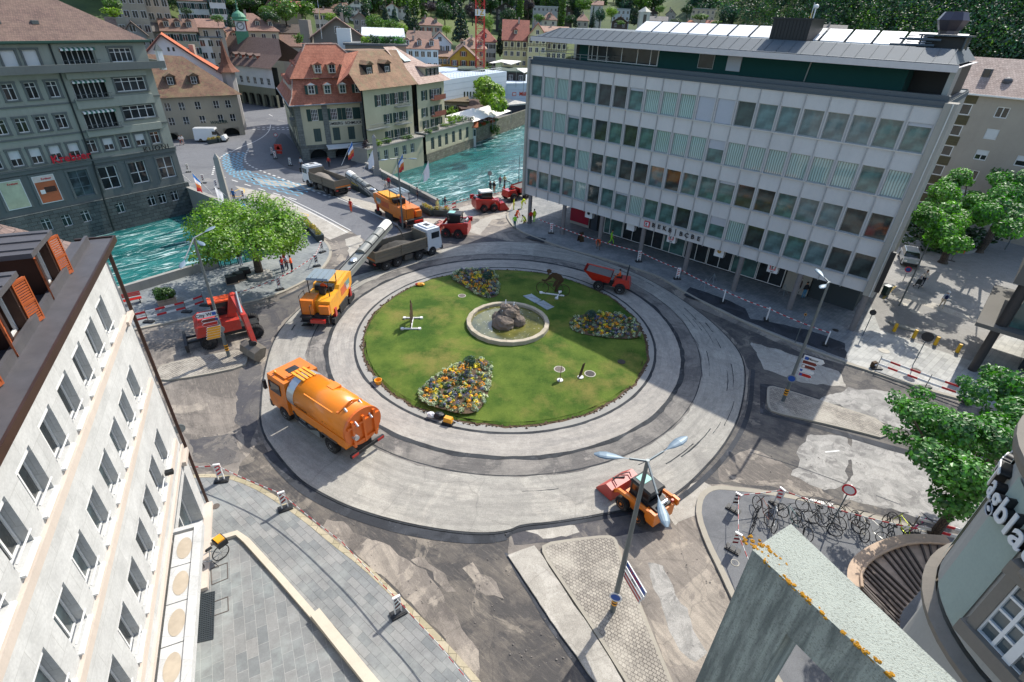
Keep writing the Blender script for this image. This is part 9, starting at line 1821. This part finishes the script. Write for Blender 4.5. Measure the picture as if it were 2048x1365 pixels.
for i,((x,y,z,az),lb) in enumerate(zip(BC,BL)):
 p=gp(x,y,z);lb='red and white '+lb
 if i==0:bc0.location=(p.x,p.y,z);bc0.rotation_euler=(0,0,R(az));bc0['label']=lb;bc0['group']='red and white marker beacons'
 else:dup(bc0,(p.x,p.y,z),R(az),lb,'red and white marker beacons')
def tape(pts,label,h=1.15):
 P=[];Q=[Vector((*gp(x,y,z),z+(hh if hh else h))) for x,y,z,hh in[(q+(.12,None))[:4] if len(q)==2 else q for q in pts]]
 for a,b in zip(Q[:-1],Q[1:]):
  L=(b-a).length;n_=max(2,int(L/.3));sag=.03*L
  for i in range(n_):t_=i/n_;p=a.lerp(b,t_);p.z-=sag*4*t_*(1-t_)*.6;P.append(p)
 P.append(Q[-1]);mb=MB()
 for i in range(len(P)-1):mb.mat(M_br if i%2 else M_bw);mb.bar(P[i],P[i+1],.012,.075)
 tag(mb.build('barrier_tape'),label,'barrier tape')
tape([(385,965),(444,962),(571,1018)],'red and white tape between the two upper beacons of the slate plaza');tape([(571,1018),(690,1115),(797,1228),(880,1320),(960,1420)],'long red and white tape along the curved slate plaza edge');tape([(1465,1100),(1466,1020),(1552,1010),(1680,1055),(1830,1090)],'red and white tape round the parked bicycles');tape([(1465,1100),(1500,1190)],'red and white tape running behind the concrete parapet');tape([(455,612,.12,.9),(560,580),(634,533),(645,505)],'red and white tape along the riverside kerb');tape([(1075,456),(1102,467),(1277,524),(1354,559),(1445,605),(1532,641),(1650,690)],'long red and white tape before the bank columns');tape([(893,418,.12,.9),(1045,385,.12,.9)],'red and white tape along the river railing')
def plank(pts,label,feet=True):
 Q=[gp(*p,.12) for p in pts];t=thing('plank_barrier',label,'barrier',(Q[0].x,Q[0].y,.12))
 for z in(.45,.95):
  mb=MB()
  for a,b in zip(Q[:-1],Q[1:]):
   L=(b-a).length;n_=max(2,int(L/.65))
   for i in range(n_):p,q=a.lerp(b,i/n_),a.lerp(b,(i+1)/n_);mb.mat(M_br if i%2 else M_bw);mb.bar((p.x,p.y,z+.12),(q.x,q.y,z+.12),.03,.16)
  wb(mb,'plank',t)
 for q in Q:mb=MB().mat(M_steel);mb.box(q.x-.02,q.x+.02,q.y-.02,q.y+.02,.12,1.3);mb.mat(M_dkm);mb.box(q.x-.4,q.x+.4,q.y-.18,q.y+.18,.12,.24);wb(mb,'post',t)
plank([(255,655),(298,645),(374,625),(410,612)],'red and white plank barrier left of the excavator');plank([(1752,738),(1850,775),(1935,805)],'red and white plank barrier along the light pavers on the right');plank([(880,432),(912,420)],'short red and white plank barrier by the yellow planter');plank([(1820,1062),(1930,1092)],'red and white plank barrier behind the maple trunk')
# railing, obelisks, flags, planters
def rail(pts,label,z=.12,h=1.05,m_=None):
 m_=m_ or plain('rail green grey','#3e5451',0.5,0.3);P=[Vector(p) for p in pts];mb=MB().mat(m_);t=thing('railing',label,'railing',(P[0].x,P[0].y,z))
 for a,b in zip(P[:-1],P[1:]):
  n_=max(1,int((b-a).length/.16))
  for i in range(n_):p=a.lerp(b,i/n_);mb.box(p.x-.01,p.x+.01,p.y-.01,p.y+.01,z,z+h)
  for zz in(z+h,z+.12):mb.bar((a.x,a.y,zz),(b.x,b.y,zz),.05,.04)
 wb(mb,'bars',t);mb=MB().mat(m_)
 for p in P:mb.box(p.x-.04,p.x+.04,p.y-.04,p.y+.04,z,z+h+.05)
 wb(mb,'post',t)
rail(smooth_poly(G([(440,537),(500,526),(560,504),(586,489),(579,470)]),2,False),'curved green railing along the riverside pavement behind the plane tree');rail([gp(765,362),gp(820,388),gp(886,414),gp(940,400),gp(990,386),gp(1046,371)],'long green railing of the promenade along the teal river')
mb=MB().mat(M_conc);strip(mb,G([(205,612),(250,594),(392,550),(440,537)]),.4,0,.95);tag(mb.build('river_parapet'),'low solid grey wall between the riverside pavement and the river','wall')
def obelisk(px,py,h,label):
 b=gp(px,py);t=thing('obelisk',label,'obelisk',(b.x,b.y,0),R(15));B(M_conc,'shaft',t,wedge(-.42,.42,.42,.9,h-.5,.14,.14,.28),[(-.28,-.28,h-.5),(.28,-.28,h-.5),(.28,.28,h-.5),(-.28,.28,h-.5),(-.02,-.02,h),(.02,-.02,h),(.02,.02,h),(-.02,.02,h)]);B(M_conc,'plinth',t,(-.6,.6,-.6,.6,0,.899))
obelisk(458,418,6.9,'tall grey stone obelisk at the left side of the bridge');obelisk(755,350,6.2,'tall grey stone obelisk at the right side of the bridge')
M_fl=plain('flag white','#e8e8ea',0.8,var=0.1);M_fb=plain('flag blue','#2f74c0',0.8);M_fo=plain('flag orange','#d9783a',0.8);M_fy=plain('flag yellow','#e8c81e',0.8)
def flag(b,e,kind,label,w_=1.6,drop=1.5,nm='flag'):
 b=Vector(b);e=Vector(e);t=thing('flagpole',label,'flag',tuple(b));B(M_wf,'pole',t,extra=lambda mb:mb.tube((0,0,0),e-b,.04,.025));mb=MB();d=(b-e).normalized();n1=7;cols={'w':[M_fl]*4,'c':[M_fb,M_fl,M_fo,M_br],'b':[M_fb]*4,'u':[M_fb,M_fb,M_fy,M_fy]}[kind]
 for j in range(4):
  mb.mat(cols[j])
  for i in range(n1):
   vs=[]
   for ii,jj in((i,j),(i+1,j),(i+1,j+1),(i,j+1)):
    u,v=ii/n1,jj/4;p=(e-b)+d*(u*w_);wob=.12*math.sin(u*9+v*3)*v;vs.append((p.x+wob,p.y+wob*.5,p.z-drop*v*(1-.35*u)))
   mb.quad(*vs);mb.quad(*vs[::-1]) if False else None
 mb.build('cloth',t)
for(bx,by),(tx,ty),k,lb in(((381,364),(343,330),'w','white flag nearest the green building on its slanting pole'),((424,387),(384,346),'c','colourful flag on the slanting pole at the bridge wall, left'),((466,404),(428,372),'w','white flag on the slanting pole before the left obelisk'),((500,418),(478,398),'b','blue flag end showing above the plane tree'),((683,331),(704,283),'c','colourful flag on the right bridge side, farthest left'),((726,344),(745,301),'w','white flag between the obelisk and the lorry belt'),((781,359),(805,308),'c','colourful flag in front of the river right of the obelisk'),((832,378),(857,323),'w','white flag in front of the river, farthest right')):
 a=gp(bx,by,.7);D_=a.length;nn_=Vector((-a.x/D_,-a.y/D_));f_=Fr(a+nn_*(2.2 if bx<520 else .6),(a.y/D_,-a.x/D_));u_,z_=f_.uz(tx,ty);p=f_.P(u_,0,z_);flag((a.x,a.y,.7),p,k,lb,1.7,2.3)
a=hpt(644,78,122);e=hpt(634,-6,122);flag(a,e,'u','blue and yellow flag on the roof terrace behind the red mansard',1.6,3.2);a=bk.P(19.8,-5,21.6);flag((a[0],a[1],21.6),(a[0],a[1],24.2),'u','small blue and yellow flag behind the black plant room',.7,1.0)
M_fyl=foliage('planting yellow','#b58f2e','#8a8a35')
def planter(px0,px1,label,m_=None,w_=.45,z=.12):
 a,b=gp(*px0,z),gp(*px1,z);d=(b-a);t=thing('flower_planter',label,'planter',(a.x,a.y,z),math.atan2(d.y,d.x));L=d.length;B(m_ or plain('planter dark','#2c393b',0.6,var=0.15),'trough',t,[(0.06,-w_*.8,0),(L-.06,-w_*.8,0),(L-.06,w_*.8,0),(.06,w_*.8,0),(0,-w_,.75),(L,-w_,.75),(L,w_,.75),(0,w_,.75)]);mb=MB().mat(M_fyl);leaves(mb,[(L*k/4,0,.85,L*.16,w_*.8,.35) for k in(1,2,3,.6,3.4)],700,.07,int(px0[0]));mb.build('plants',t)
planter((609,449),(622,466),'left dark planter of yellow plants at the riverside pavement tip');planter((624,464),(642,484),'right dark planter of yellow plants at the riverside pavement tip');planter((846,421),(866,432),'left dark planter of yellow flowers behind the milling machine');planter((868,430),(899,432),'right dark planter of yellow flowers near the plank barrier');planter((705,376),(722,384),'left dark planter between the trucks on the bridge',None,.4,.01);planter((724,385),(741,394),'right dark planter between the trucks on the bridge',None,.4,.01);planter((417,289),(434,286),'left dark planter in front of the white van',None,.4,.01);planter((436,286),(452,281),'right dark planter in front of the white van',None,.4,.01)
p=gp(335,607,.12);t=thing('shrub_planter','round green shrub in a wooden crate by the river wall','planter',(p.x,p.y,.12),R(40));B(M_slat,'crate',t,(-.7,.7,-.5,.5,0,.45),(-.75,.75,-.55,-.5,.5,.6));mb=MB().mat(M_leafB);leaves(mb,[(0,0,.9,.85,.7,.55),(-.4,.2,1.1,.5,.5,.4)],1600,.09,3);mb.build('shrub',t)
p=gp(262,609,.12);t=thing('park_bench','red slatted bench against the low river wall','bench',(p.x,p.y,.12),R(38));B(M_rd,'seat',t,*[(-.9,.9,-.25+.13*k,-.15+.13*k,.42,.46) for k in range(4)]);B(M_rd,'backrest',t,*[(-.9,.9,.3,.34,.55+.13*k,.65+.13*k) for k in range(3)]);B(M_dkm,'leg',t,(-.75,-.68,-.2,.3,0,.42));B(M_dkm,'leg',t,(.68,.75,-.2,.3,0,.42))
for i,(px,py) in enumerate(((465,566),(479,560),(492,552))):
 p=gp(px,py,.12);t=thing('black_crate',('left','middle','right')[i]+' black wrapped crate on a pallet beside the plane tree','crate',(p.x,p.y,.12),R(35));B(M_slat,'pallet',t,(-.55,.55,-.42,.42,0,.12));B(M_blk,'box',t,wedge(-.5,.5,.4,.121,.75,.04,.04,.36))
p=gp(520,553,.12);mb=MB().mat(M_conc);mb.lathe([(1.15,0),(1.15,.3),(.75,.32)],20,(p.x,p.y,.12));tag(mb.build('tree_ring'),'round stone ring round the foot of the riverside plane tree','kerb')
for i,(px,py) in enumerate(((1787,664),(1826,677),(1869,691),(1913,706))):
 p=gp(px,py,.13);t=thing('bollard',('leftmost yellow bollard on the plaza','second yellow bollard from the left','third yellow bollard from the left','rightmost yellow bollard near the dark column')[i],'bollard',(p.x,p.y,.13),0,'yellow bollards on the plaza');B(plain('bollard yellow','#d3a417',0.45,var=0.1),'post',t,extra=lambda mb:mb.lathe([(.13,.04),(.14,.06),(.14,.78),(.12,.82)],14));B(M_conc,'foot',t,extra=lambda mb:mb.lathe([(.27,0),(.27,.04)],14))
p=gp(1769,590,.13);t=thing('litter_bin','dark green litter bin at the bank end wall','litter bin',(p.x,p.y,.13),R(20));B(plain('bin green','#1b3a33',0.5),'body',t,(-.28,.28,-.25,.25,.05,.95));B(M_wfg,'lid',t,(-.3,.3,-.27,.27,.951,1.0))
b=G([(1775,645),(1870,672),(1880,679),(1790,656)],.14);mb=MB().mat(plain('tarp grey','#9b9a8f',0.9,var=0.4,scale=3));mb.prism(rough_poly(b,.15,4),.14,.3);tag(mb.build('tarpaulin'),'crumpled grey tarpaulin lying behind the yellow bollards','tarpaulin')
# ---------------- fountain, beds, sculptures on the island ----------------
fc=(CX+.24,CY+.55);ft=thing('fountain','round stone rimmed fountain pool with dark rocks and three water jets','fountain',(fc[0],fc[1],.36));M_rim_=brickmat('fountain rim','#bdb19a','#aa9f88','#8d836d',1.2,0.5,0.01)
B(M_rim_,'rim',ft,extra=lambda mb:mb.lathe([(3.5,-.3),(3.5,.3),(3.47,.34),(3.14,.34),(3.12,.3),(3.12,-.3)],22,cap=False));M_pw=plain('pool water','#4c4c26',0.08,var=0.5,scale=1.5,coat=.6)
nt=M_pw.node_tree;b_=nt.nodes['Principled BSDF'];co=objco(nt);c=mix(nt,ramp(nt,noise(nt,co,5.5,4,.6),[(.64,0),(.68,1)]),mix(nt,ramp(nt,noise(nt,co,.5,4),[(.4,0),(.6,1)]),srgb('#4a4c26'),srgb('#6d6a35')),srgb('#c9c7b6'));setc(nt,b_,c);bump(nt,b_,noise(nt,co,5,4),.25,.05)
B(M_pw,'water',ft,extra=lambda mb:mb.lathe([(3.13,.1),(0,.1)],30,cap=False));M_rock=plaster('fountain rock','#7a6d60',0.6);rg=random.Random(2)
mb=MB().mat(M_rock)
for x,y,z,a,b2,c2 in((-.35,-.5,.3,.85,.7,.75),(.75,-.1,.3,.6,.55,.55),(0,.4,.6,.9,.7,.7),(.1,.0,1.0,.65,.55,.5),(-.2,.2,1.35,.45,.4,.35),(.45,.3,1.2,.4,.35,.35),(-.75,.1,.4,.5,.5,.6)):mb.ell((x,y,z),(a,b2,c2),16,11,Matrix.Rotation(rg.uniform(0,3),3,'Z'),.1,int(x*100+z*37))
ro=mb.build('rock',ft);ro.scale=(1.1,1.1,1.05);M_jet=plain('white water','#eef3f4',0.3,var=0.05)
for x,y,z,h_ in((-.25,.25,1.6,.55),(.45,.35,1.45,.45),(-.5,-.2,.95,.45)):B(M_jet,'water_jet',ft,extra=lambda mb:[mb.tube((x+.04*math.cos(k*2.1),y+.04*math.sin(k*2.1),z),(x+.02*math.cos(k),y+.02*math.sin(k),z+h_*(1-.12*k)),.05,.025,6) for k in range(4)])
FM=[foliage('bed orange','#e8920e','#f5b01c'),foliage('bed yellow','#ecd018','#f2dc38'),foliage('bed white','#c9cdb0','#b2bb9a'),foliage('bed lavender','#5a5f86','#74769a'),foliage('bed silver','#8f9f8c','#7a8c78'),foliage('bed green','#3c5a28','#4f6f30')]
def bed(poly,label,tx,seed):
 P=smooth_poly(G(poly,.4),2);xs=[p[0] for p in P];ys=[p[1] for p in P];rg=random.Random(seed);t=thing('flower_bed',label,'flower bed',(sum(xs)/len(xs),sum(ys)/len(ys),.3));mb=MB().mat(M_soil);mb.sheet(P,.385);wb(mb,'soil',t);mbs=[MB().mat(m_) for m_ in FM]
 def ins(x,y):
  c=False;j=len(P)-1
  for i in range(len(P)):
   if(P[i][1]>y)!=(P[j][1]>y) and x<(P[j][0]-P[i][0])*(y-P[i][1])/(P[j][1]-P[i][1])+P[i][0]:c=not c
   j=i
  return c
 n_=0;tgt=int(abs(sum(P[i][0]*P[i-1][1]-P[i-1][0]*P[i][1] for i in range(len(P))))/2*17)
 while n_<tgt:
  x,y=rg.uniform(min(xs),max(xs)),rg.uniform(min(ys),max(ys))
  if not ins(x,y):continue
  n_+=1;v=mnoise.noise(Vector((x*.9,y*.9,seed)));edge=not(ins(x+.3,y) and ins(x-.3,y) and ins(x,y+.3) and ins(x,y-.3));k=(2 if rg.random()<.7 else 4) if edge else rg.choices(range(6),[3.6 if v>0 else 1.2,3 if v>.05 else 1.2,2,2.4 if v<.05 else .8,1.2,2.2])[0];r_=rg.uniform(.12,.2);hz=.42+rg.uniform(0,.16)+(.1 if k==3 else 0)
  leaves(mbs[k],[(x,y,hz,r_,r_,r_*.8)],34,.05 if k!=5 else .07,n_,.5,0,.8)
  if k!=5:leaves(mbs[5],[(x,y,hz-.08,r_,r_,r_*.6)],8,.05,n_+7,.5)
 for q in mbs:o=wb(q,'flowers',t);o['kind']='stuff'
 if tx:p=gp(*tx,.4);mb=MB().mat(M_leafH);leaves(mb,[(p.x,p.y,1.35,.48,.48,.42),(p.x+.15,p.y,1.55,.32,.32,.3)],1300,.045,seed);wb(mb,'bush_crown',t);mb=MB().mat(M_bark);mb.tube((p.x,p.y,.38),(p.x,p.y,1.2),.035);wb(mb,'bush_stem',t)
bed([(901,556),(908,545),(925,539),(965,538),(988,541),(998,560),(1000,585),(990,596),(960,595),(940,580),(920,568)],'flower bed of orange, white and violet flowers at the rear of the island',(975,570),3);bed([(1137,643),(1150,632),(1195,624),(1240,628),(1270,640),(1283,662),(1280,676),(1240,678),(1190,673),(1150,664),(1140,655)],'flower bed of violet and orange flowers at the right of the island',(1178,650),5);bed([(933,722),(958,716),(980,722),(985,745),(980,775),(968,810),(950,826),(920,828),(885,818),(850,808),(835,795),(840,775),(865,755),(900,732)],'large flower bed of yellow, white and violet flowers at the front of the island',(939,745),7)
M_cor=plain('weathering steel','#4e3c28',0.8,0.3,var=0.25,scale=6)
b=gp(1105,590,.33);t=thing('cyclist_sculpture','flat brown steel silhouette of a crouched racing cyclist on the lawn','sculpture',(b.x,b.y,.33),R(-12));s=1.6
def cyc(mb):
 def pg(pts):n_=len(pts);mb.add([(x*s,-.02,z*s) for x,z in pts]+[(x*s,.02,z*s) for x,z in pts],[tuple(range(n_)),tuple(range(2*n_-1,n_-1,-1))]+[(i,i+n_,(i+1)%n_+n_,(i+1)%n_) for i in range(n_)])
 pg([(-.38,1.02),(-.28,1.22),(-.1,1.38),(.12,1.42),(.42,1.3),(.6,1.05),(.55,.92),(.2,.95),(-.08,1.12)]);pg([(-.45,1.42),(-.32,1.3),(-.18,1.36),(-.16,1.52),(-.28,1.6),(-.42,1.56)]);pg([(-.2,1.15),(-.1,1.05),(-.5,.78),(-.7,.82),(-.7,.9),(-.5,.9)]);pg([(.35,.98),(.58,.95),(.3,.6),(.25,.2),(.1,.2),(.12,.62)]);pg([(.1,.95),(.3,.95),(.05,.5),(-.05,.55)])
 for cx in(-.62,.62):
  for i in range(28):a,c_=2*math.pi*i/28,2*math.pi*(i+1)/28;mb.bar(((cx+.36*math.cos(a))*s,0,(.38+.36*math.sin(a))*s),((cx+.36*math.cos(c_))*s,0,(.38+.36*math.sin(c_))*s),.055,.045,(0,1,0))
 for p,q in(((-.62,.38),(-.5,.85)),((-.5,.8),(.1,.3)),((.1,.3),(.62,.38)),((-.48,.82),(.4,.85)),((.4,.9),(.1,.3)),((.4,.85),(.62,.38))):mb.bar((p[0]*s,0,p[1]*s),(q[0]*s,0,q[1]*s),.04,.04,(0,1,0))
B(M_cor,'silhouette',t,extra=cyc);B(M_bw,'stand',t,extra=lambda mb:(mb.bar((-1.1,0,.06),(1.1,0,.06),.1,.1),mb.bar((.5,-.7,.07),(.6,.7,.07),.1,.1),[mb.lathe([(.16,0),(.16,.14)],12,(x,y,0)) for x,y in((-1.1,0),(.5,-.7),(.6,.7))]))
b=gp(824,648,.33);t=thing('edge_on_sculpture','flat steel sculpture seen edge on with a white cross shaped stand','sculpture',(b.x,b.y,.33),R(95));B(M_cor,'silhouette',t,(-.9,.9,-.02,.02,.8,1.5),(-.05,.05,-.03,.03,0,2.2),(-.4,.4,-.02,.02,1.5,2.0),(-.9,-.5,-.02,.02,.1,.8),(.5,.9,-.02,.02,.1,.8));B(M_bw,'stand',t,(-.9,.9,-.06,.06,0,.1),(-.95,-.85,-.7,.7,.01,.11),(.85,.95,-.75,.75,.01,.11),extra=lambda mb:[mb.lathe([(.14,0),(.14,.13)],12,(x,y,0)) for x in(-.9,.9) for y in(-.7,.7)])
for px,py,lb,az in((1120,757,'small thin steel figure on a white disc beside the rusty cover',80),(1161,751,'small leaning steel figure on a white disc beside the dark cover',50)):b=gp(px,py+4,.33);t=thing('small_sculpture',lb,'sculpture',(b.x,b.y,.33),R(az));B(M_cor,'silhouette',t,[(-.35,-.015,.1),(.1,-.015,.1),(.1,.015,.1),(-.35,.015,.1),(.1,-.015,1.1),(.4,-.015,1.1),(.4,.015,1.1),(.1,.015,1.1)]);B(M_bw,'disc',t,extra=lambda mb:mb.lathe([(.22,0),(.22,.05)],16))
for i,q in enumerate(([(1046,593),(1063,589),(1082,601),(1070,607)],[(1070,606),(1087,602),(1108,615),(1094,621)])):P=G(q,.36);mb=MB().mat(plain('sheet metal','#a5b3bd',0.35,0.6,var=0.15));mb.prism(P,.37,.41);c=P[0];t=thing('metal_plate',('rear','front')[i]+' square sheet metal plate lying on the lawn','plate',(c[0],c[1],.37),0,'metal plates on the lawn');wb(mb,'sheet',t);mb=MB().mat(M_silver);mb.bar((P[0][0],P[0][1],.43),(P[2][0],P[2][1],.43),.03,.03);mb.bar((P[1][0],P[1][1],.43),(P[3][0],P[3][1],.43),.03,.03);wb(mb,'brace',t)
# ---------------- bicycles ----------------
def bike0(col,nm='bicycle'):
 t=thing(nm,'x','bicycle')
 for x in(-.52,.52):B(M_tyre,'wheel',t,extra=lambda mb:([mb.bar((x+.33*math.cos(a),0,.34+.33*math.sin(a)),(x+.33*math.cos(a+.3142),0,.34+.33*math.sin(a+.3142)),.03,.03,(0,1,0)) for a in[k*.3142 for k in range(20)]],[mb.bar((x,0,.34),(x+.33*math.cos(a),0,.34+.33*math.sin(a)),.006,.006,(0,1,0)) for a in[k*.785 for k in range(8)]]))
 B(col,'frame',t,extra=lambda mb:[mb.tube(p,q,.018,n=6) for p,q in(((-.52,0,.34),(-.05,0,.3)),((-.52,0,.34),(-.18,0,.78)),((-.05,0,.3),(-.2,0,.85)),((-.05,0,.3),(.38,0,.74)),((-.18,0,.76),(.36,0,.82)),((.35,0,.95),(.52,0,.34)))]);B(M_dkm,'handlebar',t,extra=lambda mb:(mb.tube((.35,-.28,1.0),(.35,.28,1.0),.016,n=6),mb.tube((.35,0,.92),(.35,0,1.0),.016,n=6)));B(M_dkm,'saddle',t,wedge(-.32,-.05,.06,.86,.92,.02,.05,.05));return t
BK=[(1502,1050,62,'#23272b','dark'),(1540,1045,75,'#b9bcbc','silver'),(1575,1048,108,'#1d4a4c','teal black'),(1618,1035,122,'#262626','black'),(1655,1040,112,'#20242a','charcoal'),(1690,1048,120,'#3a3030','brown black'),(1738,1072,118,'#c8c6bd','pale'),(1768,1068,70,'#191c22','black'),(1795,1066,98,'#b4c21e','lime yellow'),(1822,1064,30,'#c23a7a','pink'),(1520,1032,100,'#5b2d22','rust'),(1598,1060,95,'#4a4f55','grey'),(1640,1058,140,'#29323a','slate'),(1712,1062,85,'#6d6a60','dull')]
for i,(px,py,az,c_,cn) in enumerate(BK):
 lb=f'{cn} bicycle, '+('first','second','third','fourth','fifth','sixth','seventh','eighth','ninth','tenth','farthest','nearest middle','middle','slanting')[i]+(' from the left in the row by the canopy' if i<10 else ' one behind the row by the canopy');t=bike0(plain('bike '+c_,c_,0.4,0.3));p=gp(px,py,.12);t.location=(p.x,p.y,.12);t.rotation_euler=(R(8),0,R(az));t.scale=(1.1,)*3;t['label']=lb;t['group']='bicycles parked by the canopy'
t=bike0(M_silver,'cargo_bicycle');p=gp(422,1135,.13);t.location=(p.x,p.y,.13);t.rotation_euler=(R(5),0,R(236));t.scale=(1.15,)*3;t['label']='silver bicycle with a dark crate and orange cover by the white building';B(M_dkm,'crate',t,(-.85,-.45,-.25,.25,.75,1.0));B(M_yl,'cover',t,(-.8,-.5,-.2,.2,1.0,1.06));B(M_dkm,'kickstand',t,extra=lambda mb:mb.tube((-.1,0,.3),(-.2,.25,0),.015))
# ---------------- loose tools and leftovers ----------------
def bit(px,py,label,nm,cat,parts,z=.1,az=0):p=gp(px,py,z);t=thing(nm,label,cat,(p.x,p.y,z),R(az));[B(m_,n_,t,*bx,extra=ex) for m_,n_,bx,ex in parts]
bit(897,846,'yellow plate compactor on the kerb bed before the front flower bed','plate_compactor','tool',[(M_yl,'engine',[wedge(-.3,.3,.2,.15,.45,.05,.05,.15)],None),(M_dkm,'base_plate',[(-.35,.35,-.24,.24,0,.14)],None),(M_silver,'handle',[],lambda mb:mb.tube((.3,0,.3),(1.0,0,.15),.025))],.1,-20);bit(869,835,'pile of white and black bags on the edge of the island','rubbish_bags','bags',[(M_bw,'white_bag',[],lambda mb:mb.ell((-.2,0,.2),(.3,.25,.2),9,6,None,.15,1)),(M_blk,'black_bag',[],lambda mb:mb.ell((.3,0,.2),(.4,.3,.22),9,6,None,.15,2))]);bit(757,768,'yellow wheelbarrow like tub beside a green bucket on the kerb bed','yellow_tub','tub',[(M_yl,'tub',[],lambda mb:mb.lathe([(.18,0),(.28,.35),(.24,.35),(.15,.05)],12)),(M_grd,'bucket',[],lambda mb:mb.lathe([(.15,0),(.18,.3)],10,(-.3,.3,0)))]);bit(841,571,'orange and red cloth bundle dropped at the rear left lawn edge','cloth_bundle','bundle',[(M_yl,'jacket',[],lambda mb:mb.ell((0,0,.12),(.4,.25,.14),9,6,None,.2,3)),(M_rd,'trousers',[],lambda mb:mb.ell((-.3,0,.1),(.2,.2,.12),9,6,None,.2,4))],.25);bit(1161,483,'dark folding notice board on the shaded pavement before the bank','notice_board','sign',[(M_cor,'panel',[[(-.3,-.3,0),(.3,-.3,0),(.3,-.26,0),(-.3,-.26,0),(-.3,-.02,1.1),(.3,-.02,1.1),(.3,.02,1.1),(-.3,.02,1.1)],[(-.3,.26,0),(.3,.26,0),(.3,.3,0),(-.3,.3,0),(-.3,.02,1.09),(.3,.02,1.09),(.3,.05,1.09),(-.3,.05,1.09)]],None)],.12,30)
bit(1745,735,'brown and white traffic light head lying on the pale kerb block','signal_head','signal',[(M_cor,'housing',[(-.2,.2,-.12,.12,.1,.5)],None),(M_bw,'lens',[],lambda mb:mb.ell((0,-.15,.3),(.1,.05,.1),8,6))],.12,20)
for px,py,lb in((1408,575,'left folded trestle under the bank'),(1425,565,'right folded trestle under the bank'),(1565,587,'thin easel standing under the right half of the bank')):bit(px,py,lb,'trestle','trestle',[(M_wfg,'frame',[],lambda mb:[mb.bar((x,y,0),(0 if x<.5 else x,0,.95),.03,.03) for x,y in((-.4,-.3),(.4,-.3),(-.4,.3),(.4,.3))])],.12,40)
rg=random.Random(6);mb=MB().mat(plain('rubble','#9c948a',0.9,var=0.4));
for k in range(260):
 px,py=rg.choice([(1090,1285,60),(960,1170,60),(850,1180,9),(1400,1150,9),(1600,960,70),(720,1130,50),(1000,470,60),(660,500,30),(1700,930,90),(500,870,60),(430,820,60)])[:2];px+=rg.gauss(0,45);py+=rg.gauss(0,30);p=gp(px,py);s=rg.uniform(.01,.032);mb.ell((p.x,p.y,s*.5+.02),(s*1.4,s,s*.8),6,4,None,.3,k)
tag(mb.build('rubble'),kind='stuff')
